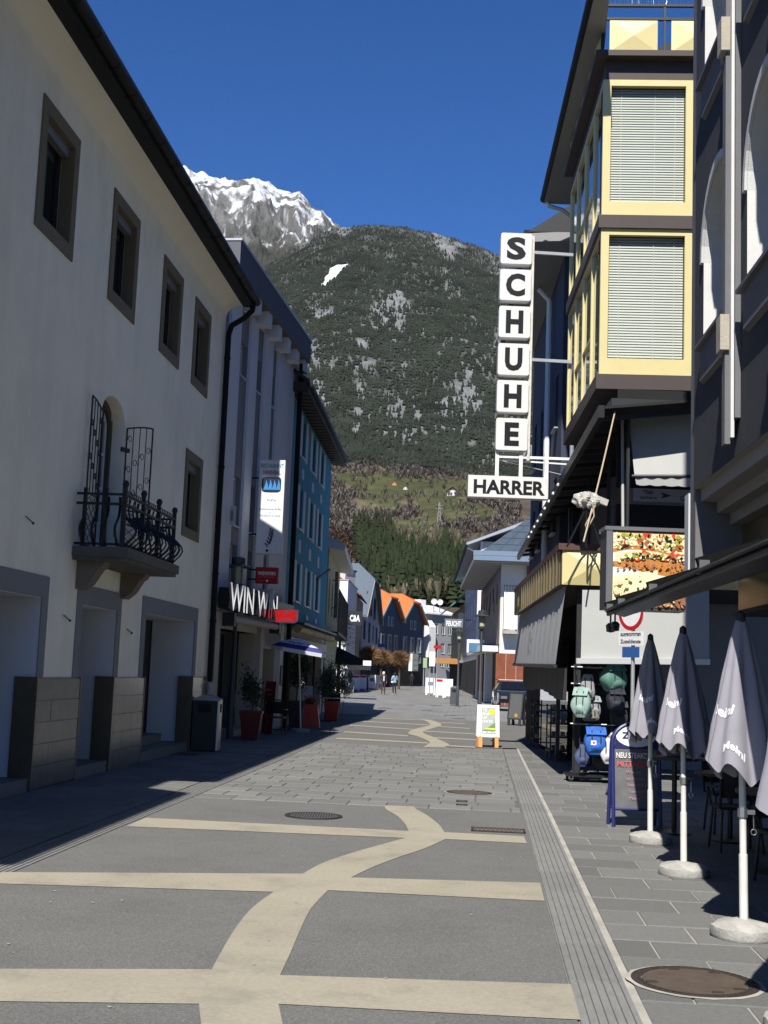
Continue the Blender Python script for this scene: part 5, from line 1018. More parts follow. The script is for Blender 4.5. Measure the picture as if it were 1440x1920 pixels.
for k in range(-1, 4):                                     # stepped pilasters between the windows with stone consoles
    s = FR.px(1382, 500)[0]+dS*k
    if s < .3: continue
    m = MB(); FR.box(m, s-.17, s+.17, zb1+.35, 18, -.02, .055); m.build('pilaster', M_r1g, R1)
    m = MB(); FR.box(m, s-.11, s+.12, zb1+.16, 18, .05, .085); m.build('pilaster_rib', M_r1w, R1); m = MB(); FR.box(m, s-.06, s+.08, zb1+.10, 18, .08, .135); m.build('pilaster_rib', M_r1g, R1)
    for zz in (zs1-.52, zs1+2.63):
        m = MB(); FR.box(m, s-.20, s-.10, zz, zz+.36, -.01, .13); FR.box(m, s-.08, s+.12, zz, zz+.36, .1, .19); m.build('console', mat('sandstone', (.40, .36, .29), .85, .15, 8, .4, 60), R1)
m = MB(); FR.box(m, -.33, .0, zb1-1.0, 18, -.6, -.02); m.build('corner_strip', M_r1g, R1)
pz = [(0, zb1), (0, zb1-.002), (-.075, zb1-.002), (-.075, zb1-.15), (-.26, zb1-.15), (-.26, zb1-.28), (-.41, zb1-.28), (-.41, zb1-.41), (-2.5, zb1-.41), (-2.5, zb1)]
m = MB(); FR.profile(m, [(o-.003, z) for o, z in pz], .02, 13); m.build('stepped_moulding', mat('beige_moulding', (.33, .32, .30), .85, .05), R1)
Fe = Fac(FR.W(-.34, 0, -.0)[:2], FR.W(-.34, 0, -2.5)[:2]); m = MB(); Fe.box(m, 0, 2.5, zb1-.95, zb1, -.25, 0); m.build('end_pier', mat('pier_white', (.52, .53, .55), .9, .04), R1)
for i in range(9): m = MB(); s = -.2+1.45*i; FR.box(m, s, s+1.43, 2.55, zb1-.42, -.62, -.56); m.build('fascia_panel', M_brass, R1)
m = MB(); FR.box(m, -.3, 13, 0, 2.6, -2.2, -2.0); FR.box(m, -.3, 13, 2.5, 2.55, -2.2, -.5); m.build('ground_floor_wall', mat('dark_stone_cladding', (.012, .0115, .011), .7, .3, 10, .5, 40), R1)
for s in (.4, 3.6, 6.8, 10.0):
    m = MB(); FR.box(m, s, s+.5, 0, 2.5, -1.5, -1.0); m.build('column', MATS['dark_stone_cladding'], R1)
m = MB(); FR.box(m, 1.2, 3.3, .4, 2.3, -1.99, -1.95); m.build('pane', M_glass_dark, R1)
# ---- louvre canopy over the terrace
M_matt = mat('matt_black', (.010, .010, .010), .95, .1, 5, spec=.03)
cn = thing('louvre_canopy', 'black louvred canopy projecting over the terrace parasols', 'canopy', FR.W(0, 2.6, .5))
_s, o_out, z_out = at_dist(FR, 1142, 1149, 15.9); o_out -= .02; c0, c1 = _s, 10.5; o_in, z_in = -.55, z_out+.42
M_louv = mat('louvre_black', (.016, .016, .017), .35, .2, 3, spec=.25)
for i in range(9):
    f = i/8; o = o_in+(o_out-o_in-.17)*f; z = z_in+(z_out-z_in)*f; m = MB(); m.obox(FR.W(c0, z-.05, o+.0), FR.W(c1, 0)-FR.W(c0, 0), FR.W(0, .07, .25)-FR.W(0, 0, 0), FR.W(0, .018, -.006)-FR.W(0, 0, 0)); m.build('louvre', M_louv, cn)
    if i % 2: m = MB(); m.bar(FR.W(c0, z+.03, o+.25), FR.W(c1, z+.03, o+.25), .012, .03); m.build('louvre_edge', M_sillm, cn)
for s in (c0+.02, -.2, 2.2, 4.8, 7.4, c1-.1):
    m = MB(); m.bar(FR.W(s, z_in+.10, o_in), FR.W(s, z_out+.06, o_out+.06), .06, .14); m.build('rafter', M_matt, cn); m = MB(); FR.box(m, s-.05, s+.05, z_out+.0, z_out+.11, o_out-.02, o_out+.06); m.build('end_cap', M_sillm, cn)
m = MB(); m.tube([FR.W(c0, z_out-.02, o_out+.03), FR.W(c1, z_out-.02, o_out+.03)], .025, 8); m.build('front_rail', M_black, cn)
for s in (-1.2, -.75):
    m = MB(); p = FR.W(s, 2.36, .8); m.tube([FR.W(s, 2.55, .8), p], .012, 5); m.lathe([(.002, -.05), (.05, -.04), (.06, .04), (.03, .07)], 10, (p[0], p[1], p[2]-.02)); m.build('spotlight', M_black, cn)
# ---- pizza light box at the end of the canopy
D_ = 16.5; a, b = AT(1150, 998, D_), AT(1284, 1130, D_); a2 = AT(1133, 1150, D_); x0, x1, zt_, zb_ = a[0]-.06, b[0]+.02, a[2]+.03, AT(1150, 1132, D_)[2]-.03
lb = thing('light_box_sign', 'square light box sign showing a pizza photograph', 'sign', ((x0+x1)/2, D_, zb_)); ca, sa_ = math.cos(rad(-2)), math.sin(rad(-2))
m = MB(); m.box(x0-.03, x1, D_, D_+.45, zb_-.04, zt_); m.build('case', mat('dark_metal_case', (.10, .10, .10), .4, .15, 6, metal=.5), lb)
m = MB(); m.box(x0-.05, x1+.03, D_-.03, D_+.48, zt_, zt_+.05); m.build('top_cap', M_alu, lb); m = MB(); m.box(x0-.03, x0+.05, D_-.02, D_, zb_-.04, zt_); m.build('edge', M_alu, lb)
fx0, fx1, fz0, fz1 = x0+.06, x1-.02, zb_+.0, zt_-.02; W_, H_ = fx1-fx0, fz1-fz0
m = MB(); m.add([(fx0, D_-.004, fz0), (fx1, D_-.004, fz0), (fx1, D_-.004, fz1), (fx0, D_-.004, fz1)], [(0, 1, 2, 3)])
pc = {k: mat('print_'+k, c, .35, v, 30) for k, c, v in (('cheese', (.75, .62, .36), .25), ('crust', (.48, .20, .05), .3), ('olive', (.02, .016, .014), .1), ('tomato', (.55, .06, .03), .2), ('pepper', (.30, .36, .05), .2), ('paper', (.70, .70, .66), .05), ('meat', (.30, .13, .07), .4), ('cream', (.82, .74, .45), .2))}
m.build('print', pc['paper'], lb)
def pq(u, v): return (fx0+u*W_, fz0+v*H_)
lay = [.005]
def shape(mm, P):
    y = D_-lay[0]; P = [(min(max(p[0], fx0), fx1), y, min(max(p[1], fz0), fz1)) for p in P]; mm.add(P, [tuple(range(len(P)))])
def layer(k, fn):
    lay[0] += .0008; mm = MB(); fn(mm); struct(mm.build('print_'+k, pc[k], lb), 'stuff')
def wavy(u0, u1, v_lo, v_hi, n=18): return [pq(u0+(u1-u0)*i/n, v_lo(i/n)) for i in range(n+1)] + [pq(u0+(u1-u0)*i/n, v_hi(i/n)) for i in range(n, -1, -1)]
layer('crust', lambda mm: (shape(mm, wavy(0, 1, lambda t: .72+.05*math.sin(t*5), lambda t: 1.0)), shape(mm, wavy(0, 1, lambda t: .50+.03*math.cos(t*4)-.06*t, lambda t: .60+.06*math.sin(t*3)))))
layer('cheese', lambda mm: (shape(mm, wavy(0, 1, lambda t: .77+.05*math.sin(t*5), lambda t: .985)), shape(mm, wavy(.04, 1, lambda t: .60+.05*math.sin(t*3), lambda t: .70+.06*math.sin(t*4)))))
layer('cream', lambda mm: shape(mm, wavy(0, .62, lambda t: .05+.28*t, lambda t: .40+.10*t)))
layer('meat', lambda mm: shape(mm, wavy(0, 1, lambda t: .0, lambda t: .06+.40*t)))
def blobs(k, n, reg, r0, r1, ring=False):
    def f(mm):
        for _ in range(n):
            u, v = reg(random.random(), random.random()); r = random.uniform(r0, r1); c = pq(u, v); q = random.random()*6; e = random.uniform(.45, .9)
            shape(mm, [(c[0]+r*math.cos(t)*math.cos(q)-e*r*math.sin(t)*math.sin(q), c[1]+r*math.cos(t)*math.sin(q)+e*r*math.sin(t)*math.cos(q)) for t in np.linspace(0, 6.283, 9)[:-1]]); lay[0] += .00004
    layer(k, f)
top = lambda u, v: (u, .78+.19*v); mid = lambda u, v: (.08+.9*u, .60+.08*v+.05*math.sin(3*u)); low = lambda u, v: (.1+.9*u, .02+(.38*u+.02)*v)
for reg, s in ((top, 1), (mid, .7)):
    blobs('tomato', int(26*s), reg, .02, .05); blobs('meat', int(40*s), reg, .012, .03); blobs('cream', int(50*s), reg, .012, .035); blobs('pepper', int(34*s), reg, .012, .035); blobs('olive', int(30*s), reg, .014, .028)
blobs('meat', 30, lambda u, v: (u, .49+.1*v), .01, .03); blobs('crust', 60, low, .012, .035); blobs('cheese', 70, low, .01, .028); blobs('meat', 90, low, .01, .03); blobs('olive', 30, low, .006, .016); blobs('cheese', 40, lambda u, v: (.5*u, .1+.3*v*u+.2*v), .012, .04); blobs('crust', 24, lambda u, v: (.1+.85*u, .545+.05*v-.03*u), .006, .02)
m = MB(); m.bar((x1-.1, D_+.2, zt_), (x1+.5, D_+.2, zt_+.0), .05); m.build('hanger', M_charcoal, lb)
# ------------------------------------------------------------------ R2: shoe shop building with the yellow glazed bay
M_yel = mat('yellow_anodised', (.60, .515, .25), .38, .05, 3, metal=.0, spec=.5); M_brown = mat('brown_band', (.055, .042, .038), .6, .08, 3); M_r2 = mat('mid_grey_render', (.20, .20, .205), .9, .05, 2)
M_mirror = mat('mirror_glass', (.33, .36, .40), .03, 0, metal=1.0); M_awn = mat('white_awning', (.345, .352, .34), .85, .04, 3, .15, 200); M_awnb = mat('awning_bar', (.6, .6, .6), .4, .03, metal=.4)
C2 = AT(1123, 703, 24.5)[:2]; tdir = np.array([math.sin(rad(2.4)), math.cos(rad(2.4))]); fdir = np.array([math.cos(rad(3.5)), -math.sin(rad(3.5))])
FS = Fac(C2 + 6.2*tdir, C2); FF = Fac(C2, C2 + 4.5*fdir)
R2 = thing('shoe_shop_building', 'tall grey shop building with a glazed bay in pale yellow frames', 'building', FF.W(0, 0))
pz = lambda v, u=1124: FF.px(u, v)[1]
zA0, zA1, zB0, zB1, zS, zT = pz(702), pz(428), pz(404), pz(149), pz(106), pz(0)
# body of the building behind the bay
FW = Fac(FS.W(-6, 0, -1.0)[:2], FS.W(5.5, 0, -1.0)[:2]); wall('wall', FW, 0, FW.L, 0, 14.3, [], M_r2, R2, back=8)
for z0, z1 in ((zA0, zA1), (zB0, zB1)):
    m = MB(); fb = .34 if z0 == zA0 else .30; ft = .13; fw = .16
    FF.box(m, 0, 3.6, z0, z0+fb, -.12, 0); FF.box(m, 0, 3.6, z1-ft, z1, -.12, 0)
    for s in (0, 1.68, 3.44): FF.box(m, s, s+fw, z0+fb, z1-ft, -.12, -.001)
    fr = m.build('bay_frame', M_yel, R2)
    for a, b in ((fw, 1.68), (1.68+fw, 3.44)):
        m = MB(); m.add([FF.W(a, z0+fb, -.12), FF.W(b, z0+fb, -.12), FF.W(b, z1-ft, -.12), FF.W(a, z1-ft, -.12)], [(0, 1, 2, 3)]); m.build('pane', glass('clear_pane', (.02, .02, .02), .95), fr)
        m = MB(); n = 46; hh = (z1-ft-z0-fb)/n
        for i in range(n):
            z = z0+fb+hh*i; p = [FF.W(a+.01, z+.002, -.15), FF.W(b-.01, z+.002, -.15), FF.W(b-.01, z+hh*.92, -.166), FF.W(a+.01, z+hh*.92, -.166)]; m.add(p, [(0, 1, 2, 3)])
        for s in (a+.22, (a+b)/2+.15, b-.2): FF.box(m, s, s+.012, z0+fb, z1-ft, -.148, -.144)
        struct(m.build('venetian_blind', mat('blind_slats', (.60, .60, .52), .5, .06, 1.2), fr), 'stuff')
    m = MB(); FF.box(m, .02, 3.6, z0, z1, -.6, -.35); m.build('bay_room', M_dark, R2)
    # street side: mirror panes in slim double mullions
    m = MB(); n = 4; L_ = FS.L; FS.box(m, 0, L_-.002, z0, z0+.10, -.10, 0); FS.box(m, 0, L_-.002, z1-.08, z1, -.10, 0)
    for i in range(n+1):
        s = min(max(L_*i/n-.06, 0), L_-.12); FS.box(m, s, s+.05, z0+.10, z1-.08, -.1, -.002); FS.box(m, s+.07, s+.12, z0+.10, z1-.08, -.1, -.002)
    FS.box(m, L_*.25, L_*.75, z0+(z1-z0)*.38, z0+(z1-z0)*.38+.05, -.1, -.01)
    fr = m.build('bay_frame', M_yel, R2)
    for i in range(n): m = MB(); FS.box(m, L_*i/n+.06, L_*(i+1)/n-.06, z0+.10, z1-.08, -.07, -.05); m.build('pane', M_mirror, fr)
for z0, z1, out in ((zA1, zB0, .06), (zA0-.30, zA0, .06), (zB1, zS, -.05)):
    m = MB(); p = [FS.W(0, z0, out), FF.W(0, z0, out)-np.array([*FF.t*out, 0])*1, FF.W(3.7, z0, out), FF.W(3.7, z0, -1.2), FS.W(0, z0, -1.2)]; m.ext(p, (0, 0, z1-z0)); m.build('floor_band', M_brown, R2)
# balcony on top of the bay
m = MB(); p = [FS.W(0, zS-.06, .18), FF.W(-.18, zS-.06, .18), FF.W(3.8, zS-.06, .18), FF.W(3.8, zS-.06, -1.2), FS.W(0, zS-.06, -1.2)]; m.ext(p, (0, 0, .12)); bal2 = m.build('balcony', M_brown, R2)
zr0, zr1, zr2 = pz(103), pz(41), pz(14)
def pyramid(F, s0, s1, z0, z1, o, parent, mat_=M_yel, h=.05):
    m = MB(); m.add([F.W(s0, z0, o), F.W(s1, z0, o), F.W(s1, z1, o), F.W(s0, z1, o), F.W((s0+s1)/2, (z0+z1)/2, o+h)], [(0, 1, 4), (1, 2, 4), (2, 3, 4), (3, 0, 4), (3, 2, 1, 0)]); return m.build('pyramid_panel', mat_, parent)
s = .10
while s < 3.4: pyramid(FF, s, s+.98, zr0+.04, zr1, .06, bal2); s += 1.26
for i in range(5): pyramid(FS, .2+1.22*i, 1.2+1.22*i, zr0+.04, zr1, .06, bal2)
for z in (zr1+.02, zr2): 
    m = MB(); FF.box(m, -.1, 3.7, z, z+.05, .0, .06); FS.box(m, 0, FS.L-.05, z, z+.05, .0, .06); m.build('rail', M_charcoal, bal2)
for s in (-.06, 1.2, 2.45): m = MB(); FF.box(m, s, s+.05, zS, zr2, .0, .05); m.build('post', M_charcoal, bal2)
m = MB()
for i in range(70): q = FF.W(-.05+3.5*i/70, zr2+.05, .03); m.tube([q, q+np.array([random.uniform(-.02, .02), random.uniform(-.03, .03), .10])], .003, 3, False)
struct(m.build('bird_spikes', M_steel, bal2), 'stuff')
m = MB(); FF.box(m, .9, 1.5, zS+.06, 14.2, -1.9, -1.6); FF.box(m, 1.2, 2.6, zS+.06, 14.2, -2.2, -2.0); m.build('balcony_back', M_white, R2)
# roof slab with soffit
e0, e1 = AT(1020, 391, 34.0), AT(1112, -8, 23.3); ez = (e0[2]+e1[2])/2; dv = (e1-e0); e2 = e1+dv*.03
m = MB(); m.ext([(e0[0], e0[1], ez), (e2[0], e2[1], ez), (e2[0]+.28, e2[1], ez), (e1[0]+.75, 26.6, ez), (e1[0]+7, 26.6, ez), (e0[0]+7, e0[1], ez)], (0, 0, .18)); m.build('soffit', mat('soffit_grey', (.27, .27, .265), .8, .05), R2)
m = MB(); m.tube([(e0[0]-.02, e0[1], ez+.12), (e2[0]-.02, e2[1], ez+.12)], .10, 10); m.build('gutter', M_gutter, R2, True)
m = MB(); m.ext([(e0[0]+.4, e0[1], ez+.18), (e0[0]+7, e0[1], ez+.18), (e0[0]+7, e0[1], ez+3)], np.array([e1[0]-e0[0], 26.6-e0[1], 0])); m.build('roof', M_charcoal, R2)
m = MB(); m.tube([(e0[0]+.05, e0[1]-.1, ez+.1), (e0[0]+.12, e0[1]-.1, ez-.10), (e0[0]+.5, e0[1]-.1, ez-.2), (e0[0]+.9, e0[1]-.1, ez-.5), (e0[0]+.9, e0[1]-.1, 4)], .06, 8); m.build('rain_pipe', M_zinc, R2, True)
# second house behind: navy wall under its own eave
FN = Fac(gpt(986, 47), gpt(1042, 36)); N2 = thing('navy_house', 'narrow navy house with white rain pipe behind the vertical shoe sign', 'house', FN.W(0, 0))
hsn = [(1.2+2.6*i, 2.1+2.6*i, z, z+1.7) for i in range(4) for z in (6.0, 9.2)]; wall('wall', FN, 0, FN.L, 0, 14.3, hsn, mat('navy_dark_render', (.045, .055, .085), .9, .06, 2), N2, .15, back=8)
for h in hsn: window(FN, *h, N2, .14, .06, M_frame_dark, M_glass_dark, lights=1, sill=(.12, M_zinc, .05), room=.2)
m = MB(); FN.profile(m, [(-.3, 14.2), (1.15, 14.15), (1.15, 14.4), (-.3, 14.5)][::-1], -.3, FN.L+1.2); m.build('soffit', MATS['soffit_grey'], N2); m = MB(); FN.box(m, -.3, FN.L+1.2, 14.3, 14.5, 1.12, 1.3); m.build('gutter', M_gutter, N2)
m = MB(); FN.profile(m, [(1.2, 14.45), (-4, 18), (-8, 14.5)][::-1], -.3, FN.L+1.2); m.build('roof', M_charcoal, N2)
m = MB(); m.tube([FN.W(FN.L*.72, 14.1, .5), FN.W(FN.L*.72, 13.7, .15), FN.W(FN.L*.72, .2, .15)], .09, 8); m.build('rain_pipe', M_white, N2, True)
# ---- terrace canopy with pyramid panels, pergola above, awnings below
K0 = AT(1052, 1060, 21.2)[:2]; FK = Fac(K0, K0+4.2*fdir); FKs = Fac(K0+11.5*tdir, K0); kz0, kz1 = FK.px(1060, 1096)[1], FK.px(1060, 1031)[1]; kz2 = FK.px(1056, 1019)[1]
TR = thing('terrace_canopy', 'shop canopy with brass panels and yellow pyramid panels', 'canopy', FK.W(0, kz0))
m = MB(); p = [FKs.W(0, kz0+.02, -.03), FK.W(.03, kz0+.02, -.03), FK.W(4.2, kz0+.02, -.03), FK.W(4.2, kz0+.02, -5), FKs.W(0, kz0+.02, -3.5)]; m.ext(p, (0, 0, .25)); m.build('slab', M_brown, TR)
for i in range(4): pyramid(FK, .02+1.02*i, 1.02+1.02*i, kz0, kz1, .0, TR, h=.09)
m = MB(); FK.box(m, .02, 4.2, kz0+.005, kz1, -.06, -.002); FKs.box(m, 0, 11.48, kz0+.005, kz1, -.06, -.002); m.build('parapet', M_brown, TR)
for i in range(19): m = MB(); FKs.box(m, .02+11.4*i/19, 11.4*(i+.95)/19, kz0, kz1, 0, .02); FKs.box(m, 11.4*(i+.45)/19, 11.4*(i+.52)/19, kz0, kz1, .02, .05); m.build('brass_panel', M_brass, TR)
m = MB(); FK.box(m, -.05, 4.2, kz1, kz2, -.12, .05); FKs.box(m, 0, 11.5, kz1, kz2-.004, -.12, .05); m.build('coping', mat('red_brown_coping', (.085, .04, .032), .5, .05), TR)
PE = thing('terrace_pergola', 'long black pergola roof edged with small bulbs above the canopy', 'pergola', FK.W(0, 6)); n0, n1 = AT(1128, 768, 21.5), AT(972, 1046, 49.0); zp = (n0[2]+n1[2])/2; n0[2] = n1[2] = zp
m = MB(); m.bar(n0, n1, .10, .22); m.build('edge_beam', M_black, PE)
dd = n1-n0; rt = np.array([3.2, -.1, 0.35]); m = MB(); m.obox(n0+np.array([.06, 0, .05]), dd, rt, (0, 0, .05)); m.build('roof_sheet', M_black, PE)
for i in range(16): m = MB(); p = n0+dd*(i+.2)/16+np.array([.06, 0, -.05]); m.bar(p, p+rt, .06, .09); m.build('rafter', M_charcoal, PE)
for f in (.02, .12, .25, .42): m = MB(); p = n0+dd*f+np.array([.55, 0, 0]); m.tube([(p[0], p[1], kz0+.2), (p[0], p[1], zp)], .035, 6); m.build('post', M_charcoal, PE)
for f in np.linspace(.30, .72, 9):
    p = n0+dd*f+np.array([-.06, 0, -.06]); m = MB(); m.lathe([(.005, -.045), (.04, -.02), (.045, .01), (.015, .05)], 6, tuple(p)); m.build('bulb', M_white, PE)
# upper roller awning facing the viewer
aw = thing('roller_awning', 'white roller awning over the terrace under the yellow bay', 'awning', AT(1235, 840, 22)); q = [AT(1179, 768, 22.6), AT(1310, 768, 22.3), AT(1310, 893, 21.9), AT(1190, 893, 22.0)]
m = MB(); m.grid(lambda u, v: (q[0]*(1-u)+q[1]*u)*(1-v)+(q[3]*(1-u)+q[2]*u)*v+np.array([0, .03*math.sin(v*3), 0]), 10, 10); m.build('fabric', M_awn, aw, 'all')
m = MB(); m.tube([q[3]+np.array([-.05, 0, 0]), q[2]], .03, 8); m.build('front_bar', M_charcoal, aw); m = MB(); q2, q3 = AT(1310, 912, 21.9), AT(1193, 908, 22.0)
m.grid(lambda u, v: (q[3]*(1-u)+q[2]*u)*(1-v)+(q3*(1-u)+q2*u)*v + np.array([0, .01*math.sin(u*30), -.02*abs(math.sin(u*14))*v]), 40, 3); m.build('valance', M_awn, aw, 'all')
m = MB(); m.box(q[0][0]-.35, q[1][0], 22.4, 22.9, q[0][2], q[0][2]+.16); m.build('cassette', M_charcoal, aw)
m = MB(); m.tube([q[0]+np.array([-.1, .1, 0]), AT(1168, 1010, 22.4)], .028, 6); m.build('guide_pole', mat('pale_pole', (.4, .4, .36), .6, .05), aw)
tp = thing('direction_sign', 'narrow grey sign reading Tief-parterre with an arrow', 'sign', AT(1235, 930, 23)); a, b = AT(1188, 939, 23), AT(1320, 920, 23); m = MB(); m.box(a[0], b[0], 23, 23.04, a[2], b[2]); m.build('board', mat('grey_board', (.30, .30, .30), .6, .04), tp)
hh = b[2]-a[2]; letters('Tief-', M_pdark, tp, (a[0]+.18, 22.996, a[2]+hh*.56), (1, 0, 0), (0, 0, 1), h=hh*.32, bold=.01); letters('parterre', M_pdark, tp, (a[0]+.13, 22.996, a[2]+hh*.10), (1, 0, 0), (0, 0, 1), h=hh*.30, bold=.01); letters('Ga', M_pdark, tp, (a[0]+.86, 22.996, a[2]+hh*.12), (1, 0, 0), (0, 0, 1), h=hh*.42, bold=.01)
m = MB(); x = a[0]+.5; z = (a[2]+b[2])/2; m.add([(x, 22.99, z+.06), (x+.05, 22.99, z), (x, 22.99, z-.06), (x+.2, 22.99, z)], [(0, 1, 2, 3)]); m.build('arrow', M_pdark, tp)
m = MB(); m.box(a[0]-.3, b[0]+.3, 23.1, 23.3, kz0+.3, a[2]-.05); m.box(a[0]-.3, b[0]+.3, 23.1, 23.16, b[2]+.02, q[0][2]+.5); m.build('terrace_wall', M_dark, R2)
# ---- rope with tarpaulin-wrapped lamp on the terrace
rp = thing('rope', 'pale rope tied from the bay to the canopy edge', 'rope', AT(1094, 1016, 20.3)); r0, r1 = AT(1153, 772, 21.6), AT(1094, 1016, 20.2); m = MB(); m.tube([r0*(1-t)+r1*t+np.array([0, 0, -.05*math.sin(math.pi*t)]) for t in np.linspace(0, 1, 10)], .014, 6)
k0 = AT(1112, 945, 20.5); m.tube([k0, k0+np.array([.02, 0, -.2]), k0+np.array([-.10, 0, -.45]), k0+np.array([-.12, 0, -.36]), k0+np.array([.04, 0, -.02])], .012, 5); m.build('line', mat('hemp', (.42, .34, .24), .9, .1, 20), rp)
tb = thing('wrapped_floodlight', 'floodlight wrapped in crumpled plastic film on a black tripod', 'floodlight', AT(1105, 1015, 20.6)); c = AT(1100, 938, 20.6); m = MB(); N_ = 14
def crump(u, v): 
    q, f = 2*math.pi*u, math.pi*v; r = 1+.22*math.sin(5*q+3*f)*math.sin(f)+.15*math.sin(9*q-4*f); return c+np.array([.20*r*math.sin(f)*math.cos(q), .12*r*math.sin(f)*math.sin(q), .13*r*math.cos(f)])
m.grid(crump, 22, 12); m.build('film', mat('plastic_film', (.42, .40, .36), .12, .3, 12, .6, 20, coat=.5), tb)
m = MB(); m.obox(c+np.array([.12, 0, .0]), (.22, 0, -.08), (0, .1, 0), (.03, 0, .10)); m.build('film_end', MATS['plastic_film'], tb)
for dx in (-.3, .02, .28): m = MB(); m.tube([c+np.array([0, 0, -.12]), (c[0]+dx, c[1]+.1, kz1)], .018, 6); m.build('tripod_leg', M_black, tb)
# ---- street-side shade under the canopy and the big front shade
sh = thing('side_awning', 'pale striped drop awning hanging along the shop canopy', 'awning', FKs.W(6, kz0)); g0, g1 = FKs.W(0.3, kz0, -.1), FKs.W(11.4, kz0, -.1); b1, b0 = AT(1041, 1249, 21.2), AT(963, 1246, 32.5)
m = MB(); nu = 44; m.grid(lambda u, v: (g0*(1-u)+g1*u)*(1-v)+(b0*(1-u)+b1*u)*v+np.array([-.02*abs(math.sin(u*nu*math.pi/4))*math.sin(v*3.1), 0, 0]), nu*2, 6); m.build('fabric', mat('pale_striped_awning', (.40, .41, .42), .85, .06, 4), sh, 'all')
m = MB(); m.tube([b0, b1], .035, 8); m.build('front_bar', M_charcoal, sh); v0, v1 = b0+np.array([.25, 0, -.03]), b1+np.array([.25, .3, -.03])
m = MB(); m.grid(lambda u, v: v0*(1-u)+v1*u+np.array([.02*math.sin(u*60), 0, -(.52+.05*math.sin(u*9))*v]), 60, 4); m.build('valance', mat('grey_mesh', (.10, .10, .10), .9, .1, 8), sh, 'all')
d1 = b1-b0; d1 = d1/np.linalg.norm(d1); up_ = (g0-b0)/np.linalg.norm(g0-b0); 
p = b0+(b1-b0)*.40+(g0-b0)*.48; letters('moderne', mat('print_faint', (.20, .20, .21), .8, 0), sh, p+np.array([-.035, 0, 0]), d1, up_, h=.16, bold=.0, slant=.2); p = b0+(b1-b0)*.40+(g0-b0)*.28; letters('Schuhe', MATS['print_faint'], sh, p+np.array([-.035, 0, 0]), d1, up_, h=.16, bold=.0, slant=.2)
fa = thing('front_awning', 'big white sunlit drop awning at the shop front', 'awning', AT(1170, 1240, 20.6)); q = [AT(1092, 1106, 21.1), AT(1330, 1108, 20.9), AT(1330, 1238, 20.75), AT(1089, 1236, 20.9)]
m = MB(); m.grid(lambda u, v: (q[0]*(1-u)+q[1]*u)*(1-v)+(q[3]*(1-u)+q[2]*u)*v+np.array([0, .012*math.sin(u*7), 0]), 12, 6); m.build('fabric', M_awn, fa, 'all')
m = MB(); q0, q1 = q[3]+np.array([-.08, -.02, -.03]), q[2]+np.array([0, -.02, -.03]); m.bar(q0, q1, .10, .09); m.build('front_bar', M_awnb, fa)
# dark shop interior and posts under the canopy
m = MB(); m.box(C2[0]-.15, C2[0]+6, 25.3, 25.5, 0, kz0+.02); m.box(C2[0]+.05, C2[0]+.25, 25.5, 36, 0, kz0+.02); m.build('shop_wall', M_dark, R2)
for p in (FKs.W(11.2, 0, -.35), FKs.W(6.5, 0, -.5), FKs.W(9.2, 0, -.6)): m = MB(); m.box(p[0]-.04, p[0]+.04, p[1]-.04, p[1]+.04, 0, kz0+.02); m.build('post', M_charcoal, TR)
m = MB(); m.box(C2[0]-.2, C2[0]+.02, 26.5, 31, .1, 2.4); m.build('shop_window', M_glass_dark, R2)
# ---- the vertical shoe sign
M_face = mat('acrylic_white', (.64, .64, .62), .3, .02, 3, stain=(.5, .49, .45), stain_amt=.35, stain_scale=4); M_let = mat('acrylic_black', (.012, .012, .013), .35, 0)
SG = thing('vertical_sign', 'vertical sign of six white boxes with black letters SCHUHE', 'sign', AT(965, 840, 28.5)); DS = 28.5; tl = [(941, 436), (938.5, 504), (936.5, 573), (934.5, 643), (932, 712), (930, 783)]
xs0 = float(np.mean([AT(u, v, DS)[0] for u, v in tl])); bw = AT(999, 436, DS)[0]-AT(941, 436, DS)[0]; bh = AT(941, 436, DS)[2]-AT(940, 493.5, DS)[2]
for (u, v), ch in zip(tl, 'SCHUHE'):
    z1 = AT(u, v, DS)[2]; z0 = z1-bh; m = MB(); P = []
    r = .04
    for cx, cz, q0 in ((xs0+bw-r, z1-r, 0), (xs0+r, z1-r, 90), (xs0+r, z0+r, 180), (xs0+bw-r, z0+r, 270)): P += [(cx+r*math.cos(rad(q0+q)), DS, cz+r*math.sin(rad(q0+q))) for q in (0, 45, 90)]
    m.ext(P[::-1], (0, .28, 0)); bx = m.build('letter_box', M_face, SG); wl_ = bw*(.62 if ch in 'SC' else .56 if ch in 'HU' else .46)
    letters(ch, M_let, bx, (xs0+(bw-wl_)/2, DS-.001, z0+bh*.13), (1, 0, 0), (0, 0, 1), w=wl_, h=bh*.74, bold=.045, name='letter')
zt1, zb1_ = AT(941, 436, DS)[2]-.02, AT(985, 862, DS)[2]
m = MB(); m.box(xs0+bw+.0, xs0+bw+.07, DS+.08, DS+.18, zb1_, zt1); m.build('mast', mat('rusty_white', (.55, .53, .48), .6, .2, 5, stain=(.3, .16, .08), stain_amt=.6, stain_scale=2), SG)
for v in (470, 672):
    z = AT(1000, v, DS)[2]; m = MB(); m.bar((xs0+bw+.05, DS+.13, z), (xs0+bw+1.0, DS+.2, z), .06, .07); m.build('bracket', M_zinc, SG)
HR = thing('name_sign', 'wide white name sign with black capitals below the vertical sign', 'sign', AT(950, 935, DS)); a, b = AT(877, 931, DS), AT(1027, 893, DS); zt2 = AT(877, 890, DS)[2]; x0, x1 = a[0], AT(1027, 934, DS)[0]; z0 = AT(950, 933, DS)[2]
m = MB(); m.box(x0, x1, DS, DS+.28, z0, zt2); m.build('box', M_face, HR); letters('HARRER', M_let, HR, (x0+.13, DS-.001, z0+(zt2-z0)*.15), (1, 0, 0), (0, 0, 1), w=(x1-x0)-.2, h=(zt2-z0)*.66, bold=.035)
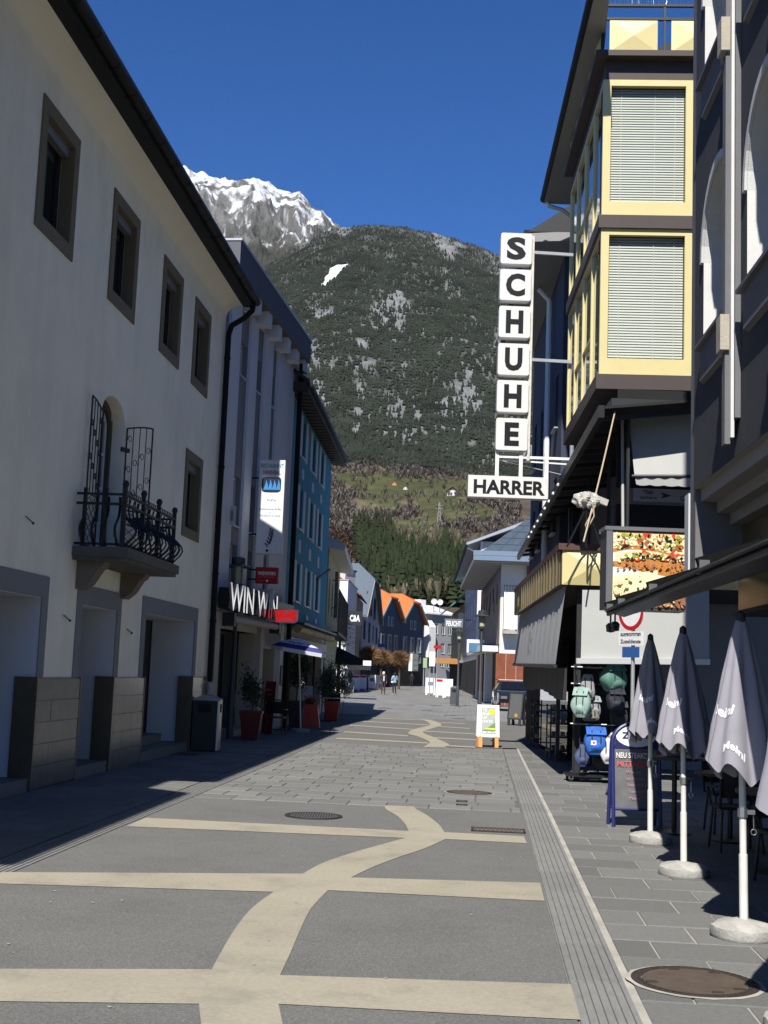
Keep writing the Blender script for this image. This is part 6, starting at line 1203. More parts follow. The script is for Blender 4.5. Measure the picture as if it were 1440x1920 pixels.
zz = AT(985, 856, DS)[2]; m = MB(); m.bar((x0+.62, DS+.13, zz), (x1+.6, DS+.13, zz), .05, .06); m.bar((x0+.62, DS+.19, zz-.06), (x1+.5, DS+.5, zz-.06), .035); m.build('cross_bar', M_white, HR)
for f in (.36, .66, .98): m = MB(); x = x0+(x1-x0)*f; m.box(x-.04, x+.04, DS+.09, DS+.17, zt2, zz+.12); m.build('hanger', M_white, HR)
for p in ((.62, .0, 1.3, .18), (.8, -.1, 1.2, -.3)): m = MB(); m.tube([(x0+p[0], DS+.13, zz+p[1]), (x1+p[2]-.4, DS+1.0, zz+p[3])], .008, 5); m.build('stay_wire', M_white, HR)
# ------------------------------------------------------------------ street furniture
def gz(u, v): p = G(u, v); return np.array([p[0], p[1], 0.0])
M_cone = M_concrete; M_pole = mat('white_pole', (.62, .62, .58), .5, .12, 6)
# ---- street lamps
def make_lamp(loc, label):
    t = thing('street_lamp', label, 'street lamp', loc, 'lantern street lamps'); x, y = loc[0], loc[1]; c = (x, y, 0); Mp = mat('lamp_grey', (.06, .065, .07), .45, .1, 5, metal=.3)
    m = MB(); m.lathe([(.085, 0), (.085, 1.05), (.055, 1.12), (.045, 3.45), (.03, 3.5)], 12, c); m.build('pole', Mp, t, True)
    m = MB(); m.lathe([(.04, 3.46), (.14, 3.54), (.15, 3.60), (.15, 3.63)], 14, c); m.build('lantern_base', Mp, t, True)
    m = MB(); m.lathe([(.115, 3.62), (.115, 4.08)], 14, c); m.build('lantern_glass', mat('lamp_glass', (.42, .40, .28), .2, .1, 6), t, True)
    for k in range(4): q = math.pi/4+k*math.pi/2; m = MB(); m.box(x+.145*math.cos(q)-.01, x+.145*math.cos(q)+.01, y+.145*math.sin(q)-.01, y+.145*math.sin(q)+.01, 3.6, 4.2); m.build('cage_bar', Mp, t)
    m = MB(); m.lathe([(.15, 4.06), (.34, 4.02), (.345, 4.035), (.15, 4.10)], 24, c, cap=False); m.build('brim', Mp, t, True)
    m = MB(); m.lathe([(.16, 4.10), (.16, 4.24), (.10, 4.27), (.001, 4.28)], 14, c, cap=False); m.build('cap', Mp, t, True)
    return t
lamp0 = make_lamp(gz(430, 1386), 'tall lantern street lamp in the shade before the mirror letter sign')
def on_dist(u, dist): d = ray(u, 1330); return np.array([d[0]*dist/d[1], dist, 0])
dup(lamp0, on_dist(899, 50), label='lantern street lamp behind the wooden-legged poster board'); dup(lamp0, on_dist(857, 69), label='lantern street lamp beside the grey litter bin'); dup(lamp0, on_dist(640, 95), label='small distant lantern street lamp by the left terrace')
# ---- litter bins
def bin_(loc, w, h, label, body, front):
    t = thing('litter_bin', label, 'litter bin', loc, 'litter bins'); x, y = loc[0], loc[1]
    m = MB(); m.box(x-w/2, x+w/2-.01, y, y+w, .03, h*.86); m.build('body', body, t)
    m = MB(); m.box(x+w/2-.012, x+w/2+.02, y-.004, y+w, .02, h*.88); m.build('side_panel', front, t)
    m = MB(); m.box(x-w*.30, x+w*.22, y-.012, y, h*.66, h*.8); m.build('opening', M_dark, t)
    m = MB(); m.box(x+w/2+.005, x+w/2+.03, y+w*.3, y+w*.7, h*.66, h*.8); m.build('opening', M_dark, t)
    m = MB(); n = 8; P = [(x-w/2-.02+(w+.05)*i/n, y-.02, h*.87+.10*math.sin(math.pi*i/n)) for i in range(n+1)] + [(x+w/2+.03, y-.02, h*.86), (x-w/2-.02, y-.02, h*.86)]; m.ext(P, (0, w+.04, 0)); m.build('lid', mat('bin_lid', (.25, .255, .26), .4, .1, 6, metal=.5), t); return t
bin_(gz(381, 1409), .50, 1.16, 'black and steel litter bin at the corner of the cream house', M_black, M_steel)
bin_(on_dist(851, 70), .42, 1.1, 'dark grey litter bin beside a lamp post on the right', mat('bin_grey', (.07, .075, .08), .5, .05), mat('bin_grey2', (.08, .085, .09), .5, .05))
# ---- closed parasols on concrete discs
M_para = mat('mauve_grey_cloth', (.265, .258, .295), .9, .06, 8, .2, 250); M_print = mat('white_cloth_print', (.78, .78, .8), .8, 0)
def make_parasol(loc, label, lean=.0):
    t = thing('closed_parasol', label, 'parasol', loc, 'closed parasols of the terrace'); x, y = loc[0], loc[1]; L = lambda z: np.array([x-lean*z, y, z])
    m = MB(); m.lathe([(.215, 0), (.225, .02), (.22, .07), (.16, .10), (.05, .12), (.001, .12)], 22, (x, y, 0), cap=False); m.v = [(a+.006*math.sin(31*b+17*c), b, c+(.008*math.sin(40*a+23*b) if c > .05 else 0)) for a, b, c in m.v]; m.build('concrete_base', M_concrete, t, True)
    m = MB(); m.tube([L(.08), L(.55)], .030, 10); m.tube([L(.55), L(2.16)], .024, 10); m.build('pole', M_pole, t, True)
    m = MB(); m.tube([L(.80), L(.86)], .036, 8); m.obox(L(.82)+np.array([.02, -.02, 0]), (.06, 0, 0), (0, .03, 0), (0, 0, .03)); c = L(.70)+np.array([.075, 0, 0]); m.tube([L(.82)+np.array([.075, 0, 0]), c+np.array([0, 0, .03])], .004, 4); m.tube([c+np.array([.02*math.cos(q), 0, .02*math.sin(q)]) for q in np.linspace(0, 6.28, 9)], .004, 4); m.build('clamp', M_steel, t)
    nf = 8; N_ = 64
    def cloth(u, v):
        q = 2*math.pi*u; z = 2.15-1.0*v; k = .5+.5*math.cos(nf*q+.9*math.sin(2*q+.5)+.5*math.sin(3*q+2*v)); R_ = .035+.235*v**.85; r = R_*(1-(.36+.16*math.sin(q+.7)+.08*math.sin(3*q))*k**1.3*min(1, v*3)) + .016*v*math.sin(3*q+2) + .006*math.sin(17*v+5*q)*v; z -= (.08*k-.04*math.sin(2*q+1)-.02*math.sin(5*q))*v*v
        p = L(z); return (p[0]+r*math.cos(q), p[1]+r*math.sin(q)*.85, z)
    m = MB(); m.grid(cloth, N_, 16); m.build('cloth', M_para, t, 'all')
    m = MB(); m.lathe([(.005, 2.22), (.03, 2.20), (.035, 2.14), (.02, 2.10)], 10, (x-lean*2.15, y, 0)); m.build('cap', M_charcoal, t)
    def face_word(q0, v0, body, h):
        me = text_mesh(body, .03); V = np.array([v.co for v in me.vertices]); V -= V.min(0); V *= h/V[:, 1].max(); P = []
        for a, b, _ in V:
            v = v0-b/1.0; rr_ = .035+.235*v**.85; q = q0+a/rr_; p = np.array(cloth(q/(2*math.pi), v)); pc_ = L(p[2]); d = p-pc_; d[2] = 0; P.append(p+d/np.linalg.norm(d)*.006)
        m = MB(); m.add(P, [tuple(p.vertices) for p in me.polygons]); m.build('lettering', M_print, t); bpy.data.meshes.remove(me)
    face_word(-2.35, .90, 'Meinl', .055); face_word(-3.1, .66, 'Meinl', .07)
    return t
pz_ = [gz(1395, 1757), gz(1282, 1641), gz(1219, 1580)]; lab = ['closed grey parasol nearest of the three fully in view', 'closed grey parasol, middle one in the row', 'closed grey parasol beside the beer blackboard']
pa0 = make_parasol(pz_[0], lab[0], .012); dup(pa0, pz_[1], .25, lab[1]); dup(pa0, pz_[2], .5, lab[2]); dup(pa0, np.array([2.20, 6.45, 0]), .8, 'closed grey parasol cut off by the right picture edge')
# ---- terrace tables and chairs in the shade
def make_chair(loc, rz, label, group='terrace chairs in the shade', mm=None):
    t = thing('chair', label, 'chair', (0, 0, 0), group); mm = mm or M_black
    m = MB(); m.box(-.21, .21, -.2, .22, .43, .46); m.build('seat', mm, t)
    for i, (sx, sy) in enumerate(((-1, -1), (1, -1), (-1, 1), (1, 1))): m = MB(); m.tube([(sx*.19, sy*.18, .44), (sx*.22, sy*.23, 0)], .014, 6); m.build('leg', M_black, t)
    m = MB(); P = []
    m.grid(lambda u, v: (-.22+.44*u, .21+.10*v+.04*math.sin(math.pi*u), .55+.30*v), 8, 3); m.tube([(-.22, .21, .44), (-.23, .30, .86), (-.15, .34, .89), (.15, .34, .89), (.23, .30, .86), (.22, .21, .44)], .015, 6); m.build('backrest', mm, t)
    for sx in (-1, 1): m = MB(); m.tube([(sx*.21, -.18, .45), (sx*.25, -.17, .64), (sx*.25, .2, .66)], .014, 6); m.build('armrest', mm, t)
    t.location = Vector([float(q) for q in loc]); t.rotation_euler = (0, 0, rz); return t
def make_table(loc, label, r=.38, h=.74, mm=None, group='terrace tables in the shade', top=None):
    t = thing('table', label, 'table', (0, 0, 0), group); m = MB(); m.lathe([(r, h-.03), (r, h)], 20); m.build('table_top', top or mm or M_charcoal, t); m = MB(); m.tube([(0, 0, 0), (0, 0, h-.03)], .03, 8); m.build('column', M_black, t); m = MB(); m.lathe([(.22, 0), (.21, .02), (.04, .04)], 14); m.build('foot', M_black, t); t.location = Vector([float(q) for q in loc]); return t
tl_ = ['dark terrace table behind the nearest parasol', 'dark terrace table behind the middle parasol', 'dark terrace table behind the third parasol']; first = None; ch0 = None
M_wick = mat('dark_wicker', (.018, .017, .017), .7, .3, 60, .5, 90)
for i, p in enumerate(pz_):
    c = p+np.array([.95, .35, 0]); 
    if first is None: first = make_table(c, tl_[i])
    else: dup(first, c, 0, tl_[i])
    for k, (dx, dy, rz) in enumerate(((-.15, -.75, math.pi), (.2, .8, 0), (.8, 0, -math.pi/2))):
        lb_ = ['dark wicker chair %s the %s terrace table' % (w, n) for n in ('nearest', 'middle', 'third') for w in ('in front of', 'behind', 'right of')][i*3+k]
        if ch0 is None: ch0 = make_chair(c+np.array([dx, dy, 0]), rz, lb_, mm=M_wick)
        else: dup(ch0, c+np.array([dx, dy, 0]), rz, lb_)
# ---- boards
def a_board(name, label, loc, w, h, rz, frame_m, face_m, legs=0.0, leg_m=None, spread=.5, group=None, fn=None, back=True):
    t = thing(name, label, 'sandwich board', (0, 0, 0), group); lean = spread/2/h
    for sg in ((-1, 1) if back else (-1,)):
        Q = lambda x, z, o=0: (x, sg*(spread/2-lean*z+o), z)
        m = MB(); 
        for a, b, c, d in ((-w/2, w/2, legs, legs+.05), (-w/2, w/2, h-.05, h), (-w/2, -w/2+.05, legs+.05, h-.05), (w/2-.05, w/2, legs+.05, h-.05)):
            m.hexa([Q(a, c, .012), Q(b, c, .012), Q(b, c, -.012), Q(a, c, -.012), Q(a, d, .012), Q(b, d, .012), Q(b, d, -.012), Q(a, d, -.012)])
        m.build('frame', frame_m, t)
        m = MB(); m.hexa([Q(-w/2+.05, legs+.05, .004), Q(w/2-.05, legs+.05, .004), Q(w/2-.05, legs+.05, -.004), Q(-w/2+.05, legs+.05, -.004), Q(-w/2+.05, h-.05, .004), Q(w/2-.05, h-.05, .004), Q(w/2-.05, h-.05, -.004), Q(-w/2+.05, h-.05, -.004)]); m.build('panel', face_m, t)
        if legs:
            for s in (-w/2+.07, w/2-.07): m = MB(); m.hexa([Q(s-.045, 0, -.02), Q(s+.045, 0, -.02), Q(s+.045, 0, .02), Q(s-.045, 0, .02), Q(s-.045, legs+.02, -.02), Q(s+.045, legs+.02, -.02), Q(s+.045, legs+.02, .02), Q(s-.045, legs+.02, .02)]); m.build('leg', leg_m or frame_m, t)
    if fn: fn(t, lambda x, z: np.array((x, -(spread/2-lean*z)-.010, z)), np.array([0, lean, 1]))
    t.location = Vector([float(q) for q in loc]); t.rotation_euler = (0, 0, rz); return t
def poster1(t, Q, up):
    w, h = .34, .60; z0 = .33; m = MB(); m.add([Q(-w/2, z0), Q(w/2, z0), Q(w/2, z0+h), Q(-w/2, z0+h)], [(0, 1, 2, 3)]); m.v = [(a, b-.004, c) for a, b, c in m.v]; m.build('poster', mat('poster_grey_green', (.33, .37, .34), .6, .15, 8), t)
    m = MB(); P = [Q(-w/2+w*i/8, z0+.05+.22*max(0, math.sin(1.2*i/8+.1))**2) for i in range(9)]; m.add([Q(w/2, z0+.05), Q(-w/2, z0+.05)] + P, [tuple(range(11))[::-1]]); m.v = [(a, b-.006, c) for a, b, c in m.v]; m.build('poster_hill', mat('poster_green', (.12, .22, .09), .6, .2, 10), t)
    m = MB(); c = Q(w*.24, z0+h*.84); m.add([(c[0]+.075*math.cos(q), c[1]-.008-.0*math.sin(q)+up[1]*.075*math.sin(q), c[2]+.075*math.sin(q)) for q in np.linspace(0, 6.283, 20, endpoint=False)], [tuple(range(20))]); m.build('poster_sun', mat('poster_yellow', (.75, .60, .02), .6, 0), t)
    for i, s in enumerate(('TR', 'END', 'UP', 'DATE')): letters(s, M_signw, t, Q(-w*.42, z0+h*(.84-.145*i))+np.array([0, -.008, 0]), (1, 0, 0), up, h=.07, bold=.01)
    m = MB(); m.add([Q(-w*.2, z0+.09), Q(w*.46, z0+.085), Q(w*.46, z0+.125), Q(-w*.2, z0+.12)], [(0, 1, 2, 3)]); m.v = [(a, b-.009, c) for a, b, c in m.v]; m.build('poster_stripe', MATS['poster_yellow'], t)
    for k in range(3): m = MB(); m.add([Q(-w*.4+.12*k, z0+.012), Q(-w*.4+.12*k+.08, z0+.012), Q(-w*.4+.12*k+.08, z0+.04), Q(-w*.4+.12*k, z0+.04)], [(0, 1, 2, 3)]); m.v = [(a, b-.009, c) for a, b, c in m.v]; m.build('poster_mark', M_signw, t)
p1_, p2_ = gz(896, 1401), gz(934, 1402); a_board('poster_board', 'white poster board with orange wooden legs in mid-street', (p1_+p2_)/2+np.array([0, .22, 0]), .53, 1.0, .05, M_white, M_white, .24, mat('orange_wood_leg', (.55, .27, .09), .6, .1, 8), .42, fn=poster1)
# beer blackboard with arched head
def beer_board():
    p = (gz(1155, 1549)+gz(1226, 1553))/2; t = thing('beer_blackboard', 'blue-framed arched beer blackboard with a chalked menu', 'sandwich board', (0, 0, 0)); w, h, sp = .56, 1.20, .26; lean = sp/2/h; Mb = mat('blue_frame', (.018, .022, .11), .4, .05)
    arch = lambda n=14, r=0.0: [(-(w/2-r)*math.cos(math.pi*i/n), h-.24+(.24-r)*math.sin(math.pi*i/n)) for i in range(n+1)]
    for sg in (-1, 1):
        Q = lambda x, z, o=0: np.array((x, sg*(sp/2-lean*z+o), z)); path = [Q(-w/2, 0)] + [Q(x, z) for x, z in arch()] + [Q(w/2, 0)]; m = MB(); m.tube(path, .024, 8); m.tube([Q(-w/2, .2), Q(w/2, .2)], .018, 6); m.build('frame', Mb, t, True)
        m = MB(); P = [Q(-w/2, .2)] + [Q(x, z) for x, z in arch()] + [Q(w/2, .2)]; m.add(P, [tuple(range(len(P)))[::sg]]); m.build('board', mat('slate_board', (.12, .12, .125), .6, .25, 5) if sg < 0 else M_black, t)
    Q = lambda x, z, o=0: np.array((x, -(sp/2-lean*z+.006+o), z)); up = np.array([0, lean, 1])
    m = MB(); n = 20; C = [(.24*math.cos(q), h-.155+.125*math.sin(q)) for q in np.linspace(0, 2*math.pi, n, endpoint=False)]; m.add([Q(-w/2+.02, h-.30), Q(w/2-.02, h-.30), Q(w/2-.03, h-.20), Q(0, h-.02, .0), Q(-w/2+.03, h-.20)], [(0, 1, 2, 3, 4)]); m.build('head_panel', Mb, t)
    m = MB(); m.add([Q(x, z, .004) for x, z in C], [tuple(range(n))]); m.build('head_oval', M_signw, t)
    letters('Zipfer', mat('print_deep_blue', (.02, .025, .10), .5, 0), t, Q(-.17, h-.205, .008), (1, 0, 0), up, w=.34, h=.10, bold=.02)
    m = MB()
    for k in (-1, 0, 1): m.add([Q(.04*k-.025, h-.085, .008), Q(.04*k+.025, h-.085, .008), Q(.055*k, h-.05, .008)], [(0, 1, 2)])
    struct(m.build('crown_mark', M_pdark, t), 'stuff')
    ck, cr_ = mat('chalk_white', (.7, .7, .7), .9, .2, 60), mat('chalk_red', (.55, .09, .09), .9, .2, 60); pk = mat('chalk_pink', (.42, .22, .24), .9, .3, 60)
    letters('NEU STEAKDAY', ck, t, Q(-.24, .79, .003), (1, 0, 0), up, w=.47, h=.065, bold=.02); letters('MITTAGS', cr_, t, Q(-.23, .69, .003), (1, 0, 0), up, w=.34, h=.065, bold=.02)
    for i, (s, wd) in enumerate((('Wiener', .2), ('mit Pommes', .2), ('Suppe und Salat', .28), ('Tagesteller', .2), ('Menu', .12))): letters(s, pk, t, Q(-.13+.01*i, .61-.075*i, .003), (1, 0, 0), up, w=wd, h=.038, bold=.0)
    t.location = Vector(p+np.array([0.02, .14, 0])); t.rotation_euler = (0, 0, .06)
beer_board()
# second dark board farther on, with a sun
def poster2(t, Q, up): m = MB(); c = Q(.05, .35); m.add([(c[0]+.06*math.cos(q), c[1]-.006, c[2]+.07*math.sin(q)) for q in np.linspace(0, 6.283, 14, endpoint=False)], [tuple(range(14))]); m.build('sun_mark', mat('poster_orange', (.5, .25, .05), .6, 0), t)
a_board('grey_board_stand', 'slim dark grey board stand before the shoe racks', gz(968, 1360), .55, 1.15, -.5, M_charcoal, mat('board_slate', (.08, .085, .09), .5, .1, 4), .2, spread=.45, fn=poster2)
# ---- no-entry sign on a pole
p = np.array([*AT(1186, 1300, 19.4)[:2], 0]); rs = thing('road_sign', 'round white sign with red ring on a pole before the white awning', 'road sign', p); x, y = p[0], p[1]; q_ = rad(62); ax = np.array([math.cos(q_), -math.sin(q_), 0]); nv = np.array([-math.sin(q_), -math.cos(q_), 0])
m = MB(); m.tube([(x, y, 0), (x, y, 3.05)], .03, 8); m.build('pole', M_zinc, rs, True); zc = AT(1184, 1146, 19.4)[2]; c = np.array([x, y, zc])+nv*.05
def ringdisc(r0, r1, off, mat_, name):
    m = MB(); n = 32; E = lambda r, q: c+nv*off+ax*r*math.cos(q)+np.array([0, 0, r*math.sin(q)])
    if r0: m.add([E(r0, 2*math.pi*j/n) for j in range(n)]+[E(r1, 2*math.pi*j/n) for j in range(n)], [(j, n+j, n+(j+1) % n, (j+1) % n) for j in range(n)])
    else: m.ext([E(r1, 2*math.pi*j/n) for j in range(n)], -nv*.01)
    m.build(name, mat_, rs)
ringdisc(0, .30, 0, M_signw, 'disc'); ringdisc(.235, .30, .004, M_red, 'red_ring')
def plate(z0, z1, w, mat_, name): m = MB(); o = np.array([x, y, z0])+nv*.05-ax*w/2; m.obox(o, ax*w, -nv*.01, (0, 0, z1-z0)); return m.build(name, mat_, rs), o
_, o = plate(AT(1184, 1210, 19.4)[2], AT(1184, 1184, 19.4)[2], .58, M_signw, 'text_plate'); letters('ausgenommen', M_pdark, rs, o+ax*.05+np.array([0, 0, .12]), ax, (0, 0, 1), w=.48, h=.07); letters('Zustelldienste', M_pdark, rs, o+ax*.05+np.array([0, 0, .03]), ax, (0, 0, 1), w=.48, h=.06)
_, o = plate(AT(1184, 1233, 19.4)[2], AT(1184, 1213, 19.4)[2], .40, mat('sign_mid_blue', (.03, .09, .28), .5, .1, 30), 'blue_plate')
# ---- backpack stand with hanging bags
bs_ = gz(1112, 1468); bx, by = bs_[0], bs_[1]+.25
st = thing('display_stand', 'black wheeled display stand hung with backpacks and bags', 'display stand', (bx, by, 0)); m = MB(); m.box(bx-.42, bx+.42, by-.28, by+.28, .09, .13); m.build('base', M_black, st)
for sx in (-.36, .36):
    for sy in (-.22, .22): m = MB(); m.tube([(bx+sx-.02, by+sy, .05), (bx+sx+.02, by+sy, .05)], .045, 10); m.build('wheel', M_charcoal, st)
for dx in (-.30, .12, .34): m = MB(); m.tube([(bx+dx, by, .12), (bx+dx, by, 1.95)], .018, 6); m.build('post', M_charcoal, st)
for z in (.95, 1.62, 1.9): m = MB(); m.tube([(bx-.36, by, z), (bx+.40, by, z)], .014, 6); m.build('rail', M_steel, st); [part('hook', M_steel, st, lambda m, d=d, z=z: m.tube([(bx+d, by, z), (bx+d, by-.30, z+.01)], .008, 5)) for d in (-.3, -.1, .1, .3)]
def pack(loc, w, h, d, col, label, rz=0, flap=True, soft=0.0):
    t = thing('backpack', label, 'backpack', (0, 0, 0), 'bags on the display stand'); M = mat('bag_'+label[:28], col, .7, .12, 20, .3, 80); M2 = mat('bag_dark', (.02, .02, .022), .6, .1)
    def body(u, v):
        q = 2*math.pi*u; z = v*h; k = (math.sin(math.pi*min(.985, max(.015, v)))**.13)*(1-.22*v*v+soft*.14*math.sin(4*v)+.05*math.sin(9*v+6*u)); cx, sy_ = math.cos(q), math.sin(q); e = .42
        return (w/2*k*abs(cx)**e*(1 if cx >= 0 else -1)+.02*soft*math.sin(7*v+4*u), d/2*k*abs(sy_)**e*(1 if sy_ >= 0 else -1), z)
    m = MB(); m.grid(body, 20, 12); m.build('body', M, t, 'all')
    m = MB(); m.grid(lambda u, v: (w*.34*(2*u-1), -d/2*.95-.05*math.sin(math.pi*u)*math.sin(math.pi*v), h*(.12+.34*v)), 8, 6); m.build('pocket', M, t, 'all')
    if flap: m = MB(); m.grid(lambda u, v: (w*.46*(2*u-1), -d*.52+d*.7*v-.01, h*(.72+.27*math.sin(v*math.pi*.55))), 8, 6); m.build('flap', M, t, 'all')
    for s in (-.2, .2): m = MB(); m.tube([(s*w, -d*.52, h*.14), (s*w, -d*.56, h*.55), (s*w, -d*.4, h*.86)], .010, 5); m.build('strap', M2, t)
    m = MB(); m.tube([(-.04, 0, h*.97), (-.03, 0, h*1.05), (.03, 0, h*1.05), (.04, 0, h*.97)], .008, 5); m.build('handle', M2, t)
    t.location = Vector([float(q) for q in loc]); t.rotation_euler = (0, 0, rz)
def bag_at(u, v, dist, *a, **k): p = AT(u, v, dist); pack(p, *a, **k)
bag_at(1101, 1312, by-.3, .25, .42, .16, (.26, .26, .27), 'slim pale grey backpack hanging top left on the stand', flap=False)
bag_at(1150, 1297, by-.35, .40, .48, .24, (.085, .19, .15), 'large sage green backpack hanging top right on the stand', rz=.5, soft=1)
bag_at(1090, 1345, by-.45, .28, .50, .18, (.25, .36, .32), 'mint green bag hanging at the far left of the stand', rz=-.5, soft=1)
bag_at(1112, 1345, by-.2, .24, .36, .16, (.27, .28, .30), 'grey backpack with red zip in the middle of the stand', rz=.3); bag_at(1154, 1331, by-.4, .30, .36, .2, (.02, .022, .035), 'black backpack hanging at the right of the stand', rz=.2); bag_at(1128, 1330, by+.05, .26, .5, .18, (.025, .025, .027), 'black backpack at the centre of the stand')
bag_at(1107, 1352, by-.30, .30, .20, .16, (.16, .145, .125), 'small taupe bag above the blue roll-top bag', flap=False)
bag_at(1116, 1415, by-.42, .36, .46, .20, (.02, .11, .42), 'bright blue roll-top backpack on the lower rail', soft=.3); bag_at(1091, 1437, by-.38, .20, .36, .13, (.05, .07, .15), 'small navy pouch beside the bright blue backpack', flap=False, soft=1); bag_at(1139, 1432, by-.45, .20, .42, .14, (.55, .56, .57), 'white bag hanging right of the bright blue backpack', flap=False, soft=1); bag_at(1150, 1408, by-.30, .26, .30, .16, (.45, .46, .47), 'pale grey bag on the lower rail behind the white bag', flap=False, soft=1)
bag_at(1140, 1290, by+.12, .34, .5, .2, (.02, .02, .022), 'large black backpack at the back of the upper rail'); bag_at(1160, 1360, by-.1, .3, .42, .2, (.03, .03, .034), 'dark backpack at the right end of the middle rail'); bag_at(1128, 1440, by-.15, .34, .45, .2, (.018, .018, .02), 'black rucksack low on the stand behind the blue one')
tg = AT(1113, 1393, by-.54); t = thing('price_tag', 'white price tag with red dot on the blue backpack', 'tag', tg); m = MB(); m.box(tg[0]-.045, tg[0]+.045, tg[1]-.012, tg[1]-.008, tg[2]-.035, tg[2]+.04); m.build('card', M_signw, t); m = MB(); m.box(tg[0]-.012, tg[0]+.018, tg[1]-.016, tg[1]-.012, tg[2]-.01, tg[2]+.02); m.build('dot', M_red, t)
# fruit bowl table beside the blackboard
p = np.array([*AT(1265, 1420, 14.6)[:2], 0]); tb_ = make_table(p, 'small dark side table carrying a fruit bowl', r=.34, h=.86, group=None); z = .862
t = thing('fruit_bowl', 'white rimmed bowl with green and orange fruit', 'bowl', (p[0], p[1], z)); m = MB(); m.lathe([(.06, z), (.10, z+.01), (.17, z+.06), (.18, z+.062), (.10, z+.02), (.001, z+.015)], 18, (p[0], p[1], 0), cap=False); m.build('bowl', M_white, t, True)
for k in range(7): q = k*.9; r = .09 if k else 0; m = MB(); m.lathe([(.003, -.035), (.025, -.025), (.036, 0), (.025, .025), (.003, .035)], 9, (p[0]+r*math.cos(q), p[1]+r*math.sin(q), z+.07)); m.build('fruit', mat('fruit%d' % (k % 3), [(.35, .45, .05), (.6, .22, .03), (.45, .05, .03)][k % 3], .4, .1, 10), t, True)
# ---- shoe racks under the side awning
for i, (u, v) in enumerate(((1000, 1400), (1030, 1425))):
    p = gz(u, v)+np.array([.35, .2, 0]); t = thing('shoe_rack', ['dark shoe rack with pale shoes, farther one under the side awning', 'dark shoe rack with pale shoes, nearer one under the side awning'][i], 'shoe rack', p, 'shoe racks under the side awning'); x, y = p[0], p[1]
    for sx in (-.35, .35):
        for sy in (-.3, .3): m = MB(); m.box(x+sx-.015, x+sx+.015, y+sy-.015, y+sy+.015, 0, 1.15); m.build('post', M_charcoal, t)
    for k in range(4):
        z = .18+.28*k; m = MB(); m.box(x-.37, x+.37, y-.32, y+.32, z, z+.025); sf = m.build('shelf', M_charcoal, t)
        for j in range(4):
            s = x-.30+.19*j; m = MB(); cc = random.choice([(.4, .4, .38), (.25, .1, .08), (.3, .3, .33), (.1, .1, .12)]); m.ext([(s, y-.3, z+.03), (s, y-.05, z+.03), (s, y-.05, z+.13), (s, y-.13, z+.13), (s, y-.2, z+.075), (s, y-.29, z+.06)], (.08, 0, 0)); m.build('shoe', mat('shoe%.2f' % cc[0], cc, .6), sf)
# dark car in the side lane before the corten wall
p = np.array([*AT(968, 1320, 63)[:2], 0]); car = thing('parked_car', 'dark parked car half hidden beside the rust-brown wall', 'car', p); x, y = p[0], p[1]; Mc = mat('black_car_paint', (.012, .013, .015), .2, 0, coat=1.0)
prof_ = [(-.82, .35), (-.86, .7), (-.80, .95), (-.70, 1.0), (-.56, 1.42), (.56, 1.42), (.70, 1.0), (.80, .95), (.86, .7), (.82, .35)]
def carbody(u, v): 
    zt_ = [(.0, .62, .55), (.06, .8, .78), (.28, 1.0, .86), (.42, 1.40, .70), (.75, 1.42, .68), (.95, 1.0, .8), (1, .7, .7)]; return None
m = MB(); S_ = [(0, .86, .38, .70, .82), (.12, .90, .30, .82, .88), (1.2, .90, .28, .98, .86), (1.95, .90, .28, 1.45, .62), (3.2, .90, .28, 1.47, .62), (4.0, .88, .30, 1.0, .80), (4.25, .82, .38, .72, .78)]
rings = [[(x-w, y+l, z0), (x-w, y+l, z0+(z1-z0)*.55), (x-tw, y+l, z1), (x+tw, y+l, z1), (x+w, y+l, z0+(z1-z0)*.55), (x+w, y+l, z0)] for l, w, z0, z1, tw in S_]; V = [p_ for r_ in rings for p_ in r_]; m.add(V, [(i*6+j, i*6+j+1, (i+1)*6+j+1, (i+1)*6+j) for i in range(6) for j in range(5)]+[(0, 5, 4, 3, 2, 1), tuple(36+j for j in range(6))]); m.build('body', Mc, car, True)
m = MB(); m.add([(x-.70, y+1.28, 1.02), (x+.70, y+1.28, 1.02), (x+.56, y+1.92, 1.40), (x-.56, y+1.92, 1.40)], [(0, 1, 2, 3)]); m.v = [(a, b-.02, c+.02) for a, b, c in m.v]; m.build('windscreen', M_glass_dark, car)
for sx in (-1, 1):
    m = MB(); m.box(x+sx*.62-.16, x+sx*.62+.16, y-.03, y+.05, .58, .72); m.build('headlight', M_alu, car)
    for l in (.75, 3.35): m = MB(); m.tube([(x+sx*.74, y+l, .31), (x+sx*.92, y+l, .31)], .31, 18); w_ = m.build('wheel', M_black, car); m = MB(); m.tube([(x+sx*.915, y+l, .31), (x+sx*.93, y+l, .31)], .19, 12); m.build('rim', M_steel, w_)
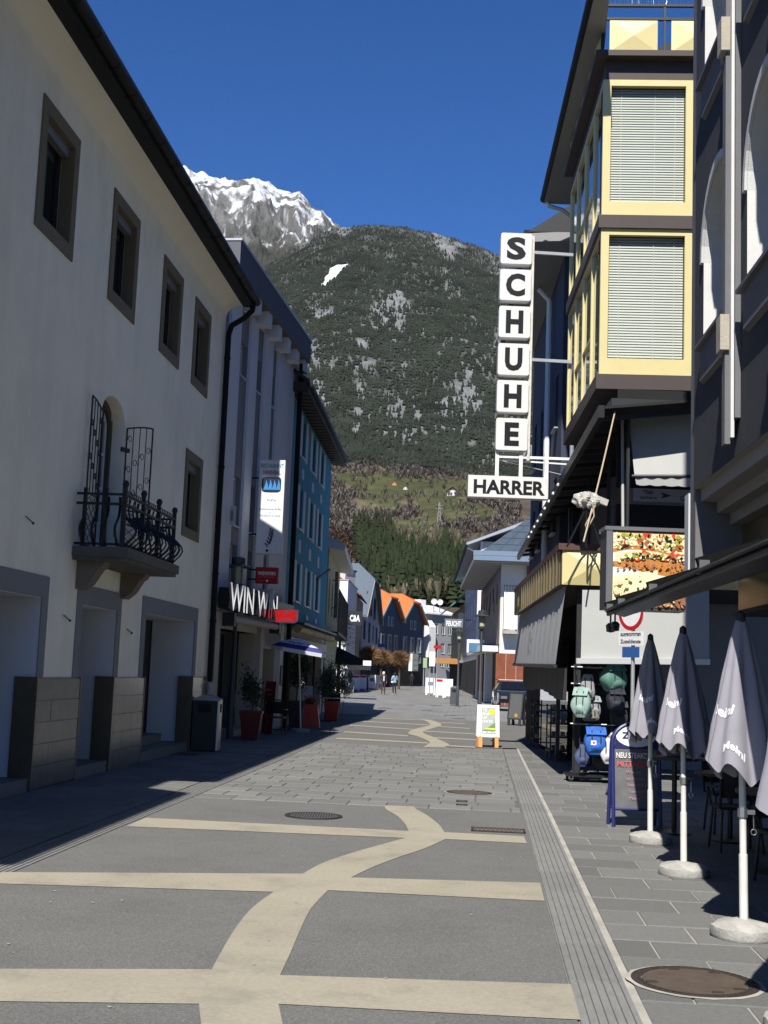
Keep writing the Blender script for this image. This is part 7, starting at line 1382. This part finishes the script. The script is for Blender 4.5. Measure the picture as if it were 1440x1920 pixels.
# ---- left cafe terrace
op = np.array([*AT(563, 1230, 34.3)[:2], 0]); t = thing('open_parasol', 'open white and blue beer parasol over the left terrace', 'parasol', op); x, y = op[0], op[1]; m = MB(); m.tube([(x+.1, y, .08), (x-.05, y, 2.42)], .022, 8); m.build('pole', M_pole, t); m = MB(); m.lathe([(.25, 0), (.25, .08), (.05, .1)], 16, (x+.1, y, 0)); m.build('base', M_concrete, t)
apx = np.array([x-.05, y, 2.50]); R_ = .76; n = 8; rim = [apx+np.array([R_*math.cos(2*math.pi*(k+.3)/n), R_*math.sin(2*math.pi*(k+.3)/n), -.30-.10*math.cos(2*math.pi*(k+.3)/n)]) for k in range(n)]; Mb = mat('parasol_blue', (.045, .05, .22), .8, .05); Mw = mat('parasol_white', (.70, .71, .76), .85, .04)
for k in range(n):
    a, b = rim[k], rim[(k+1) % n]; m = MB(); mid_ = [(apx*(1-f)+a*f+np.array([0, 0, .05*math.sin(math.pi*f)]), apx*(1-f)+b*f+np.array([0, 0, .05*math.sin(math.pi*f)])) for f in (0, .35, .72, 1)]
    for i in range(3): m.mi = 1 if i == 2 else 0; m.add([mid_[i][0], mid_[i+1][0], mid_[i+1][1], mid_[i][1]] if i else [mid_[0][0], mid_[1][0], mid_[1][1]], [(0, 1, 2, 3)] if i else [(0, 1, 2)])
    m.mi = 0; m.add([a, b, b+np.array([0, 0, -.10]), a+np.array([0, 0, -.10])], [(0, 1, 2, 3)]); m.build('panel', [Mw, Mb], t); m = MB(); m.tube([apx+np.array([0, 0, -.03]), a+np.array([0, 0, -.02])], .008, 5); m.build('rib', M_white, t)
k = 5; a, b = rim[k], rim[(k+1) % n]; dx_ = (b-a)/np.linalg.norm(b-a); up_ = (apx-(a+b)/2)/np.linalg.norm(apx-(a+b)/2); letters('Zipfer', mat('parasol_ink', (.03, .03, .09), .8, 0), t, (a+b)/2+up_*.26-dx_*.22+np.array([0, -.02, .03]), dx_, up_, w=.44, h=.15, bold=.03)
def planter(loc, w0, w1, h, mm, label, group='planters of the left terrace'):
    t = thing('planter', label, 'planter', loc, group); x, y = loc[0], loc[1]; m = MB(); m.hexa([(x-w0/2, y-w0/2, 0), (x+w0/2, y-w0/2, 0), (x+w0/2, y+w0/2, 0), (x-w0/2, y+w0/2, 0), (x-w1/2, y-w1/2, h), (x+w1/2, y-w1/2, h), (x+w1/2, y+w1/2, h), (x-w1/2, y+w1/2, h)]); m.build('pot', mm, t); m = MB(); m.box(x-w1/2-.02, x+w1/2+.02, y-w1/2-.02, y+w1/2+.02, h, h+.05); m.build('rim', mm, t); m = MB(); m.box(x-w1/2+.04, x+w1/2-.04, y-w1/2+.04, y+w1/2-.04, h+.04, h+.055); m.build('soil', M_dirt, t); return t
M_potred = mat('red_pot', (.40, .035, .022), .5, .08, 5); M_potdk = mat('dark_red_pot', (.12, .012, .01), .5, .08, 5); M_potbk = mat('black_pot', (.015, .014, .014), .5, .1, 5)
PL = [planter(gz(469, 1387), .36, .50, .62, M_potdk, 'dark red tapering planter in the shade beside the lamp'), planter(gz(553, 1364), .34, .42, .72, M_potbk, 'black tall planter behind the black chair'), planter(gz(582, 1364), .55, .38, .62, M_potred, 'bright red planter standing in the sunlight'), planter(gz(621, 1352), .36, .52, .60, M_potred, 'red planter under the olive bush by the round table')]
PLp = [gz(469, 1387), gz(553, 1364), gz(582, 1364), gz(621, 1352)]
ch = make_chair(gz(517, 1378), math.pi*.95, 'black armchair facing the street beside the black planter', 'chairs of the left terrace', M_black); dup(ch, gz(497, 1362), 2.2, 'black armchair behind the dark red planter'); dup(ch, gz(455, 1368), 3.6, 'black armchair beside the lamp foot'); dup(ch, gz(628, 1350), 2.9, 'black chair in front of the round table')
make_table(gz(610, 1352), 'round grey table beside the red planter', .42, .78, mat('grey_table', (.34, .36, .36), .15, .05), 'tables of the left terrace'); make_table(gz(482, 1360), 'dark round table among the black armchairs', .38, .74, M_charcoal, 'tables of the left terrace')
def poster3(t, Q, up):
    m = MB(); m.add([Q(-.24, .35), Q(.24, .35), Q(.24, .62), Q(-.24, .55)], [(0, 1, 2, 3)]); m.v = [(a, b-.004, c) for a, b, c in m.v]; m.build('poster_band', mat('poster_grey', (.3, .32, .33), .6, .1), t); m = MB(); c = Q(.1, .45); m.add([(c[0]+.08*math.cos(q), c[1]-.007, c[2]+.08*math.sin(q)) for q in np.linspace(0, 6.283, 14, endpoint=False)], [tuple(range(14))]); m.build('poster_dot', MATS['poster_orange'], t)
a_board('menu_board', 'white sunlit board behind the bright red planter', gz(568, 1345), .62, 1.1, .1, M_white, M_signw, 0, spread=.5, fn=poster3)
t = thing('red_poster', 'tall dark red poster panel leaning by the bar entrance', 'poster', F2.W(6.6, 0, .8)); m = MB(); p0 = AT(491, 1341, 32.6); p1 = AT(511, 1341, 32.4); m.obox((p0[0], p0[1], 0.02), (p1[0]-p0[0], p1[1]-p0[1], 0), (0, .04, 0), (.04, .25, 1.32)); m.build('panel', mat('poster_dark_red', (.20, .015, .02), .4, .15, 4), t)
for k in range(2): letters(('ADMIRAL', 'JACKPOT')[k], mat('poster_pale_red', (.5, .3, .25), .5, 0), t, np.array([p0[0]+.05, p0[1]-.02+.19*(1.1-.22*k)/1.3-.02, 1.10-.13*k]), np.array([p1[0]-p0[0], p1[1]-p0[1], 0]), (.04, .25, 1.32), w=(p1[0]-p0[0])*.75, h=.05)
t = thing('red_carpet', 'flat red mat on the pavement by the bar entrance', 'mat', gz(500, 1370)); m = MB(); c = gz(488, 1366); m.box(c[0]-.8, c[0]+.9, c[1]-.4, c[1]+.5, .006, .016); m.build('mat', M_potdk, t)
# ---- far left: dark cafe parasols, boards, pots
M_dkcloth = mat('black_cloth', (.012, .013, .013), .85, .1, 5)
for i, (u, v, dist, r) in enumerate(((625, 1222, 62, 1.5), (648, 1236, 78, 1.6))):
    p = AT(u, v, dist); t = thing('open_parasol', ['black square parasol beside the spruce on the left', 'black parasol with white fringe under the black store sign'][i], 'parasol', (p[0], p[1], 0), 'black parasols on the left'); m = MB(); m.add([(p[0]-r, p[1]-r, p[2]-.35), (p[0]+r, p[1]-r, p[2]-.35), (p[0]+r, p[1]+r, p[2]-.35), (p[0]-r, p[1]+r, p[2]-.35), (p[0], p[1], p[2]+.35)], [(0, 1, 4), (1, 2, 4), (2, 3, 4), (3, 0, 4)]); m.build('canopy', M_dkcloth, t); m = MB(); m.box(p[0]-r, p[0]+r, p[1]-r-.01, p[1]-r, p[2]-.62, p[2]-.35); m.build('valance', M_dkcloth if i == 0 else M_charcoal, t); m = MB(); m.tube([(p[0], p[1], 0), (p[0], p[1], p[2]+.2)], .03, 6); m.build('pole', M_charcoal, t)
    if i: m = MB(); m.box(p[0]-r*.2, p[0]+r, p[1]-r-.03, p[1]-r-.02, p[2]-.35, p[2]-.05); m.build('white_fringe', M_white, t); letters('C&A', M_signw, t, (p[0]-.4, p[1]-r-.04, p[2]-.58), (1, 0, 0), (0, 0, 1), w=.6, h=.17)
def red_top(t, Q, up): m = MB(); m.add([Q(-.33, 1.12), Q(.33, 1.12), Q(.33, 1.3), Q(-.33, 1.3)], [(0, 1, 2, 3)]); m.v = [(a, b-.006, c) for a, b, c in m.v]; m.build('red_header', M_red, t)
def dark_pic(t, Q, up): m = MB(); m.add([Q(-.2, .75), Q(.2, .75), Q(.2, 1.05), Q(-.2, 1.05)], [(0, 1, 2, 3)]); m.v = [(a, b-.006, c) for a, b, c in m.v]; m.build('dark_picture', mat('poster_dusk', (.15, .17, .2), .6, .2, 6), t)
for i, (u, dist, lab_, f) in enumerate(((664, 104, 'white board with a red header on the far left', red_top), (677.5, 110, 'white board with red header half hidden behind another', red_top), (695, 118, 'white board with a dark picture under the pollard trees', dark_pic), (709.5, 120, 'plain white board beside the pollard trees', None), (805, 100, 'white board at the far right beside flag poles', dark_pic), (825, 92, 'white and red board at the far right', red_top), (838, 90, 'plain white board before the far right shop', None))):
    a_board('sandwich_board', lab_, on_dist(u, dist), .72, 1.35, .1*(i % 3), M_white, M_signw, .15, spread=.5, fn=f, group='white boards far down the street')
# banner signs on poles, right of the far street
for i, (u, v0, v1, w, dist, colr, lab_) in enumerate(((810.5, 1222, 1249, 12, 95, M_signw, 'white panel sign on a pole far down the street'), (797, 1234, 1252, 8, 110, mat('pale_green_banner', (.30, .42, .22), .7, .05), 'pale green banner on a pole far down the street'))):
    a, b = AT(u-w/2, v1, dist), AT(u+w/2, v0, dist); t = thing('banner_sign', lab_, 'sign', ((a[0]+b[0])/2, dist, 0), 'banner signs far down the street'); m = MB(); m.box(a[0], b[0], dist, dist+.06, a[2], b[2]); m.build('panel', colr, t); m = MB(); m.tube([(a[0]+.08, dist+.1, 0), (a[0]+.08, dist+.1, b[2])], .04, 6); m.build('pole', M_zinc, t); m = MB(); m.tube([(b[0]-.08, dist+.1, 0), (b[0]-.08, dist+.1, b[2])], .04, 6); m.build('pole', M_zinc, t)
c = AT(820.5, 1213, 100); t = thing('round_red_sign', 'pair of round red signs on a pole far down the street', 'sign', (c[0], 100, 0)); m = MB(); m.tube([(c[0], 100.1, 0), (c[0], 100.1, c[2])], .04, 6); m.build('pole', M_zinc, t)
for s in (-1, 1): m = MB(); m.tube([(c[0]+s*.16, 99.96, c[2]), (c[0]+s*.16, 100.02, c[2])], .16, 14); m.build('disc', M_red, t)
p = AT(835, 1240, 105); t = thing('stall_awning', 'small orange-brown stall canopy far down the street', 'stall', (p[0], 105, 0)); m = MB(); m.ext([(p[0]-1.1, 104, p[2]-.2), (p[0]+1.1, 104, p[2]-.2), (p[0]+.9, 104, p[2]+.25), (p[0]-.9, 104, p[2]+.25)], (0, 2, 0)); m.build('canopy', mat('orange_brown', (.38, .18, .06), .8, .1), t)
for s in (-1, 1): m = MB(); m.tube([(p[0]+s, 104.2, 0), (p[0]+s, 104.2, p[2]-.1)], .04, 6); m.build('post', M_charcoal, t)
# ------------------------------------------------------------------ plants
def leaf_cloud(m, pts, size, rng, aspect=.4, droop=0.0):
    for p in pts:
        d = rng.normal(size=3); d[2] += .4-droop; d /= np.linalg.norm(d); s = np.cross(d, rng.normal(size=3)); s /= np.linalg.norm(s); l = size*rng.uniform(.6, 1.3); w = l*aspect; p = np.array(p)
        m.add([p, p+d*l*.5+s*w*.5, p+d*l, p+d*l*.5-s*w*.5], [(0, 1, 2, 3)])
def bush_points(rng, c, r, n, clumps=14):
    C = [np.array(c)+np.array(r)*v/np.linalg.norm(v)*rng.uniform(.25, .95) for v in rng.normal(size=(clumps, 3))]; return [C[rng.integers(clumps)]+rng.normal(size=3)*np.array(r)*.24 for _ in range(n)]
M_olv = mat('olive_leaves', (.085, .105, .062), .7, .35, 25, spec=.3); M_olv2 = mat('dark_leaves', (.030, .045, .020), .7, .35, 25, spec=.3); M_bark = mat('bark', (.09, .065, .045), .9, .3, 20)
def potted_tree(name, label, loc, z0, h_trunk, r, n, size, mm, group, seed, aspect=.35):
    rng = np.random.default_rng(seed); t = thing(name, label, 'plant', (loc[0], loc[1], z0), group); x, y = loc[0], loc[1]; m = MB(); top = np.array([x+.03, y, z0+h_trunk])
    if h_trunk > .05: m.tube([(x, y, z0-.1), (x+.02, y+.01, z0+h_trunk*.5), top], [.028, .022, .018], 7)
    pts = bush_points(rng, (x, y, z0+h_trunk+r[2]*.8), r, n)
    for k in range(10): q = pts[rng.integers(len(pts))]; m.tube([top*.98+np.array([x, y, z0+h_trunk*.9])*.02, (top+q)/2+rng.normal(size=3)*.04, q], [.012, .008, .004], 5)
    m.build('stem', M_bark, t); m = MB(); leaf_cloud(m, pts, size, rng, aspect); m.build('foliage', mm, t); return t
A_ = PLp
potted_tree('olive_bush', 'grey-green olive bush in the red planter by the round table', A_[3], .64, .12, (.52, .5, .58), 2600, .10, M_olv, 'plants of the left terrace', 3)
potted_tree('olive_tree', 'dark olive tree with bare stem in the black planter', A_[1], .76, .55, (.46, .44, .5), 2000, .10, M_olv2, 'plants of the left terrace', 4)
potted_tree('olive_tree', 'thin olive shrub in the dark red planter', A_[0], .66, .15, (.30, .28, .5), 800, .10, M_olv2, 'plants of the left terrace', 5)
potted_tree('shrub', 'leafy shrub behind the bright red planter', gz(600, 1338), .0, .55, (.7, .6, .7), 2600, .12, M_olv, 'plants of the left terrace', 6)
potted_tree('shrub', 'tall dark shrub beside the open parasol pole', gz(590, 1330), .0, 1.1, (.8, .7, .65), 2600, .12, M_olv2, 'plants of the left terrace', 8)
potted_tree('flowering_plant', 'small plant with red flowers in the bright red planter', A_[2], .66, .02, (.22, .22, .16), 260, .07, mat('red_leaves', (.16, .035, .02), .7, .3, 20), 'plants of the left terrace', 7, .5)
p = on_dist(655, 98); planter(p, .5, .62, .62, mat('stone_pot', (.38, .36, .31), .9, .15, 6), 'pale stone pot with a slim conifer far left', None); potted_tree('slim_conifer', 'slim small conifer in the pale stone pot', p, .66, .05, (.22, .22, .85), 900, .09, M_olv2, None, 11)
# spruce in front of the cafe sign
def spruce(label, base, h, r, seed, z_low):
    rng = np.random.default_rng(seed); t = thing('spruce', label, 'tree', base); x, y = base[0], base[1]; m = MB(); m.tube([(x, y, 0), (x, y, h*.6), (x, y, h)], [.11, .07, .01], 8); m.build('trunk', M_bark, t); m = MB()
    for k in range(60):
        z = z_low+(h-z_low)*(k/60)**.9; rr_ = r*(1-(z-z_low)/(h-z_low))**.7*rng.uniform(.75, 1.1)+.05; q = k*2.4; tip = np.array([x+rr_*math.cos(q), y+rr_*math.sin(q), z-.10*rr_])
        for j in range(46):
            f = rng.uniform(.1, 1)**.7; p = np.array([x, y, z+.05])*(1-f)+tip*f+rng.normal(size=3)*np.array([.05, .05, .02])*(1.4-f); d = np.array([math.cos(q), math.sin(q), .0])*.8+rng.normal(size=3)*.5; d[2] *= .4; d /= np.linalg.norm(d); s = np.cross(d, (0, 0, 1.)); s = s/np.linalg.norm(s)*.016; l = rng.uniform(.10, .2); m.add([p-s, p+s, p+d*l+s*.3, p+d*l-s*.3], [(0, 1, 2, 3)])
    m.build('crown', mat('spruce_needles', (.045, .070, .020), .8, .3, 6, spec=.2), t)
spruce('flat-branched green spruce between the cafe sign and the black store sign', on_dist(632, 63), 4.75, 1.0, 5, 2.9)
# pollarded street trees, brown twiggy heads
def pollard(label, base, h, r, seed):
    rng = np.random.default_rng(seed); t = thing('pollard_tree', label, 'tree', base, 'pollarded street trees'); x, y = base[0], base[1]; top = np.array([x, y, h-r*.9]); m = MB(); m.tube([(x, y, 0), (x+.03, y, (h-r)*.5), top], [.13, .10, .12], 8)
    for k in range(9): v = rng.normal(size=3); v[2] = abs(v[2]); v /= np.linalg.norm(v); m.tube([top, top+v*r*.55], [.06, .03], 6)
    m.build('trunk', M_bark, t); m = MB(); c = np.array([x, y, h-r*.75])
    for k in range(1500):
        v = rng.normal(size=3); v /= np.linalg.norm(v); v[2] *= .78
        a = c+v*r*rng.uniform(.25, .6); b = c+v*r*rng.uniform(.75, 1.08)+rng.normal(size=3)*.07; s = np.cross(b-a, rng.normal(size=3)); s = s/np.linalg.norm(s)*.018; m.add([a-s, a+s, b+s*.5, b-s*.5], [(0, 1, 2, 3)])
    m.build('crown', mat('brown_twigs', (.20, .115, .055), .9, .3, 3), t)
pollard('pollarded tree with brown twigs, the left one', on_dist(689, 118), 4.1, 1.25, 1); pollard('pollarded tree with brown twigs, the middle one', on_dist(711, 124), 3.9, 1.05, 2); pollard('pollarded tree with brown twigs before the right blue house', on_dist(746, 128), 3.9, 1.15, 3)
# ------------------------------------------------------------------ people
def person(label, loc, rz, joints, radii, zones, hair_m, hair_long=.0, extra=None, scale=1.0):
    """one continuous skinned body; zones: list of (test(x,y,z), material)"""
    t = thing('person', label, 'person', (0, 0, 0)); names = list(joints); E = [('pelvis', 'waist'), ('waist', 'chest'), ('chest', 'neck'), ('neck', 'head'), ('head', 'crown')]
    for s in 'lr': E += [('chest', 'shoulder_'+s), ('shoulder_'+s, 'elbow_'+s), ('elbow_'+s, 'wrist_'+s), ('wrist_'+s, 'hand_'+s), ('pelvis', 'hip_'+s), ('hip_'+s, 'knee_'+s), ('knee_'+s, 'ankle_'+s), ('ankle_'+s, 'toe_'+s)]
    idx = {n: i for i, n in enumerate(names)}; me = bpy.data.meshes.new('body'); me.from_pydata([joints[n] for n in names], [(idx[a], idx[b]) for a, b in E], []); o = bpy.data.objects.new('body', me); COL.objects.link(o)
    sk = o.modifiers.new('skin', 'SKIN'); sd = o.modifiers.new('sub', 'SUBSURF'); sd.levels = sd.render_levels = 2; sv = me.skin_vertices[0].data
    for n, i in idx.items(): r = radii.get(n, radii.get(n.split('_')[0], .05)); sv[i].radius = r if isinstance(r, tuple) else (r, r); sv[i].use_root = n == 'pelvis'
    dg = bpy.context.evaluated_depsgraph_get(); nm = bpy.data.meshes.new_from_object(o.evaluated_get(dg)); bpy.data.objects.remove(o); nm.name = 'body'
    nm.materials.clear(); [nm.materials.append(m_) for _, m_ in zones]
    for p in nm.polygons:
        c = p.center
        for k, (f, _) in enumerate(zones):
            if f(c.x, c.y, c.z): p.material_index = k; break
        p.use_smooth = True
    ob = bpy.data.objects.new('body', nm); link(ob, t); hd = np.array(joints['head']); m = MB()
    m.lathe([(.03, .13), (.085, .10), (.107, .03), (.104, -.04), (.09, -.08-hair_long)], 14, (hd[0], hd[1]+.02, hd[2]+.02)); m.build('hair', hair_m, t, True)
    if extra: extra(t)
    t.location = Vector([float(q) for q in loc]); t.rotation_euler = (0, 0, rz); t.scale = (scale,)*3; return t
J = dict(pelvis=(0, 0, .95), waist=(0, 0, 1.10), chest=(0, 0, 1.32), neck=(0, .0, 1.47), head=(0, -.02, 1.56), crown=(0, -.01, 1.66), shoulder_l=(-.18, 0, 1.39), elbow_l=(-.25, .02, 1.12), wrist_l=(-.24, -.08, .90), hand_l=(-.23, -.11, .80), shoulder_r=(.18, 0, 1.39), elbow_r=(.25, .02, 1.12), wrist_r=(.22, -.10, .92), hand_r=(.20, -.15, .84),
         hip_l=(-.09, 0, .90), knee_l=(-.10, -.02, .50), ankle_l=(-.10, .02, .09), toe_l=(-.11, -.13, .04), hip_r=(.09, 0, .90), knee_r=(.10, -.03, .50), ankle_r=(.10, .01, .09), toe_r=(.12, -.14, .04))
Rr = dict(pelvis=(.15, .11), waist=(.135, .10), chest=(.16, .11), neck=.05, head=(.085, .10), crown=(.06, .07), shoulder=.07, elbow=.05, wrist=.035, hand=.035, hip=.085, knee=.06, ankle=.042, toe=.035)
M_skin = mat('skin', (.45, .27, .19), .6, .05); M_jk = mat('dark_jacket', (.030, .018, .024), .8, .1, 8); M_tr = mat('brown_trousers', (.05, .028, .026), .85, .1); M_tr2 = mat('black_trousers', (.013, .013, .016), .8, .1); M_lb = mat('light_blue_jacket', (.27, .38, .58), .75, .1, 6); M_shoe = mat('white_shoes', (.65, .65, .65), .6, 0); M_shoed = mat('dark_shoes', (.03, .028, .026), .6, 0)
def bag_right(t):
    m = MB(); m.grid(lambda u, v: (-.30+.05*math.cos(6.283*u)*math.sin(3.1416*v), -.12+.17*math.sin(6.283*u)*abs(math.sin(3.1416*v))**.5, .45+.36*v), 14, 8); m.build('shoulder_bag', M_tr2, t, 'all'); m = MB(); m.tube([(-.29, -.2, .78), (-.25, -.12, .86), (-.29, -.02, .78)], .01, 5); m.build('bag_strap', M_tr2, t)
    m = MB(); m.grid(lambda u, v: (-.05+.10*u, -.125-.01*math.sin(3.1*u), 1.0+.38*v), 4, 4); m.build('pale_scarf', mat('pale_top', (.55, .58, .60), .8, .1, 12), t, 'all')
z_skin = lambda x, y, z: z > 1.45 or (abs(x) > .15 and z < .93)
person('person with white hair in a dark open jacket carrying a black bag', on_dist(717, 95), .25, J, Rr, [(lambda x, y, z: z > 1.46 or (z < .90 and abs(x) > .165), M_skin), (lambda x, y, z: z > .84, M_jk), (lambda x, y, z: z > .09, M_tr), (lambda x, y, z: True, M_shoed)], mat('white_hair', (.6, .57, .5), .8, .1), 0, bag_right, 1.0)
J2 = dict(J); J2.update(elbow_l=(-.27, -.02, 1.14), wrist_l=(-.16, -.20, 1.10), hand_l=(-.09, -.24, 1.10), elbow_r=(.27, .0, 1.13), wrist_r=(.2, -.17, 1.08), hand_r=(.13, -.22, 1.06), ankle_l=(-.14, .02, .09), toe_l=(-.20, -.11, .04))
def bag_white(t): m = MB(); m.grid(lambda u, v: (.24+.10*math.cos(6.283*u)*math.sin(3.1416*v), .04+.07*math.sin(6.283*u)*math.sin(3.1416*v), .86+.2*v), 12, 8); m.build('shoulder_bag', M_white, t, 'all'); m = MB(); m.tube([(.22, .05, 1.04), (.1, .1, 1.3), (-.12, .08, 1.40)], .009, 5); m.build('bag_strap', M_tr2, t)
person('person in a light blue jacket, black trousers and white shoes', on_dist(738, 94.6), -2.6, J2, Rr, [(lambda x, y, z: z > 1.46 or (y < -.19 and z < 1.2), M_skin), (lambda x, y, z: z > .92, M_lb), (lambda x, y, z: z > .10, M_tr2), (lambda x, y, z: True, M_shoe)], mat('black_hair', (.012, .01, .01), .7, .1), .10, bag_white, .98)
person('distant person in dark clothes before the right blue house', on_dist(770, 150), .1, J, Rr, [(lambda x, y, z: z > 1.46, M_skin), (lambda x, y, z: True, M_tr2)], MATS['black_hair'], 0, None, 1.0)
J3 = dict(J); J3.update({k: (v[0], v[1], v[2]-.42) for k, v in J.items()}); J3.update(knee_l=(-.12, -.42, .52), knee_r=(.12, -.42, .50), ankle_l=(-.12, -.42, .09), ankle_r=(.12, -.45, .09), toe_l=(-.12, -.56, .04), toe_r=(.12, -.60, .04), hip_l=(-.09, -.02, .50), hip_r=(.09, -.02, .50), wrist_l=(-.15, -.30, .62), hand_l=(-.1, -.36, .60), wrist_r=(.15, -.3, .62), hand_r=(.1, -.36, .6), elbow_l=(-.26, -.06, .72), elbow_r=(.26, -.06, .72))
pc_ = on_dist(646, 92); person('seated person in a pale blue jacket on the far left terrace', pc_, .9, J3, Rr, [(lambda x, y, z: z > 1.04, M_skin), (lambda x, y, z: z > .56 and y > -.3, M_lb), (lambda x, y, z: z > .1, M_tr2), (lambda x, y, z: True, M_shoed)], MATS['black_hair']); dup(ch, pc_, .9, 'dark chair under the seated person far left')
# ------------------------------------------------------------------ the air of the valley
m = MB(); m.box(-4200, 4200, -60, 6900, -1.2, 2700); hz = m.build('haze', None); hz.data.materials.clear()
M = bpy.data.materials.new('valley_air'); M.use_nodes = True; t = M.node_tree; t.nodes.clear(); ou = t.nodes.new('ShaderNodeOutputMaterial'); pv = t.nodes.new('ShaderNodeVolumePrincipled'); pv.inputs['Color'].default_value = (.80, .88, 1, 1); pv.inputs['Density'].default_value = 6.0e-6; pv.inputs['Anisotropy'].default_value = 0.0; t.links.new(pv.outputs[0], ou.inputs['Volume']); hz.data.materials.append(M); struct(hz, 'stuff')
SC.cycles.volume_bounces = 0
